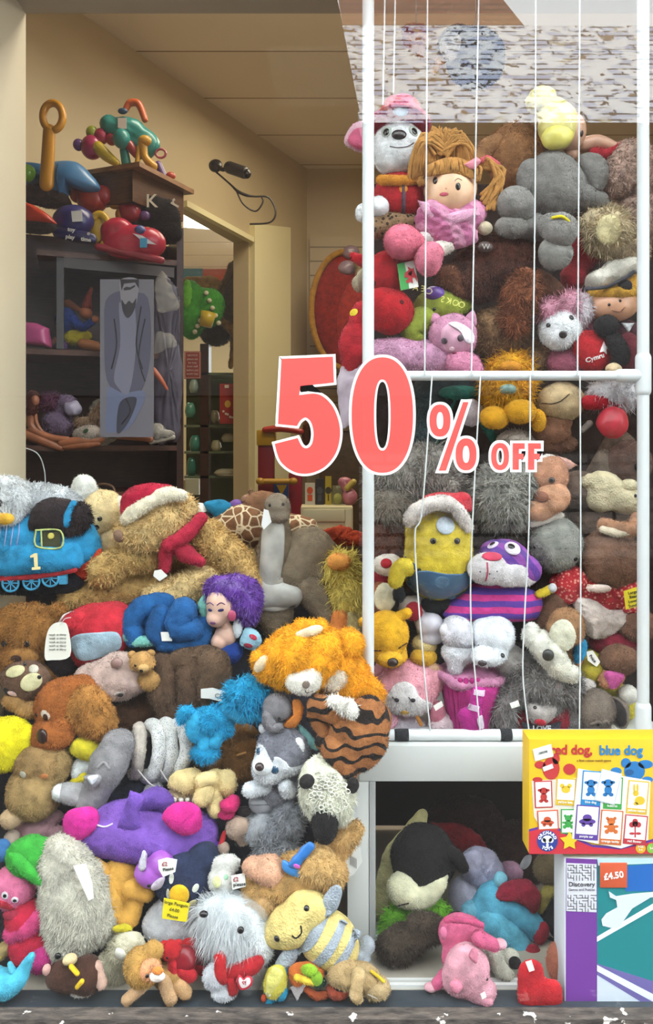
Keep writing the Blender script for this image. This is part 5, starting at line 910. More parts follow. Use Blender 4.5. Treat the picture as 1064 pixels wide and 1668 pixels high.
br_ = '#6f4e3c'
t = C('teddy_bear', 'large brown teddy bear in a red floral dress and pale apron', 985, 960, -.005)
h = t.p('head', BL((985, 910, 40, 48, 10, 34), (1012, 915, 36, 46, 4, 30)), '#7b5a48', fur=1, lump=.5); t.on(h, 'muzzle', 962, 955, 14, '#cdb8a0', rv=8); 
fd = mat('#a5262e', 'floral', '#cc8474', 1.3)
t.p('dress', BL((970, 965, 54, 34, 0, 26), (930, 950, 26, 28, 4), (1020, 965, 26, 34, 4)), fd, lump=2); t.p('sleeve', BL((922, 955, 26, 30, 10, 22)), fd, lump=2)
t.p('apron', PF([(935, 975), (960, 978), (1000, 992), (1020, 998), (1012, 1020), (980, 1038), (955, 1030), (944, 1005)], 14, 18), '#c9bab2', lump=3); t.p('arm', TB((905, 975, 22, 4), (892, 1005, 22, 6), (885, 1030, 20, 0)), br_, fur=1); t.p('paw', BL((1040, 1018, 30, 26, 18, 22)), '#755342', fur=1); t.p('cuff', TB((1022, 992, 7, 24), (1048, 994, 7, 22)), fd); t.p('leg', BL((1000, 1045, 40, 24, 0)), '#8b2438'); t.p('foot', BL((1008, 1074, 32, 24, 24, 22)), '#7d5a46', fur=1); t.p('trim', BL((975, 958, 20, 6, 34)), '#d9c4b8')
tt = T('price_note', 'yellow handwritten price ticket pinned on the brown bear sleeve by the right post', 'note', 1032, 972, YC-.075); tt.p('paper', PL([(1016, 963), (1045, 954), (1050, 985), (1020, 993)], 1, 2), mat('#d8c21e', 'flat'), hard=True)
for i, s_ in enumerate(('Large', 'Bear', 'Lovely', 'Sunday')): tt.text(None, s_, 1031+i, 965+i*7, 7, mat('#4c4618', 'flat'), w=2.6, rot=12, name='handwriting')
t = C('plush_chick', 'tiny yellow and grey plush tail piece beside the striped tiger', 889, 962, -.05); t.p('body', TB((878, 968, 6), (890, 963, 7), (900, 957, 6)), '#cdb430'); t.p('tip', E(900, 958, 7, 8, 4), '#b0b0b4')

t = C('plush_puppy', 'reddish brown plush animal behind the yellow bean toy at the left post', 635, 880, .06); t.p('body', BL((635, 880, 40, 60, 0, 30), (660, 930, 30, 30)), '#6d3d28', fur=2)
t = C('yellow_plush', 'tall yellow bean shaped soft toy in blue dungarees and a Santa hat', 712, 900, -.02); t.o.name = 'plush_bean'
b = t.p('body', PF([(660, 880), (664, 850), (685, 828), (715, 822), (745, 830), (764, 850), (770, 890), (768, 930), (762, 955), (735, 972), (700, 974), (672, 960), (658, 930)], 44, 4, pw=2.8), '#cfb83c', lump=.4)
dn = mat('#44627f', 'satin')
t.patch(b, 'dungarees', [(657, 930), (676, 924), (690, 922), (720, 927), (748, 928), (770, 918), (768, 945), (758, 960), (735, 973), (700, 975), (674, 962), (661, 948)], dn, th=2.5, smooth=False); t.patch(b, 'strap', [(657, 903), (674, 914), (676, 924), (660, 918)], dn, th=3, smooth=False)
t.on(b, 'button', 679, 923, 3.5, '#2b3540'); t.on(b, 'button', 752, 928, 3.5, '#2b3540'); pk = t.epatch(b, 'pocket', 714, 941, 12, 10, '#5a7690', th=4)
t.on(b, 'eye', 700, 876, 5, mat(BK, 'gloss'), bulge=.5); t.on(b, 'eye', 738, 876, 5, mat(BK, 'gloss'), bulge=.5)
a = t.p('arm', TB((668, 925, 14, 26), (652, 925, 14, 36), (645, 945, 12, 36)), '#cdb63a'); t.p('foot', E(712, 985, 30, 14, 0), '#1c1c1f'); t.p('glove', E(650, 968, 10, 14, 28), '#1c1c1f')
hat = t.p('hat', PF([(684, 826), (688, 812), (700, 804), (740, 803), (762, 806), (768, 830), (750, 832), (715, 818)], 26, 22), '#c23440'); t.p('hat_trim', TB((670, 848, 11, 34), (682, 832, 12, 44), (708, 820, 11, 48), (735, 822, 10, 46), (752, 842, 9, 42), (762, 858, 8, 34)), '#d8cfca', fur=1, on=hat); t.on(b, 'patch', 720, 852, 15, '#b9c2cc', bulge=.2)

t = C('plush_cat', 'purple and pink striped plush cat cushion with a large white muzzle', 805, 950, -.03)
st_ = mat('#c73a86', 'stripe', '#5a3a96', 1.15)
t.p('body', PF([(720, 1000), (750, 965), (790, 950), (850, 955), (880, 965), (884, 985), (868, 1008), (830, 1012), (790, 1010), (740, 1014)], 28, -4, pw=2.6), st_)
h = t.p('head', BL((820, 915, 44, 38, 10, 34), (855, 930, 28, 26, 6)), mat('#8a4a9c', 'stripe_d', '#5c3a8c', 1.2)); m_ = t.p('muzzle', BL((796, 926, 34, 26, 34, 22), (830, 934, 30, 22, 30, 20), (855, 945, 22, 12, 22)), '#d2ccce', lump=.3)
t.on(m_, 'nose', 799, 905, 16, '#c8405c', rv=9, bulge=.35); t.line(m_, 'mouth', [(790, 914), (790, 930), (788, 942)], 1.3, '#b84a60', n=8)
for u, v in ((779, 928), (793, 931), (805, 927), (801, 938)): t.on(m_, 'whisker_dot', u, v, 1.3, '#55505a')
t.on(h, 'eye_white', 800, 886, 10, '#dccde0', rv=7, rot=35, bulge=.3); t.on(h, 'eye_white', 829, 890, 13, '#dfd3e2', rv=13, bulge=.3); t.on(h, 'eye', 826, 889, 6, mat(BK, 'gloss'), rv=5, up=4); t.on(h, 'eye', 800, 886, 5, mat(BK, 'gloss'), rv=3, rot=35, up=3)

t = C('plush_puppy', 'small white and brown plush dog with a round red nose by the left post', 632, 950, -.0)
h = t.p('head', BL((632, 920, 24, 18, 8, 18)), '#ddd4ca'); t.on(h, 'nose', 628, 915, 9, '#a6202e', rv=8, bulge=.5); t.p('collar', BL((622, 942, 20, 12)), '#8e2530'); t.p('body', BL((618, 972, 22, 32, 0, 18)), '#8a5236'); t.p('belly', E(627, 973, 17, 23, 16, 10), '#d8d0b4')
t = C('plush_reindeer', 'white plush paw with a dark red sole right of the yellow bear ear', 680, 1000, .0); t.o.name = 'plush_toy'; t.p('leg', BL((676, 990, 26, 20, 0), (692, 1010, 16, 30, 0)), '#cbc2ba'); t.p('sole', E(674, 996, 14, 16, 22, 6), '#9c2030')
t = C('plush_mouse', 'small silvery white plush mouse head tilted back', 700, 1020, -.015); h = t.p('head', BL((700, 1016, 22, 20, 6), (702, 1038, 20, 12, 8)), mat('#c3bfc8', 'satin')); t.p('body', E(692, 1050, 20, 18, 0), '#cbb57a')

ywb = '#d9a51f'
t = C('teddy_bear', 'smooth mustard yellow plush bear with closed stitched eyes at the left post', 630, 1045, -.03)
h = t.p('head', BL((630, 1033, 36, 38, 10, 32), (635, 1065, 28, 18, 16, 24)), ywb, lump=.3); t.p('ear', TB((608, 1012, 10, 12), (592, 1012, 8, 14)), ywb, on=h); t.p('ear', TB((645, 1008, 9, 14), (663, 998, 8, 16)), ywb, on=h)
m_ = t.p('muzzle', E(636, 1073, 20, 13, 34, 14), '#dcaa26', on=h, lump=.2); t.p('nose', E(640, 1079, 9, 7, 48, 5), mat('#33211a', 'satin'), on=h); t.line(h, 'eye', [(604, 1057), (611, 1054), (619, 1053)], 1.4, '#4a3012', n=6); t.line(h, 'eye', [(648, 1049), (655, 1045), (661, 1044)], 1.4, '#4a3012', n=6); t.line(h, 'seam', [(612, 1062), (628, 1064), (648, 1060), (660, 1052)], .9, '#b98a1c')
t.p('body', E(690, 1070, 22, 14, 0), '#cfa030')

pc = '#d898a4'
t = C('plush_cat', 'baby pink plush cat with white embroidered face and a golden nose', 660, 1130, -.01)
h = t.p('head', BL((662, 1120, 52, 44, 8, 38), (700, 1105, 26, 24, 4)), pc, fur=1, lump=.5); t.p('ear', PF([(611, 1100), (616, 1078), (640, 1092)], 8, 8), pc, on=h); t.p('ear', PF([(690, 1080), (712, 1082), (720, 1104), (706, 1112)], 8, 12), '#d8b090', on=h)
f = t.patch(h, 'face', [(632, 1118), (642, 1104), (658, 1100), (672, 1108), (680, 1124), (702, 1140), (690, 1156), (660, 1160), (630, 1152), (622, 1138)], '#dcd8d8', th=3, fur=1)
for u in (644, 668):
    t.on(h, 'eye', u, 1127, 4, mat('#3a3236', 'gloss'), rv=3.4, up=4.5); t.on(h, 'eyelash', u-5, 1124, 3, '#4a4246', rv=1, rot=-50, up=4.5)
t.on(h, 'nose', 656, 1147, 7, mat('#b88f3c', 'satin'), rv=5, up=4.5); t.line(h, 'mouth', [(656, 1150), (657, 1160)], 1, '#b88f3c', n=5)
t.p('body', BL((655, 1180, 40, 18, 0)), '#c6bdc6'); t.p('arm', BL((628, 1172, 20, 18, 14)), '#cf9cae', fur=1); t.p('arm', BL((712, 1160, 14, 18, 14)), '#cf7f92'); t.p('foot', BL((720, 1178, 22, 18, 10)), '#dcc6cc', fur=1); t.p('ribbon', TB((678, 1164, 3, 26), (686, 1180, 3, 26)), '#b87a30')
tg = tag_(t, [(706, 1150), (720, 1142), (722, 1150), (710, 1158)], w=42)

t = C('plush_polar_bear', 'white plush polar bear bending forward over the pink basket', 800, 1045, -.03); t.o.name = 'teddy_bear'
ww = '#dfe2e8'
h = t.p('head', BL((802, 1033, 36, 32, 12, 32), (796, 1062, 26, 18, 24, 24)), ww, fur=1, k=.5); m_ = t.p('muzzle', BL((790, 1068, 22, 16, 38, 18)), ww, fur=1, k=.5); t.p('nose', E(786, 1080, 7, 5, 54, 4), mat('#3a3034', 'gloss'), on=m_); t.eyes(h, BK, (812, 1059, 3.8), (777, 1047, 2.8)); t.p('ear', E(770, 1028, 11, 12, 8), ww, on=h, fur=1); t.p('ear', PF([(822, 1030), (836, 1036), (838, 1052), (824, 1056)], 6, 14), ww, on=h); t.p('body', BL((830, 1075, 26, 26, -6)), '#bdb9b6', fur=1)
t = C('plush_lamb', 'white plush lamb facing away left of the white polar bear', 745, 1045, -.035)
t.p('head', BL((744, 1028, 27, 26, 8), (760, 1035, 14, 20, 12)), '#d5d3db', fur=1, k=.5); t.p('ear', E(724, 1026, 8, 10, 18), '#dcdae0'); t.p('body', BL((748, 1062, 28, 22, 4), (742, 1080, 14, 18, 6)), '#d8d9df', fur=1, k=.5)
t = C('fabric_basket', 'deep pink pleated plush basket with a pale pink frilled rim', 768, 1140, -.01, 'toy basket')
t.p('basket', LT([(32, 0), (36, 10), (44, 60), (48, 85), (47, 86), (30, 86)], 768, 1190, 0, ns=60), mat('#b12a7c', 'stripe', '#8c2064', .01), lump=0); 
for k in range(15): a = math.pi*(k+.5)/15; t.p('pleat', TB((768-34*math.cos(a), 1186, 3, 30*math.sin(a)+2), (768-47*math.cos(a), 1108, 4.4, 42*math.sin(a)+2), seg=4, ns=8), '#b02a7a', lump=0)
t.p('rim', TB(*[(766+(50+2*math.sin(7*a))*math.cos(a), 1098+7*math.sin(a)+3*math.sin(4*a), 7, 34*math.sin(a)+8) for a in np.linspace(0, 6.28, 26)], seg=60), '#c886a8'); t.p('lining', E(766, 1098, 46, 12, 4, 34), '#bd7a9e')
t = C('stocking', 'bright pink mini Christmas stocking with pale stripes hanging over the bottom rail', 770, 1160, -.10, 'ornament')
b = t.p('stocking', PF([(772, 1120), (790, 1124), (784, 1150), (788, 1180), (786, 1196), (775, 1202), (758, 1190), (746, 1168), (750, 1156), (764, 1148)], 9, 6, c=(770, 1165)), '#b52a8a'); t.patch(b, 'stripe', [(772, 1122), (790, 1124), (788, 1133), (770, 1130)], '#d8bcd4', th=1.5, smooth=False); t.patch(b, 'stripe', [(763, 1144), (780, 1148), (778, 1157), (760, 1153)], '#d8bcd4', th=1.5, smooth=False); t.patch(b, 'heel', [(776, 1168), (785, 1164), (788, 1184), (779, 1182)], '#d8c8d8', th=1.5)

gm = '#85807e'
t = C('teddy_bear', 'shaggy grey teddy bear with a red nose and a red heart reading love', 880, 1130, -.02)
h = t.p('head', BL((885, 1110, 50, 44, 6, 40), (920, 1120, 30, 28, 4), (845, 1090, 26, 24, 2)), gm, fur=3, k=1.3); m_ = t.p('muzzle', PF([(858, 1150), (882, 1144), (906, 1150), (898, 1170), (878, 1180), (864, 1172)], 18, 34), '#a39b98', lump=.2); t.on(m_, 'nose', 876, 1171, 9, '#ad2434', rv=7, bulge=.5); t.eyes(m_, BK, (869, 1149, 3))
t.on(h, 'patch', 900, 1106, 5, '#a58e8c', rv=7, bulge=.15); t.on(h, 'patch', 912, 1116, 7, '#8d8482', rv=5, bulge=.15)
t.p('arm', TB((835, 1130, 16, 14), (820, 1160, 18, 20), (822, 1178, 16, 18)), gm, fur=3); t.p('foot', BL((935, 1165, 20, 28, 4)), gm, fur=2)
hr = t.p('heart', PF([(845, 1150), (870, 1168), (905, 1172), (925, 1150), (932, 1170), (918, 1192), (880, 1196), (850, 1192), (838, 1172)], 14, 14), '#8e2230'); p_ = t.p('heart_panel', PF([(850, 1176), (880, 1184), (915, 1174), (912, 1190), (882, 1196), (854, 1192)], 9, 28, smooth=False), '#403c46', on=hr); t.text(None, 'LOVE', 883, 1187, 12, mat('#d8d8d8', 'flat'), w=40, bold=.4)
tg = tag_(t, [(831, 1146), (844, 1141), (847, 1150), (834, 1154)], w=44)
t = C('plush_dog', 'white plush dog with one brown ear above the grey bear with the heart', 893, 1050, -.055)
h = t.p('head', TB((882, 1048, 22, 14), (895, 1062, 24, 18), (915, 1090, 18, 20), (930, 1100, 12, 18)), '#d3d0c4', fur=1, k=.5, lump=.3); t.p('nose', E(893, 1067, 9.5, 9.5, 46, 5), mat('#2b2826', 'satin'), on=h); t.p('ear', BL((865, 1034, 14, 20, 16)), '#d3d1c8', fur=1, on=h); e = t.p('ear', BL((922, 1022, 31, 33, 14, 18)), '#9c7452', fur=1, on=h); t.p('inner_ear', E(917, 1035, 21, 25, 30, 8), '#cfccb8', on=e); t.p('foot', TB((905, 1092, 13, 22), (930, 1096, 14, 24)), '#d2cec2', fur=1)
t = C('plush_toy', 'multicoloured plush with blue, yellow and pink feet under the brown bear', 975, 1085, -.01)
t.p('foot', PF([(935, 1050), (944, 1040), (955, 1044), (955, 1062), (948, 1076), (936, 1078)], 10, 26), '#2b8cb8'); t.p('leg', BL((935, 1068, 16, 18, 12)), '#c08a5c'); t.p('body', BL((962, 1085, 26, 28, 0), (1010, 1150, 36, 30, -10)), '#cfc046'); t.p('foot', PF([(975, 1105), (985, 1090), (1015, 1098), (1012, 1112), (998, 1122), (980, 1118)], 14, 24), '#c9906a'); t.p('sole', PF([(985, 1098), (1000, 1092), (1016, 1099), (1008, 1116), (994, 1120)], 8, 34), '#c85a9c'); t.p('paw', BL((955, 1116, 15, 12, 16)), '#dcd4d0'); t.p('paw', BL((1023, 1131, 16, 15, 16)), '#dcd8d0'); tg = tag_(t, [(956, 1062), (966, 1060), (978, 1078), (972, 1086), (958, 1076)], w=30); t.text(None, 'Price', 966, 1073, 7, mat('#333333', 'flat'), w=31, rot=-50)
eg = '#76695f'
t = C('plush_elephant', 'brown grey plush elephant with dark ear lining and white tusks at the bottom right', 975, 1165, -.035)
h = t.p('head', BL((972, 1155, 30, 34, 12, 26), (975, 1185, 22, 18, 14)), eg, lump=.5); e = t.p('ear', PF([(990, 1138), (1005, 1136), (1022, 1150), (1025, 1175), (1016, 1188), (1000, 1176)], 7, 8), '#8a7d74', on=h); t.p('inner_ear', PF([(994, 1140), (1006, 1140), (1018, 1153), (1021, 1174), (1014, 1183), (1002, 1172)], 5, 13), '#3d3636', on=e); t.eyes(h, BK, (967, 1173, 2.5)); t.line(h, 'brow', [(958, 1172), (966, 1167), (972, 1170)], 2.4, eg, n=6); t.line(h, 'brow', [(974, 1168), (980, 1166), (984, 1172)], 2.4, eg, n=6); t.p('ear', TB((950, 1140, 6, 10), (946, 1160, 6, 10), (950, 1190, 7, 6)), '#6c6056', on=h); t.p('tusk', TB((998, 1186, 5, 22), (1008, 1192, 4, 26), (1020, 1200, 2.5, 26)), '#d9d3c6'); t.p('tusk', TB((962, 1198, 5, 30), (950, 1202, 2.5, 34)), '#d9d3c6')
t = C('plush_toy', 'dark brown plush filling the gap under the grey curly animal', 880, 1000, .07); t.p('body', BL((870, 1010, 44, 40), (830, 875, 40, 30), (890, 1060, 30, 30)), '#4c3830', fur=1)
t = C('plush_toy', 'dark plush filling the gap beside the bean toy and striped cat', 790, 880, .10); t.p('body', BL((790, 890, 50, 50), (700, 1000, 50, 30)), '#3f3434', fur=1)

# ================= CUBBY UNDER THE CAGE =================
CB = 'soft toys in the open cubby'
def Q(name, label, u, v, Y, cat_=PT): return T(name, label, cat_, u, v, Y, CB)
t = Q('scarf', 'cream knitted scarf draped from the top of the cubby at its left', 645, 1400, .32, 'scarf'); t.o['group'] = ''; del t.o['group']
t.p('scarf', J(TB((688, 1328, 8, 2), (672, 1350, 13, 4), (648, 1385, 19, 6), (632, 1430, 20, 8), (618, 1475, 16, 8), flat=.4)), mat('#cfc792', 'knit', None), lump=2)
t = Q('plush_cow', 'large black and white plush cow head with stitched smile in the cubby', 690, 1410, .27)
h = t.p('head', BL((690, 1398, 52, 56, 6, 44)), '#1f1b1c'); m_ = t.p('muzzle', TB((660, 1448, 27, 34), (684, 1456, 22, 38), (712, 1438, 14, 40), (724, 1428, 6, 36)), '#cfccae', lump=.4); t.line(m_, 'mouth', [(648, 1466), (654, 1460), (664, 1456)], 1.2, BK, n=7); t.p('ear', TB((718, 1384, 10, 20), (740, 1392, 12, 28), (754, 1410, 9, 28)), '#1f1b1c')
t = Q('plush_toy', 'bright lime green fluffy plush limbs under the black and white cow', 665, 1490, .235)
gl_ = '#6fae2c'; t.p('arm', BL((708, 1484, 24, 18, 0, 14)), gl_, fur=3, k=1.4); t.p('arm', TB((668, 1494, 10, 6), (645, 1492, 15, 8), (634, 1512, 14, 8), (624, 1528, 12, 6)), gl_, fur=3, k=1.4); t.p('hand', BL((612, 1528, 14, 14, 6)), '#b8c4c2')
t = Q('plush_rabbit', 'dark brown shaggy fur plush lying on the cubby floor', 660, 1530, .15); bf = '#4c3f34'
t.p('body', BL((655, 1535, 44, 28, 0, 26, 20), (695, 1518, 34, 24, -6), (680, 1510, 20, 20)), bf, fur=2, k=1.2)
t = Q('plush_rabbit', 'pale lavender plush toy between the cow and the blue plush in the cubby', 765, 1430, .32)
t.p('body', BL((765, 1460, 34, 36, 4, 26)), '#bcbcd0'); t.p('head', BL((782, 1410, 32, 30, 6, 24), (800, 1425, 20, 28, 4)), '#b3b1ca', lump=2); t.p('ear', PF([(755, 1395), (775, 1385), (790, 1400), (795, 1440), (775, 1440), (760, 1420)], 10, 22), '#bab9d2')
t = Q('cloth', 'red cloth lying over the back of the cubby behind the cow', 750, 1365, .42, 'cloth'); del t.o['group']; t.p('cloth', PF([(700, 1345), (740, 1340), (780, 1360), (800, 1390), (770, 1400), (720, 1380)], 12, 0), '#8e1f2a', lump=3)
t = Q('plush_pig', 'pink plush pig lying face down over the edge of the cubby', 760, 1570, .062)
t.p('body', BL((752, 1522, 38, 32, -30, 30), (748, 1550, 32, 28, -12)), '#cc5f84', lump=.8); h = t.p('head', BL((762, 1578, 36, 42, 14, 22, 10), (784, 1612, 24, 22, 14, 20), (750, 1595, 30, 26, 12, 20)), '#d49aa8', lump=.4); t.p('snout', E(790, 1626, 14, 11, 24, 12, rot=-20), '#d392a2', on=h)
for pts in (((764, 1558), (770, 1546), (778, 1550), (776, 1568)), ((734, 1600), (746, 1596), (754, 1608), (744, 1618), (735, 1612))): t.p('ear', PF(pts, 6, 38), '#c8788e', on=h)
t.eyes(h, BK, (791, 1587, 2.5), (755, 1619, 2.8)); t.p('arm', TB((780, 1528, 12, 14), (805, 1538, 10, 16)), '#cc5f84'); t.p('hand', E(815, 1538, 11, 9, 16), '#d8a0ac'); t.p('arm', TB((725, 1590, 11, 8), (712, 1602, 9, 8)), '#cc5f84'); t.p('hand', E(702, 1608, 11, 8, 8), '#d8a0ac'); t.p('ear', E(722, 1520, 6, 10, 26), '#c8688a'); tg = tag_(t, [(783, 1620), (790, 1616), (793, 1624), (786, 1628)], w=42); t.p('neckband', TB((728, 1500, 5, 16), (752, 1496, 5, 24), (785, 1508, 5, 16)), '#b84a70')
t = Q('plush_toy', 'black plush foot above the pink pig', 744, 1492, .2); t.p('foot', E(744, 1493, 15, 8, 0), BK)
bb = '#5aa8c4'
t = Q('plush_toy', 'pale blue plush toy with dark red soles lying on its side in the cubby', 830, 1490, .26)
t.p('body', BL((810, 1470, 36, 34, 4, 28), (790, 1490, 30, 26, 2)), bb, lump=.8); t.p('leg', TB((825, 1475, 24, 10), (850, 1490, 22, 14), (872, 1510, 18, 14)), bb); t.p('leg', TB((805, 1500, 24, 18), (830, 1520, 22, 22), (850, 1545, 18, 22)), '#62b2cc'); t.p('sole', E(882, 1520, 11, 19, 28, 9, rot=-20), '#8c1a2c'); t.p('sole', E(866, 1557, 15, 18, 38, 12, rot=-30), '#8c1a2c'); t.p('bobble', BL((816, 1433, 11, 13, 10)), '#7cbcd0'); t.p('arm', BL((768, 1482, 16, 14, 6)), '#6fb0c8')
t = Q('plush_hat', 'dark red pointed felt hat leaning behind the blue plush', 845, 1455, .24); t.p('hat', PF([(808, 1456), (825, 1438), (860, 1434), (876, 1448), (880, 1465), (870, 1486), (855, 1474), (830, 1462), (812, 1464)], 14, 10, c=(850, 1456)), '#8f2236')
t = Q('plush_mouse', 'small pink plush head with pale ears at the back of the cubby', 835, 1415, .36); h = t.p('head', BL((832, 1420, 20, 16, 0)), '#b88ca6'); t.p('ear', PF([(846, 1412), (855, 1396), (866, 1393), (864, 1406), (854, 1416)], 5, 4), '#a9a8ae', on=h)
t = Q('plush_puppy', 'small white and black plush paw poking out right of the pink pig', 820, 1575, .11); t.p('leg', TB((805, 1552, 14, 0), (815, 1575, 14, 4), (826, 1584, 11, 6)), '#c6c3b4', fur=1); t.on(t.p('body', E(832, 1560, 14, 14, 0), '#c2bfb0'), 'spot', 836, 1560, 10, BK, rv=12, rot=30)
t = Q('plush_toy', 'black and yellow plush toy beside the tall purple box in the cubby', 905, 1480, .26); t.p('body', BL((908, 1490, 34, 46, 0, 28)), '#221c1e'); t.p('scarf', TB((880, 1478, 8, 10), (890, 1455, 10, 10), (912, 1435, 12, 6)), '#a89a50'); t.p('head', BL((900, 1415, 30, 26, 0)), '#6a5a40', fur=1); t.p('trim', TB((890, 1512, 5, 16), (905, 1524, 5, 18), (918, 1528, 5, 16)), '#cfc8c6')
t = Q('plush_toy', 'dusty orange plush block standing on the cubby floor beside the purple box', 908, 1565, .10); t.p('body', PF([(894, 1545), (910, 1536), (930, 1540), (930, 1590), (906, 1594), (892, 1580)], 14, 0, pw=3), '#b87058', fur=1)
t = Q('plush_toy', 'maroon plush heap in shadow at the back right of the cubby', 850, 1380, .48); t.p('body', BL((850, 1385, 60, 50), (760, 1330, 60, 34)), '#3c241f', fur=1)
t = T('letter_cushion', 'small red felt cushion shaped like a letter L with a white label', 'cushion', 880, 1610, .012)
t.p('cushion', PF([(858, 1575), (872, 1572), (886, 1580), (892, 1602), (912, 1608), (920, 1622), (917, 1644), (880, 1648), (850, 1644), (847, 1605), (850, 1584)], 9, 0, pw=3, c=(872, 1622)), '#bb1f28', lump=.4); tag_(t, [(860, 1577), (870, 1574), (875, 1590), (866, 1593)], w=10)
t.o.location.y = .03

# ================= BOXES =================
t = T('game_box', 'tall boxed air hockey style game, purple spine band and teal picture, price sticker', 'box', 1000, 1530, .035)
wb = mat('#d8dce2', 'flat')
b = t.p('carton', BX(920, 1398, 1190, 1634, 0, 60, 1), wb, hard=True); b.curved = False
def pl(name, pts, m, w=.5, on=None, smooth=0, th=.5): return t.p(name, PL(pts, th, w, smooth), mat(m, 'flat') if isinstance(m, str) else m, hard=True, on=on)
pl('spine_band', [(922, 1398), (973, 1400), (973, 1633), (922, 1633)], '#6f3590', on=b)
mz = pl('maze_panel', [(923, 1406), (972, 1408), (972, 1486), (923, 1484)], '#d4d2d8', w=1, on=b)
rr = random.Random(3); ln = []
for (va, vb) in ((1408, 1433), (1457, 1484)):
    for iu in range(10):
        for iv in range(6):
            u, v = 925+iu*4.7, va+iv*(vb-va)/6+1
            ln.append(PL([(u, v), (u+5.2, v), (u+5.2, v+1), (u, v+1)], .3, 1.5) if rr.random() < .5 else PL([(u, v), (u+1, v), (u+1, v+4.9), (u, v+4.9)], .3, 1.5))
t.p('maze_lines', J(*ln), mat('#4a4650', 'flat'), hard=True, on=mz)
t.text(None, 'Discovery', 948, 1441, 10.5, mat('#3c3844', 'flat'), w=1.6); t.text(None, 'Games and Puzzles', 948, 1449.5, 5.6, mat('#8a8690', 'flat'), w=1.6)
pic = pl('picture', [(973, 1398), (1190, 1398), (1190, 1633), (973, 1633)], '#0f7b7f', on=b)
pl('picture_shape', [(1004, 1412), (1190, 1398), (1190, 1450), (1020, 1452)], '#1560b0', 1.0, pic)
pl('picture_shape', [(973, 1570), (1064, 1632), (973, 1633)], '#c9d0dc', 1.0, pic); pl('picture_shape', [(973, 1570), (1190, 1700-62), (1100, 1633), (1046, 1633), (973, 1588)], '#6a5f9c', 1.3, pic); pl('picture_shape', [(973, 1572), (1090, 1633), (1066, 1633), (973, 1582)], '#dfe4ea', 1.5, pic)
pl('picture_shape', [(973, 1398), (1190, 1398), (1190, 1402), (975, 1410)], '#b9d4dc', 1.4, pic)
pl('picture_shape', [(973, 1526), (973, 1534), (1190, 1410), (1190, 1398)], '#dfe4ea', 1.6, pic)
pl('picture_shape', [(992, 1452), (1004, 1460), (1030, 1456), (1100, 1450), (1100, 1458), (1060, 1462), (1030, 1480), (1016, 1500), (1010, 1510), (998, 1512), (982, 1508), (980, 1498), (988, 1488), (1006, 1478), (1004, 1466), (994, 1462)], '#d0d4de', 1.9, pic)
ps = t.p('price_sticker', BX(978, 1406, 1022, 1446, 3, 2, .4), mat('#c8532e', 'flat'), hard=True); ps.o.rotation_euler = (0, 0, 0); t.text(None, '£4.50', 1000, 1427, 14.5, mat('#e8e4e0', 'flat'), w=3.6, rot=8, bold=.35)

t = T('game_box', 'yellow boxed picture matching game with red dog and blue dog drawings, on the tall box', 'box', 960, 1300, .03)
YB = mat('#dfb416', 'flat')
b = t.p('carton', BX(862, 1204, 1112, 1391, 0, 44, 1), YB, hard=True); b.curved = False
LW = 0.5
def pl(name, pts, m, w=.5, on=b, smooth=0, th=.5): return t.p(name, PL(pts, th, w, smooth), mat(m, 'flat') if isinstance(m, str) else m, hard=True, on=on)
t.text(None, 'red dog,', 931, 1222, 22, mat('#b8282c', 'flat'), w=1.0, bold=.5, xs=.93, name='title'); t.text(None, 'blue dog', 1012, 1223, 22, mat('#1c78b4', 'flat'), w=1.0, bold=.5, xs=.93, name='title'); t.text(None, 'a first colour match game', 968, 1239, 5.4, mat('#8a6a20', 'flat'), w=1)
st = t.p('price_label', PL([(868, 1221), (898, 1212), (902, 1232), (872, 1240)], .6, 1.8), mat('#dcdcd6', 'flat'), hard=True, on=b); t.text(None, '100398', 885, 1226, 5, mat('#555555', 'flat'), w=2.2, rot=14)
# bottom wave
pl('wave', [(862, 1351), (885, 1345), (910, 1348), (935, 1362), (965, 1376), (1010, 1380), (1060, 1368), (1112, 1350), (1112, 1391), (862, 1391)], '#5a2c8a', .9); pl('wave', [(862, 1355), (885, 1349), (908, 1352), (935, 1367), (965, 1380), (1010, 1384), (1060, 1372), (1112, 1355), (1112, 1391), (862, 1391)], '#c52a38', 1.2)
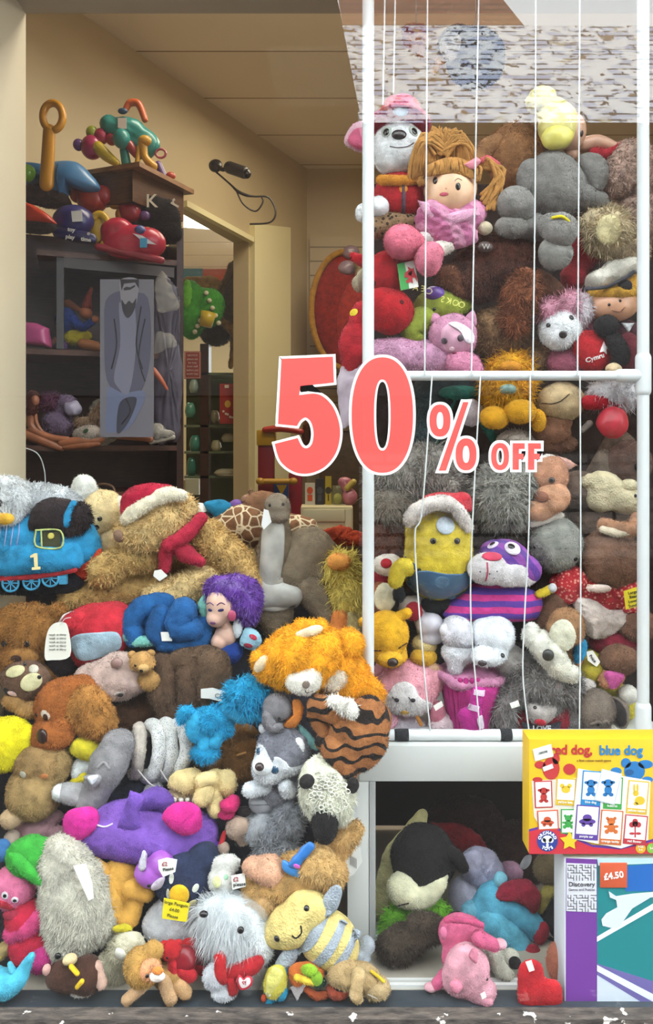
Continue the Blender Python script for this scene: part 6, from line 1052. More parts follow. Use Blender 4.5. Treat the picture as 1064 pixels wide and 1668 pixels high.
# cards
def card(u0, v0, u1, v1, rot, edge, w, cap=None):
    cu, cv = (u0+u1)/2, (v0+v1)/2; a = math.radians(rot)
    def rt(u, v): du, dv = u-cu, v-cv; return (cu+du*math.cos(a)+dv*math.sin(a), cv-du*math.sin(a)+dv*math.cos(a))
    c_ = pl('card', [rt(u0, v0), rt(u1, v0), rt(u1, v1), rt(u0, v1)], edge, w); pl('card_face', [rt(u0+2, v0+2), rt(u1-2, v0+2), rt(u1-2, v1-(9 if cap else 2)), rt(u0+2, v1-(9 if cap else 2))], '#e9e7e2', w+.4, c_)
    if cap: q = rt(cu, v1-5); t.text(None, cap, q[0], q[1], 5.4, mat('#e8e6e0', 'flat'), w=w+.4, rot=rot)
    return w+.8
def fig(kind, u, v, s_, col, w):
    D_ = lambda x, y, r, q=None: PL([(u+s_*(x+r*math.cos(a)), v+s_*(y+(q or r)*math.sin(a))) for a in np.linspace(0, 2*math.pi, 15)[:-1]], .4, w)
    if kind == 'dog': ms = [D_(0, -5, 6, 5), D_(-6, -6, 3, 2), D_(6, -6, 3, 2), D_(0, 4, 5, 6), D_(-4, 10, 3, 2.4), D_(4, 10, 3, 2.4)]
    if kind == 'bear': ms = [D_(0, -5, 5.5, 5), D_(-5, -9, 2.2), D_(5, -9, 2.2), D_(0, 4, 5.5, 6), D_(-6, 9, 3, 3), D_(6, 9, 3, 3), D_(-7, 2, 3, 1.8), D_(7, 2, 3, 1.8)]
    if kind == 'rabbit': ms = [D_(-3, -5, 3.6), D_(-5, -12, 1.4, 5), D_(-1, -12, 1.4, 5), D_(2, 4, 6.5, 5.5), D_(-3, 8, 3, 2)]
    if kind == 'car': ms = [D_(0, 2, 11, 4), D_(0, -3, 6, 4.5), D_(-5, 6, 2.6), D_(5, 6, 2.6)]
    if kind == 'flower': ms = [D_(0, -6, 3.5), D_(-4, -5, 3.5), D_(4, -5, 3.5), D_(0, -9, 3.5), PL([(u-.8*s_, v-4*s_), (u+.8*s_, v-4*s_), (u+.8*s_, v+11*s_), (u-.8*s_, v+11*s_)], .4, w), D_(-4, 6, 3.5, 1.5), D_(4, 6, 3.5, 1.5)]
    if kind == 'bee': ms = [D_(0, 0, 6, 5), D_(-5, -5, 3), D_(5, -5, 3)]
    t.p('drawing', J(*ms), mat(col, 'flat'), hard=True, on=b)
pl('board', [(866, 1272), (940, 1268), (935, 1368), (900, 1352), (880, 1347), (870, 1330)], '#d8cfc2', .7)
w = card(871, 1272, 900, 1316, 2, '#b8302c', 1.4); fig('dog', 886, 1294, 1.1, '#b8302c', w)
w = card(906, 1268, 938, 1312, -3, '#d8b030', 1.4, 'yellow bee'); fig('bee', 922, 1286, 1.2, '#dcb62c', w)
w = card(876, 1320, 910, 1352, 3, '#c8502c', 1.4); fig('car', 892, 1338, 1, '#c8502c', w)
w = card(914, 1318, 938, 1358, 0, '#3a9a44', 1.4); fig('bear', 926, 1338, 1, '#3a9a44', w)
pl('board', [(942, 1252), (1060, 1272), (1056, 1368), (1012, 1382), (932, 1366), (936, 1310)], '#e2ddd4', 2.6)
w = card(948, 1256, 980, 1312, -4, '#1c80bc', 3.2, 'blue dog'); fig('dog', 963, 1282, 1.2, '#2070b0', w)
w = card(984, 1266, 1014, 1318, -3, '#3a9a44', 3.2, 'bubbles'); 
w = card(1022, 1272, 1056, 1326, -5, '#d8b030', 3.2, 'yellow rabbit'); fig('rabbit', 1040, 1299, 1.3, '#d8b42a', w)
w = card(938, 1312, 976, 1368, -4, '#5c3a94', 3.2, 'purple car'); fig('car', 957, 1336, 1.25, '#5c3a94', w)
w = card(978, 1320, 1014, 1376, -4, '#c8682c', 3.2, 'orange teddy'); fig('bear', 996, 1344, 1.2, '#cf6a2c', w)
w = card(1017, 1328, 1054, 1376, -5, '#b8303c', 3.2, 'red flower'); fig('flower', 1035, 1350, 1.3, '#b8303c', w)
w = card(974, 1256, 1008, 1308, -14, '#c8ccd4', 4.6); fig('dog', 991, 1282, 1.25, '#2070b0', w)
# dog heads
t.p('drawing', J(*[PL([(u+r*math.cos(a), v+q*math.sin(a)) for a in np.linspace(0, 6.28, 18)[:-1]], .4, .9) for u, v, r, q in ((898, 1252, 14, 18), (880, 1246, 9, 6), (906, 1236, 6, 9), (928, 1253, 10, 9), (876, 1270, 8, 4))]), mat('#bb2f30', 'flat'), hard=True, on=b)
t.p('drawing', J(*[PL([(u+r*math.cos(a), v+q*math.sin(a)) for a in np.linspace(0, 6.28, 18)[:-1]], .4, .9) for u, v, r, q in ((1034, 1256, 17, 16), (1020, 1243, 8, 8), (1052, 1245, 12, 7), (1055, 1270, 9, 5), (1004, 1256, 9, 6))]), mat('#2070b0', 'flat'), hard=True, on=b)
t.p('label_strip', PL([(884, 1250), (900, 1244), (902, 1251), (886, 1257)], .4, 1.6), mat('#e0d4d4', 'flat'), hard=True, on=b); t.p('nose', PL([(1026+7*math.cos(a), 1258+5*math.sin(a)) for a in np.linspace(0, 6.2, 12)], .4, 1.5), mat('#1a5288', 'flat'), hard=True, on=b)
lg = t.p('emblem', PL([(892+17*math.cos(a), 1370+17*math.sin(a)) for a in np.linspace(0, 6.28, 30)[:-1]], .5, 1.8), mat('#2a3a8c', 'flat'), hard=True, on=b); t.p('tree', J(*[PL([(u+r*math.cos(a), v+q*math.sin(a)) for a in np.linspace(0, 6.28, 16)[:-1]], .4, 2.3) for u, v, r, q in ((892, 1367, 8, 6), (886, 1369, 4, 4), (898, 1369, 4, 4), (892, 1377, 2, 4))]), mat('#e4e4ea', 'flat'), hard=True, on=lg)
for i, ch in enumerate('ORCHARD'): a = math.radians(158-i*22.5); t.text(None, ch, 892+13.2*math.cos(a), 1370-13.2*math.sin(a), 6.6, mat('#eeeef2', 'flat'), w=2.3, rot=math.degrees(a)-90, bold=.2)
for i, ch in enumerate('TOYS'): a = math.radians(238+i*22); t.text(None, ch, 892+13*math.cos(a), 1370-13*math.sin(a), 6.6, mat('#eeeef2', 'flat'), w=2.3, rot=math.degrees(a)+90, bold=.2)
t.p('star', PL([(928+(16 if k % 2 == 0 else 8.5)*math.sin(k*math.pi/5), 1370-(16 if k % 2 == 0 else 8.5)*math.cos(k*math.pi/5)) for k in range(10)], .5, 2.4), mat('#e0bc20', 'flat'), hard=True, on=b)
for u, c_, s_ in ((1044, '#dfa818', 'AGE\n3-6'), (1062, '#7db83c', '2-4')): t.p('badge', PL([(u+8*math.cos(a), 1382+8*math.sin(a)) for a in np.linspace(0, 6.28, 24)[:-1]], .5, 1.8), mat(c_, 'flat'), hard=True, on=b); t.text(None, s_, u, 1382, 5, mat('#f0e8d8', 'flat'), w=2.4)

# ================= WINDOW LETTERING =================
red, whi = mat('#ee4f4a', 'flat'), mat('#f2efee', 'flat')
def off(p, d):
    p = np.array(p); n = len(p); ar = sum(p[i][0]*p[(i+1) % n][1]-p[(i+1) % n][0]*p[i][1] for i in range(n)); s_ = 1 if ar > 0 else -1; q = []
    for i in range(n):
        a, b_, c = p[i-1], p[i], p[(i+1) % n]; e1 = (b_-a)/np.linalg.norm(b_-a); e2 = (c-b_)/np.linalg.norm(c-b_)
        nn = np.array([e1[1]+e2[1], -(e1[0]+e2[0])])*s_; l = np.linalg.norm(nn); nn /= l; q.append(b_+nn*d/max(.6, l/2))
    return np.array(q)
def sup(cu, cv, rx, ry, e=2.3, n=64, rot=0):
    a = np.linspace(0, 2*math.pi, n, endpoint=False); return np.stack([cu+rx*np.sign(np.cos(a))*abs(np.cos(a))**(2/e), cv+ry*np.sign(np.sin(a))*abs(np.sin(a))**(2/e)], 1)
def mixed(parts, per=6):
    out = []
    for kind, pts in parts:
        if kind == 'l': out += pts
        else: out += [tuple(x) for x in cat(pts, per*(len(pts)-1))]
    r = [out[0]]
    for p in out[1:]:
        if math.dist(p, r[-1]) > .5: r.append(p)
    if math.dist(r[0], r[-1]) < .5: r.pop()
    return np.array(r)
YG = .004
five = mixed([('l', [(458.7, 584.5), (542.6, 581), (544, 623), (489.6, 628.6)]), ('c', [(487.4, 643.6), (518, 642), (540, 659), (552, 687), (553.7, 713), (546, 740), (528, 761), (503, 771), (478.6, 768), (457, 751), (447.7, 723)]), ('l', [(485, 713.4)]), ('c', [(485, 713.4), (492, 727), (500.7, 730), (508.6, 722), (511, 704.6), (507, 688), (498.5, 680), (489.6, 684.7), (484, 693.5)]), ('l', [(453, 690.5)])])
t = T('window_decal', 'large coral red numeral five with white outline stuck on the window glass', 'window lettering', 500, 676, YG); t.p('outline', PL(off(five, 4.2), .5, 0), whi, hard=True); t.p('fill', PL(five, .6, .5), red, hard=True)
t = T('window_decal', 'large coral red numeral zero with white outline beside the window post', 'window lettering', 623, 676, YG); z0, z1 = sup(623, 676, 50, 94, 2.25), sup(623, 676, 13.5, 58, 2.4); t.p('outline', RING(sup(623, 676, 54.5, 98.5, 2.25), sup(623, 676, 10, 54, 2.4), .5, 0), whi, hard=True); t.p('fill', RING(z0, z1, .6, .5), red, hard=True)
t = T('window_decal', 'coral red percent sign with white outline on the window glass', 'window lettering', 738, 712, YG)
sl = np.array([(754.6, 655), (763.5, 655), (726.8, 766.4), (715, 766.4)]); o_ = t.p('outline', J(PL(sup(717, 685, 21.5, 30.5), .5, 0), PL(sup(759.5, 740, 21.5, 30.5), .5, .02), PL(off(sl, 4.5), .5, .04)), whi, hard=True)
t.p('fill', J(RING(sup(717, 685, 17, 26), sup(717, 685, 5.5, 14), .6, .6), RING(sup(759.5, 740, 17, 26), sup(759.5, 740, 5.5, 14), .6, .6), PL(sl, .6, .6)), red, hard=True)
t = T('window_decal', 'small coral red word OFF with white outline on the window glass', 'window lettering', 840, 743, YG)
def Fl(x0, x1, y0=722, y1=765): w_ = 9; return np.array([(x0, y0), (x1, y0), (x1, y0+9), (x0+w_+1, y0+9), (x0+w_+1, y0+17), (x1-2, y0+17), (x1-2, y0+26), (x0+w_+1, y0+26), (x0+w_+1, y1), (x0, y1)])
t.p('outline', J(RING(sup(815, 743.5, 19, 26.5), sup(815, 743.5, 3, 10), .5, 0), PL(off(Fl(835.5, 855), 4.2), .5, .02), PL(off(Fl(860.6, 881.5), 4.2), .5, .04)), whi, hard=True)
t.p('fill', J(RING(sup(815, 743.5, 14.5, 22), sup(815, 743.5, 6, 14), .6, .6), PL(Fl(835.5, 855), .6, .6), PL(Fl(860.6, 881.5), .6, .6)), red, hard=True)
# ================= INSIDE THE SHOP =================
def wpart(t, name, pts, dvec, m, on=None):
    n = len(pts); V = [Vector(p)-t.o.location for p in pts]; V += [p+Vector(dvec) for p in V]
    me = bpy.data.meshes.new(name); me.from_pydata(V, [], [tuple(range(n)), tuple(range(2*n-1, n-1, -1))]+[(k, k+n, (k+1) % n+n, (k+1) % n) for k in range(n)])
    bm = bmesh.new(); bm.from_mesh(me); bmesh.ops.recalc_face_normals(bm, faces=bm.faces); bm.to_mesh(me); bm.free()
    me.materials.append(m if not isinstance(m, str) else mat(m, 'paint')); o = bpy.data.objects.new(name, me); COL.objects.link(o); o.parent = on or t.o; return o
wd1, wd2 = mat('#3a1d14', 'wood', '#24110c'), mat('#5d3a20', 'wood', '#44280f')
def fp(u, z=None, v=None, back=0):      # point on the bookcase front plane (or behind it)
    f = (u-30)/265; Yy = .90+f*.18; x = (u-532)*(Yy+D)/F; p = Vector((x, Yy, z if z is not None else ZC-(v-720)*(Yy+D)/F)); nrm = Vector((-.30, .95, 0)); return p+nrm*back
t = T('bookcase', 'dark stained wooden bookcase with open shelves of secondhand toys', 'bookcase', 165, 600, .95)
dp = .27
z_bot = FLOOR-.38
wpart(t, 'back_panel', [fp(20, z_bot, back=dp), fp(300, z_bot, back=dp), fp(300, 2.28, back=dp), fp(20, 2.28, back=dp)], (-.006, .02, 0), wd1)
wpart(t, 'side_panel', [fp(288, z_bot), fp(299, z_bot), fp(299, 2.28), fp(288, 2.28)], Vector((-.30, .95, 0))*dp, wd1)
def shelf(v, name='shelf', u0=26, u1=288, th=.018):
    z = ZC-(v-720)*2.52/F; q = [fp(u0, z), fp(u1, z), fp(u1, z+th), fp(u0, z+th)]; wpart(t, name, q, Vector((-.30, .95, 0))*dp, mat('#54301f', 'wood', '#3c2014')); return z+th
zA = shelf(415, u0=60); zB = shelf(577); zC = shelf(735); zD = shelf(813)
wpart(t, 'upright', [fp(92, zB+.002), fp(104, zB+.002), fp(104, zA-.02), fp(92, zA-.02)], Vector((-.30, .95, 0))*dp, mat('#3d3b3c', 'paint'))
wpart(t, 'fascia', [fp(104, v=418), fp(284, v=436), fp(284, v=452), fp(104, v=436)], Vector((-.30, .95, 0))*.02, mat('#4a4444', 'paint'))
t = T('cupboard', 'brown wooden cupboard box standing high on the bookcase', 'cupboard', 260, 300, 1.15)
def cp(u, v, k, back=0): Yy = k-D; return Vector(((u-532)*k/F, Yy, ZC-(v-720)*k/F))+Vector((-.90, .43, 0))*back
a, b_, c_, d__ = cp(216, 276, 2.6), cp(299, 313, 2.84), cp(299, 420, 2.84), cp(216, 428, 2.6)
zt = a.z; b_.z = zt; c_.z = d__.z = ZC-(345-720)*2.72/F
wpart(t, 'front_panel', [a, b_, c_, d__], Vector((-.90, .43, 0))*.02, wd2)
e1, e2 = Vector((-.90, .43, 0))*.2, Vector((.40, .90, 0))
wpart(t, 'end_panel', [a, a+e1, d__+e1, d__], e2*.02, wd2)
wpart(t, 'top', [a+Vector((.03, -.03, 0)), b_+Vector((.035, .02, 0)), b_+e1, a+e1+Vector((0, -.03, 0))], (0, 0, .016), mat('#8a6038', 'wood', '#6b4626'))
bag = T('carrier_bag', 'black bag with white letters on the bookcase under the cupboard', 'bag', 250, 330, 1.08)
bp_ = bag.p('bag', PF([(198, 330), (222, 318), (262, 322), (288, 335), (292, 395), (250, 400), (205, 390)], 10, 0), '#17120f', lump=2)
for ch, u, v, r in (('J', 212, 328, -70), ('K', 247, 328, 0), ('r', 284, 330, 60)): bag.text(None, ch, u, v, 30, mat('#d9d0bb', 'flat'), w=14, rot=r, bold=.3)
# toys on the top shelf
TS = 'plastic toys on top of the bookcase'
def K(name, label, u, v, Y, cat_='toy', g=None): return T(name, label, cat_, u, v, Y, g)
pm = lambda c: mat(c, 'plastic')
t = K('toy_spade', 'yellow plastic spade handle with an oval grip standing upright', 86, 210, .98); y_ = pm('#c98a1c')
t.p('grip', TB(*[(86+16*math.cos(a), 190-22*math.sin(a), 6.2, 0) for a in np.linspace(-1.3, 4.45, 26)], seg=50), y_, lump=0); t.p('shaft', TB((80, 212, 10, 0), (76, 300, 12, 0), flat=.6), y_, lump=0)
t = K('toy_helmet', 'pale blue plastic domed toy under the yellow spade handle', 115, 290, 1.02); b = t.p('dome', PF([(72, 300), (78, 272), (98, 263), (125, 265), (150, 285), (164, 308), (140, 314), (112, 304), (104, 322), (80, 318)], 22, 0), pm('#4a7ba6'), lump=.4); t.p('seam', TB((94, 268, 1.2, 21), (93, 292, 1.2, 22), (96, 314, 1.2, 18)), '#2f4f6c', lump=0); t.p('brim', PF([(30, 268), (70, 268), (84, 290), (70, 300), (40, 302)], 14, -4), pm('#3f6f98'))
t = K('toy_ball', 'lime green ball at the left edge of the bookcase', 46, 280, 1.0, 'ball'); t.p('ball', E(44, 282, 14, 14), pm('#6fa522'), lump=0)
t = K('toy_saucer', 'dark brown flat object lying on the left of the bookcase', 78, 320, 1.0); t.p('body', PF([(40, 304), (70, 300), (100, 312), (118, 336), (90, 340), (45, 330)], 9, 0), '#3a2a20')
t = K('activity_centre', 'teal plastic baby activity arch with an orange handle on the cupboard', 205, 225, 1.12); tl = pm('#2f8079')
b = t.p('frame', BL((205, 215, 34, 28, 0, 16), (235, 235, 24, 26, 0, 14), (180, 205, 14, 16, 4)), tl, lump=2); t.p('handle', TB((205, 178, 5, 0), (212, 168, 6, 0), (226, 170, 6, 0), (236, 195, 5, 0)), pm('#b8562a'), lump=0); t.p('label', PL([(192, 192), (206, 192), (206, 210), (192, 208)], 1, 18), mat('#c9b9b0', 'flat'), hard=True); t.p('button', E(200, 181, 8, 5, 14), pm('#2b4862'), lump=0)
for u, v, c_, r in ((150, 240, '#9a2450', 18), (128, 236, '#5f3a78', 9), (165, 222, '#a02848', 12), (182, 226, '#9c2f3c', 10), (150, 216, '#8f9a30', 10)): t.p('bead', E(u, v, r, r*1.1, 6), pm(c_), lump=0)
t.p('rattle', TB((160, 240, 10, 14), (175, 255, 9, 16), (190, 266, 6, 16)), pm('#b8a02a'), lump=0); t.p('cup', E(198, 226, 14, 16, 20), tl, lump=0); t.p('rattle', TB((210, 236, 8, 14), (222, 252, 6, 14)), pm('#96302e'), lump=0); t.p('leg', TB((202, 245, 7, 10), (206, 268, 8, 10)), tl, lump=0)
t.p('giraffe', J(TB((232, 235, 8, 18), (236, 255, 6, 18), (248, 270, 8, 18)), E(236, 230, 11, 9, 20), TB((226, 240, 3, 20), (224, 272, 5, 20))), pm('#bd8c2a'), lump=0)
t.p('ring', TB(*[(262+8*math.cos(a), 250+7*math.sin(a), 2, 6) for a in np.linspace(0, 6.28, 16)], ns=8), pm('#a04a58'), lump=0)
t = K('toy_track', 'small green, purple and red plastic pieces at the right end of the cupboard', 265, 285, 1.2); t.p('base', TB((246, 278, 5, 0), (280, 294, 5, 0), flat=.6), pm('#8e9440'), lump=0); t.p('slide', TB((258, 268, 6, 0), (266, 288, 7, 0)), pm('#5d4470'), lump=0); t.p('knob', E(278, 287, 8, 7), pm('#a8402e'), lump=0)
t = K('toy_car', 'orange red plastic toy car at the left end of the shelf', 60, 345, .90); t.p('body', PF([(38, 332), (55, 335), (72, 345), (88, 358), (88, 366), (38, 360)], 12, 0), pm('#b83a22')); t.p('base', PF([(36, 358), (88, 364), (84, 378), (40, 380)], 10, 0), '#2a1e1a')
t = K('toy_truck', 'dark blue plastic toy with white stickers, second from the left of the shelf', 120, 365, .96); b = t.p('body', BL((120, 360, 34, 26, 0, 24)), pm('#2b2860'), lump=1); t.p('grille', PF([(95, 372), (150, 380), (152, 396), (92, 388)], 10, 14), pm('#23224e')); b.curved = True
t.p('sticker', PL([(116, 344), (133, 343), (134, 360), (118, 361)], 1, 26), mat('#cfc8c0', 'flat'), hard=True)
for u, v, s_ in ((116, 374, 'toy'), (144, 380, 'e'), (114, 386, 'play'), (140, 390, 'time')): t.text(None, s_, u, v, 9, mat('#cfc8bf', 'flat'), w=27, rot=-8, bold=.2)
t = K('toy_arch', 'yellow plastic wheel arch toy between the blue and red toys', 163, 370, .97); t.p('arch', TB(*[(162+15*math.cos(a), 375-26*math.sin(a), 6, 0) for a in np.linspace(-1.1, 2.2, 16)]), pm('#bb9420'), lump=0); t.p('disc', E(158, 374, 12, 22, -4, 6), pm('#b58f22'), lump=0)
t = K('toy_car', 'long red plastic ride-on car at the right of the shelf', 225, 390, .98); b = t.p('body', BL((215, 395, 50, 28, 0, 24), (190, 375, 26, 20, 0), (245, 398, 22, 24)), pm('#a8233a'), lump=.6); t.p('windscreen', PL([(216, 380), (232, 384), (254, 398), (236, 396)], 1.5, 28), mat('#c9bfc4', 'flat'), hard=True); t.p('driver', E(228, 375, 9, 8, 18), pm('#3f4c80'), lump=0); t.p('window_decal_blue', BX(228, 388, 239, 403, 30, 2), mat('#3a8ab0', 'flat'), hard=True).o.name = 'sticker'; t.p('bumper', TB((160, 402, 6, 10), (210, 412, 7, 12), (262, 424, 6, 10)), pm('#8f2634'), lump=0)
t = K('toy_blocks', 'pile of red and orange plastic toy parts behind the front toys', 160, 325, 1.06)
for u, v, r, c_ in ((150, 325, 24, '#a03020'), (128, 318, 14, '#a84020'), (164, 320, 20, '#9c1e22'), (188, 330, 12, '#b0802a'), (212, 346, 18, '#8f1f2a'), (236, 352, 9, '#5a3a6c'), (200, 350, 12, '#a86a26'), (186, 388, 9, '#5c8a32'), (240, 376, 7, '#b08a3a')): t.p('block', E(u, v, r, r*.9, 0, sq=.85), pm(c_), lump=0)

# middle shelf
t = K('storage_box', 'pink plastic box on the left of the middle shelf', 58, 545, .95, 'box'); t.p('box', PF([(34, 524), (60, 526), (80, 535), (84, 566), (34, 562)], 16, 0, smooth=False, pw=5), pm('#b04a78'), lump=0)
t = K('puppet', 'wooden style puppet with a pointed red hat, blue jacket and yellow shorts', 125, 510, 1.02, 'doll')
h = t.p('head', BL((140, 510, 10, 10, 8), (108, 495, 8, 10, 0)), mat('#a8603a', 'satin'), lump=0); t.p('hat', TB((142, 500, 9, 6), (144, 485, 5, 4), (148, 470, 2, 2)), '#7a2a1c'); t.p('jacket', BL((108, 522, 18, 22, 0, 14)), '#223a78', lump=2); t.p('arm', TB((118, 520, 8, 6), (135, 532, 7, 10), (150, 525, 6, 10)), '#25408a'); t.p('shorts', BL((122, 550, 18, 12, 4), (140, 548, 10, 8, 4)), '#b0a01e', lump=2); t.p('leg', TB((135, 560, 9, 6), (160, 565, 8, 8)), mat('#a86a3c', 'satin'), lump=0); t.p('shoe', BL((165, 565, 8, 9, 6)), '#1c1a16'); t.p('hand', E(155, 520, 6, 6, 12), mat('#b5704a', 'satin'), lump=0)
t = K('toy_shoes', 'small purple and peach toy pieces between the pink box and the puppet', 92, 558, .98); t.p('piece', TB((80, 565, 5), (92, 555, 6)), '#a06a5a'); t.p('piece', BL((98, 563, 12, 10, -4)), '#4c2f5c')

# poster
t = T('poster', 'tall grey poster of a bearded person in a long coat and open shirt, standing', 'poster', 206, 583, .90); B_ = t.p('sheet', BX(163, 455, 250, 712, 0, 3), mat('#74727c', 'flat'), hard=True)
def pz(n_, pts, c_, w=.6, sm=30): return t.p(n_, PL(pts, .5, w, sm), mat(c_, 'flat'), hard=True, on=B_)
pz('coat', [(172, 490), (195, 474), (222, 476), (242, 488), (246, 560), (240, 610), (228, 640), (212, 648), (188, 640), (172, 610), (170, 540)], '#55556a'); pz('shirt', [(194, 492), (208, 516), (218, 492), (222, 560), (210, 640), (190, 628), (186, 610), (196, 560)], '#77788c', 1.1); pz('trousers', [(176, 630), (200, 640), (232, 636), (236, 650), (222, 680), (206, 700), (186, 704), (172, 700), (174, 660)], '#6a7290', .9)
pz('trouser_leg', [(196, 655), (222, 648), (214, 678), (200, 700), (190, 702)], '#3a3c4c', 1.4); pz('head', [(197, 455), (224, 455), (224, 485), (216, 506), (208, 514), (200, 504), (196, 480)], '#8a8690', 1.4, 30); pz('beard', [(198, 488), (204, 496), (210, 490), (216, 494), (222, 486), (218, 506), (208, 518), (200, 506)], '#2f2c34', 1.8); pz('hair', [(196, 455), (226, 455), (226, 470), (220, 460), (202, 462), (198, 474)], '#26232a', 1.8, 0); pz('eyes', [(201, 470), (206, 467), (212, 468), (220, 464), (220, 467), (212, 472), (202, 473)], '#2c2930', 1.9, 0)
for q in ([(186, 520), (190, 560), (182, 600)], [(230, 500), (222, 560), (232, 600)], [(206, 650), (212, 670), (198, 690)], [(236, 520), (226, 580), (236, 620)]): t.p('fold', TB(*[(u, v, 1.1, 1.4) for u, v in q], ns=5), mat('#2c2a34', 'flat'), on=B_, lump=0)

# plastic bags and bat hung at the right of the poster
for i, (pts, lab) in enumerate((([(250, 480), (262, 440), (280, 470), (290, 500), (262, 506)], 'crumpled clear plastic bag hanging high at the right of the bookcase'), ([(252, 545), (275, 540), (290, 562), (268, 572), (250, 576)], 'crumpled clear plastic bag below the hanging one, beside the poster'))):
    t = K('plastic_bag', lab, 268, 500+i*60, 1.0, 'bag'); t.p('bag', PF(pts, 8, 0), mat('#c9c4b8', 'clear'), lump=6)
t = K('toy_bat', 'small orange toy bat hanging by the poster edge', 262, 618, 1.0); t.p('bat', TB((250, 603, 5), (262, 618, 4), (272, 634, 2.2)), pm('#c0603c'), lump=0)
t = K('cloth', 'grey bedding sheet hanging at the right end of the bookcase', 272, 600, 1.06, 'cloth'); t.p('cloth', PF([(252, 470), (290, 470), (296, 560), (292, 700), (275, 716), (254, 700)], 4, 0, pw=4), mat('#5d5866', 'satin'), lump=4)

# lowest shelf: dolls
for i, (lab, hc, pts, hd) in enumerate((('seated fashion doll with auburn hair on the left of the lowest shelf', '#4a2018', [((55, 660, 7), (50, 690, 7), (62, 705, 5)), ((52, 700, 7), (80, 712, 6), (110, 716, 5)), ((56, 665, 4), (60, 690, 3.4), (72, 708, 3))], (55, 652)),
     ('long pair of fashion doll legs lying across the lowest shelf', None, [((36, 705, 9), (70, 718, 8), (100, 730, 5)), ((100, 722, 6), (130, 718, 8), (165, 716, 6)), ((105, 728, 5), (135, 724, 7), (160, 722, 5))], None),
     ('doll leg sticking out to the right of the lowest shelf', None, [((196, 708, 8), (222, 712, 6), (245, 716, 5))], None))):
    t = K('fashion_doll', lab, 80+50*i, 705, .93, 'doll')
    for q in pts: t.p('limb', TB(*q), mat('#9c5f40', 'satin'), lump=0)
    if hd: t.p('head', E(hd[0]+2, hd[1], 7, 9, 4), mat('#a0644a', 'satin'), lump=0); t.p('hair', BL((hd[0]-4, hd[1]+8, 11, 24, 0), (hd[0], hd[1]-6, 10, 8, 0)), hc, fur=1)
t = K('plush_unicorn', 'pale lilac pony with purple ribbon on the lowest shelf', 95, 680, .99); t.p('body', BL((95, 690, 24, 26, 0), (110, 660, 18, 16, 6)), '#77647c', fur=1); t.p('ribbon', BL((118, 665, 14, 12, 16)), mat('#9a93a6', 'satin'), lump=3); t.p('mane', BL((84, 655, 20, 16, 6)), '#5c3148', fur=2)
t = K('plush_cat', 'white plush cat face with green eyes lying on its side on the lowest shelf', 145, 705, .95); h = t.p('head', E(148, 706, 28, 13, 6, 14), '#a89c90', fur=1); t.on(h, 'eye', 144, 702, 5, mat('#2f4a34', 'gloss'), rv=3.5, rot=25); t.p('hair', BL((140, 688, 18, 9, 0), (160, 680, 14, 20, -4)), '#8a6f58', fur=2)
t = K('plastic_bag', 'clear plastic bag of small things beside the white cat on the lowest shelf', 170, 690, .97, 'bag'); t.p('bag', PF([(150, 655), (175, 652), (195, 690), (188, 718), (165, 722), (150, 690)], 12, 0), mat('#c9c4b0', 'clear'), lump=5)
t = K('shoe', 'off white canvas shoe at the right end of the lowest shelf', 258, 705, .97, 'shoe'); t.p('upper', BL((256, 705, 14, 16, 0), (272, 708, 14, 8, 4)), '#9c968c'); t.p('sole', TB((246, 720, 4, 4), (282, 712, 4, 6)), '#b8b0a2', lump=0)
t = K('wire_hoop', 'thin white wire hoop on the floor of the bookcase at far left', 55, 760, .9, 'wire'); t.p('wire', TB((30, 727, 1, 0), (60, 738, 1, 0), (72, 765, 1, 0), (74, 800, 1, 0), ns=6), wh, lump=0)
t = K('picture_frame', 'small frame with brown picture standing behind the cream teddy ear', 172, 795, 1.02, 'frame'); t.p('frame', J(TB((152, 808, 2.4), (160, 790, 2.4), (182, 792, 2.4), (190, 810, 2.4), seg=20)), mat('#6a4a30', 'satin'), lump=0)

# camera and cable on the wall
t = T('security_camera', 'black bullet security camera on a wall bracket with a looping cable', 'camera', 375, 275, 2.15)
t.p('mount', LT([(0, 0), (11, 0), (11, 4), (5, 7), (0, 7)], 351, 270, 0, tilt=75), pm('#1d1a18'), lump=0); t.p('arm', TB((352, 268, 4, 4), (362, 276, 3.4, 6), (372, 274, 4, 8)), pm('#1d1a18'), lump=0); b = t.p('housing', TB((374, 272, 10, 8), (398, 282, 10, 14)), pm('#24201d'), lump=0); t.p('lens', E(402, 283, 7, 8, 20, 5), mat('#0e0d0d', 'gloss'), on=b, lump=0)
t.p('cable', TB((352, 280, 1.6), (375, 300, 1.6), (388, 312, 2.6), (402, 318, 2.6), (415, 320, 1.6), (438, 322, 1.6), (449, 345, 1.6), (440, 362, 1.6), (408, 365, 1.6), ns=6, seg=50), pm('#2b241d'), lump=0); t.p('cable', TB((384, 308, 1.4), (396, 332, 1.4), (416, 344, 1.4), (428, 330, 1.4), (426, 320, 1.4), ns=6, seg=30), pm('#2b241d'), lump=0)

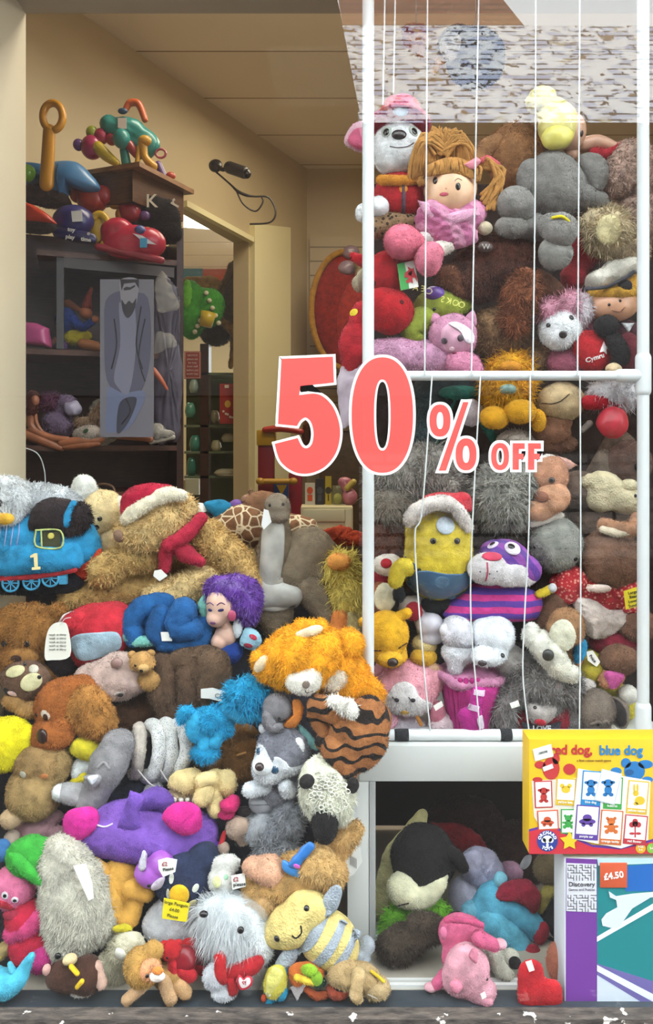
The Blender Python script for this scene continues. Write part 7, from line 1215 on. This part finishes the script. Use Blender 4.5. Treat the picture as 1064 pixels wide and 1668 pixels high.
# ---- back room through the doorway
t = T('ceiling_light', 'square fluorescent ceiling panel seen through the doorway', 'light', 320, 340, 5.0)
m = bpy.data.materials.new('lit_panel'); m.use_nodes = True; m.node_tree.nodes['Principled BSDF'].inputs['Emission Color'].default_value = (1, .95, .8, 1); m.node_tree.nodes['Principled BSDF'].inputs['Emission Strength'].default_value = 2.5
wpart(t, 'diffuser', [(-1.15, 3.3, ZC+HC-.03), (-.55, 3.6, ZC+HC-.03), (-.8, 4.8, ZC+HC-.03), (-1.5, 4.6, ZC+HC-.03)], (0, 0, .02), m)
def slab_(name, label, cat_, u0, v0, u1, v1, Y, c, dep=.04, rd=None): q = one(name, label, cat_, BX(u0, v0, u1, v1, 0, dep*F/(Y+D)), mat(c, 'paint') if isinstance(c, str) else c, Y, hard=True); return q
slab_('wall_panel', 'bright orange wall board in the back room beyond the doorway', 'board', 270, 382, 420, 470, 6.35, '#b8511c')
slab_('banner', 'blue sign board corner in the back room left of the orange board', 'sign', 296, 420, 330, 460, 6.33, '#3f7d98')
t = T('toy_horse', 'brown toy horse with pricked ears and draped cloth, seen through the doorway', 'toy horse', 375, 500, 3.1); hb = '#5e4c2c'
t.p('head', TB((402, 425, 12), (396, 450, 16), (384, 480, 20), (376, 515, 24)), hb); t.p('ear', TB((402, 415, 4), (404, 402, 2)), hb); t.p('ear', TB((386, 424, 4), (378, 430, 3)), '#3a2c1c'); t.p('mane', TB((380, 435, 8), (368, 465, 9), (358, 500, 9)), '#6b5428'); t.p('saddle_cloth', PF([(300, 455), (340, 448), (362, 460), (352, 480), (330, 476), (304, 468)], 10, 6), '#a8874c', lump=3); t.p('neck_fold', TB((310, 470, 6, 10), (340, 500, 7, 14), (372, 530, 7, 16), (392, 560, 6, 16)), '#96743c'); t.p('leg', TB((384, 540, 9), (380, 570, 5), (376, 596, 4)), '#8c6e3a'); t.p('body', BL((352, 525, 32, 40, -14)), '#3f3320')
t = T('plush_dinosaur', 'green plush reptile with a white zigzag toothed mouth in the back room', PT, 315, 510, 2.9)
b = t.p('body', BL((312, 505, 24, 50, 0), (340, 500, 26, 32, -4)), '#3f9428'); t.p('teeth', J(*[E(318+i*4.2 if i < 4 else 336+(i-4)*5, 540-i*9 if i < 4 else 478+(i-4)*12, 4, 4, 22) for i in range(9)]), '#d0d0bc', lump=0); t.p('horn', BL((305, 480, 9, 24, 18)), '#6fc03a')
t = T('toy_cup', 'yellow plastic cup beside the green reptile in the back room', 'cup', 335, 520, 2.8); t.p('cup', LT([(0, 0), (10, 0), (13, 24), (11, 24), (9, 2), (0, 2)], 335, 532, 0, rot=-12), pm('#b8a01e'), lump=0)
t = T('notice', 'small red notice card with lines of white writing on the door glass', 'sign', 313, 594, 2.0); b = t.p('card', BX(300, 572, 327, 617, 0, 2), mat('#8f3a2c', 'flat'), hard=True); t.p('border', RING(sup(313.5, 594.5, 12.5, 21.5, 30, 32), sup(313.5, 594.5, 11.8, 20.8, 30, 32), .4, .5), mat('#c9a894', 'flat'), hard=True, on=b)
for k in range(6): t.text(None, ('NOTICE', 'please ask', 'for help', 'from staff', 'before you', 'touch toys')[k], 313.5, 579+k*6, 4.4, mat('#d8bcae', 'flat'), w=.6)
t = T('display_rack', 'dark shelving rack with glass shelves in the back room', 'shelving', 350, 700, 3.0); dk = mat('#3a2018', 'wood', '#28140e')
t.p('upright', BX(326, 560, 340, 900, 0, 30), dk, hard=True); t.p('back_panel', BX(300, 600, 402, 900, -90, 6), mat('#46503a', 'paint'), hard=True)
for v in (607, 692, 735, 775): t.p('shelf', BX(300, v, 402, v+4, 0, 80), mat('#5e6a50', 'paint'), hard=True)
BI = 'small ornaments on the back room shelves'
for i, (u, v, r, hh, c_, lab) in enumerate(((310, 680, 9, 24, '#4d8a78', 'teal glass jar'), (316, 640, 8, 22, '#8fa49a', 'pale glass vase'), (318, 735, 10, 26, '#3f7d70', 'green glass bowl'), (312, 775, 8, 30, '#2f6a5c', 'deep green bottle'), (352, 735, 9, 18, '#b0ad8c', 'cream pot'), (372, 720, 12, 14, '#a8a58e', 'pale dish'), (388, 730, 8, 26, '#9c9a84', 'grey vase'), (370, 775, 22, 12, '#b8b49a', 'wide pale hat shaped bowl'), (350, 690, 8, 22, '#8a8a72', 'beige mug'), (392, 690, 7, 24, '#5c5a48', 'dark jug'))):
    one('ornament', lab+' on the back room shelf, number of colour apart in the rack' if 0 else lab+' on a shelf beyond the doorway', 'ornament', LT([(0, 0), (r*.7, 0), (r, hh*.4), (r*.8, hh*.8), (r*.5, hh)], u, v, -8), mat(c_, 'gloss'), 3.0, group=None, lump=0)
t = T('game_box', 'red boxed game with a round yellow emblem on the back room shelf', 'box', 374, 655, 2.9); b = t.p('carton', BX(358, 625, 390, 690, 0, 12), mat('#96241c', 'flat'), hard=True); t.p('emblem', PL([(371+5*math.cos(a), 658+6*math.sin(a)) for a in np.linspace(0, 6.2, 14)], .5, .6), mat('#c9a23c', 'flat'), hard=True, on=b); t.p('label', BX(366, 627, 373, 632, 1, 1), mat('#d8ccc0', 'flat'), hard=True, on=b)
for k in range(7): t.p('dot', PL([(364+(k*7) % 24+2*math.cos(a), 670+(k*5) % 16+2*math.sin(a)) for a in np.linspace(0, 6, 8)], .5, .6), mat('#d8c8b8', 'flat'), hard=True, on=b)
slab_('book', 'small white picture book standing low beyond the doorway at left', 'book', 302, 780, 324, 806, 2.6, '#a8a890'); slab_('book', 'small brown picture book beside the white one beyond the doorway', 'book', 288, 782, 301, 808, 2.58, '#8a7048')

# ---- against the back wall, right of the door post
Yb = 2.6
t = T('play_tent', 'large round red play drum with a yellow rim against the slatted wall', 'play tent', 560, 500, 3.1)
t.p('stand', BX(553, 595, 571, 702, -2, 12), pm('#5a4a30'), hard=True)
t.p('drum', PF(sup(562, 505, 52, 92, 2, 30).tolist(), 14, 0, pw=4), '#8c2218', lump=.3); t.p('rim', TB(*[(562+54*math.cos(a), 505-94*math.sin(a), 5, 6) for a in np.linspace(0, 6.28, 40)], seg=70, ns=10), '#a87a2c', lump=0); t.p('panel', PF([(560, 470), (600, 440), (608, 520), (580, 560), (548, 540)], 6, 14), '#a03024')
t = T('toy_camera', 'dusty mauve plastic toy hanging above the red play drum', 'toy', 567, 430, 3.08); t.p('body', BL((566, 438, 16, 14, 0)), pm('#8c7886'), lump=2); t.p('top', BL((572, 412, 14, 12, 0)), pm('#84707e'), lump=2)
t = T('plush_toy', 'small beige plush beside the post in front of the red drum', PT, 590, 440, 3.0); t.p('body', BL((588, 448, 10, 16), (584, 430, 8, 8)), '#8f7a5a')
t = T('play_kitchen', 'red and yellow plastic play stand with a tool bar, below the numeral five', 'playset', 450, 760, 2.3)
t.p('post', BX(420, 712, 446, 900, 0, 30, 3), pm('#7a2028'), hard=True); t.p('post_cap', BX(418, 700, 448, 726, 4, 38, 3), pm('#b08a24'), hard=True); t.p('post', BX(470, 770, 492, 900, -6, 30, 3), pm('#8a2030'), hard=True); t.p('crossbar', TB((424, 784, 4.5, 12), (480, 784, 4.5, 12)), pm('#b58a2a'), lump=0); t.p('bar_end', E(424, 784, 7, 6, 14), pm('#b58a2a'), lump=0); t.p('bar_end', E(478, 784, 7, 6, 14), pm('#b58a2a'), lump=0); t.p('panel', BX(446, 786, 470, 830, 2, 8, 1), pm('#2b4a8c'), hard=True); t.p('arrow', PL([(450, 790), (468, 790), (459, 806)], 1, 4), mat('#c9a82c', 'flat'), hard=True); t.p('roof', TB((432, 700, 5, 8), (460, 698, 6, 8), (490, 703, 5, 8)), pm('#a8342a'), lump=0)
t = T('hat', 'dark brown brimmed hat seen through the numeral five', 'hat', 502, 708, 2.3); t.p('crown', BL((502, 706, 10, 24, 0)), '#5a3218'); t.p('band', TB((506, 686, 2, 10), (508, 728, 2, 10)), '#1a0f0c')
t = T('storage_unit', 'cream plastic drawer unit with toy packets on top', 'drawer unit', 535, 850, 1.6); t.p('carcass', BX(490, 826, 575, 1338, 0, 60, 1), mat('#c9bf98', 'paint'), hard=True); t.p('drawer', BX(494, 830, 562, 850, 2, 6, 1), mat('#d6cda8', 'paint'), hard=True); t.p('tray', BX(494, 856, 562, 868, -1, 6), mat('#6f8a30', 'flat'), hard=True)
t.p('leg', BX(563, 830, 572, 905, 3, 6), mat('#ded6b4', 'paint'), hard=True)
q = T('cloth', 'folded orange plastic sheet in front of the cream drawer unit', 'cloth', 545, 876, 1.56); q.p('cloth', PF([(505, 880), (520, 862), (560, 858), (592, 868), (590, 886), (530, 890)], 8, 0), '#b8462a', lump=4)
Yk = 1.72
for (u0, v0, u1, v1, c1, c2, lab) in ((497, 787, 513, 823, '#c9c2b0', '#c8502a', 'small toy card with an orange figure on the cream drawer unit'), (514, 780, 528, 823, '#2e2c30', '#4a4a50', 'dark toy packet next to the orange figure card'), (530, 776, 540, 823, '#b09a2a', '#3c3828', 'narrow yellow and black toy packet on the drawer unit')):
    t = T('toy_packet', lab, 'toy packet', (u0+u1)/2, 800, Yk); b = t.p('card', BX(u0, v0, u1, v1, 0, 6), mat(c1, 'flat'), hard=True); t.p('picture', J(PL([((u0+u1)/2+5*math.cos(a), 799+6*math.sin(a)) for a in np.linspace(0, 6, 12)], .5, .7), PL([(u0+4, 806), (u1-4, 806), (u1-4, 816), (u0+4, 816)], .5, .7)), mat(c2, 'flat'), hard=True, on=b)
t = T('toy_jug', 'clear toy jug on the drawer unit beside the narrow yellow packet', 'toy', 550, 805, Yk); t.p('jug', LT([(0, 0), (9, 0), (11, 16), (8, 26), (9, 32)], 550, 823, 0), mat('#b5b88c', 'clear'), lump=0); t.p('contents', E(550, 812, 7, 9, 0), '#a8a850')
t = T('toy_figure', 'pink toy figure on the right end of the cream drawer unit', 'toy', 567, 800, Yk); t.p('body', BL((570, 810, 12, 14), (562, 786, 12, 9)), pm('#b06a76'), lump=2); t.p('hat', TB((566, 795, 5, 6), (576, 785, 5, 6)), pm('#b5a04a'), lump=0)
t = T('crate', 'tall dark wooden crate standing in the corner behind the drawer unit', 'crate', 580, 740, 3.0); t.p('crate', BX(520, 703, 640, 1160, 0, 60, 2), mat('#4c3c2a', 'wood', '#35281a'), hard=True); t.p('lid', BX(516, 694, 640, 702, 3, 64), mat('#6a5a40', 'wood', '#4a3a28'), hard=True)
# ================= finish: each thing's empty goes to its base =================
for r in ROOTS:
    zs_ = []
    def walk(o):
        if o.type == 'MESH': zs_.append(min((v.co.z for v in o.data.vertices), default=0))
        for c in o.children: walk(c)
    walk(r)
    if not zs_: continue
    dz = min(zs_); r.location.z += dz
    for c in r.children: c.location.z -= dz
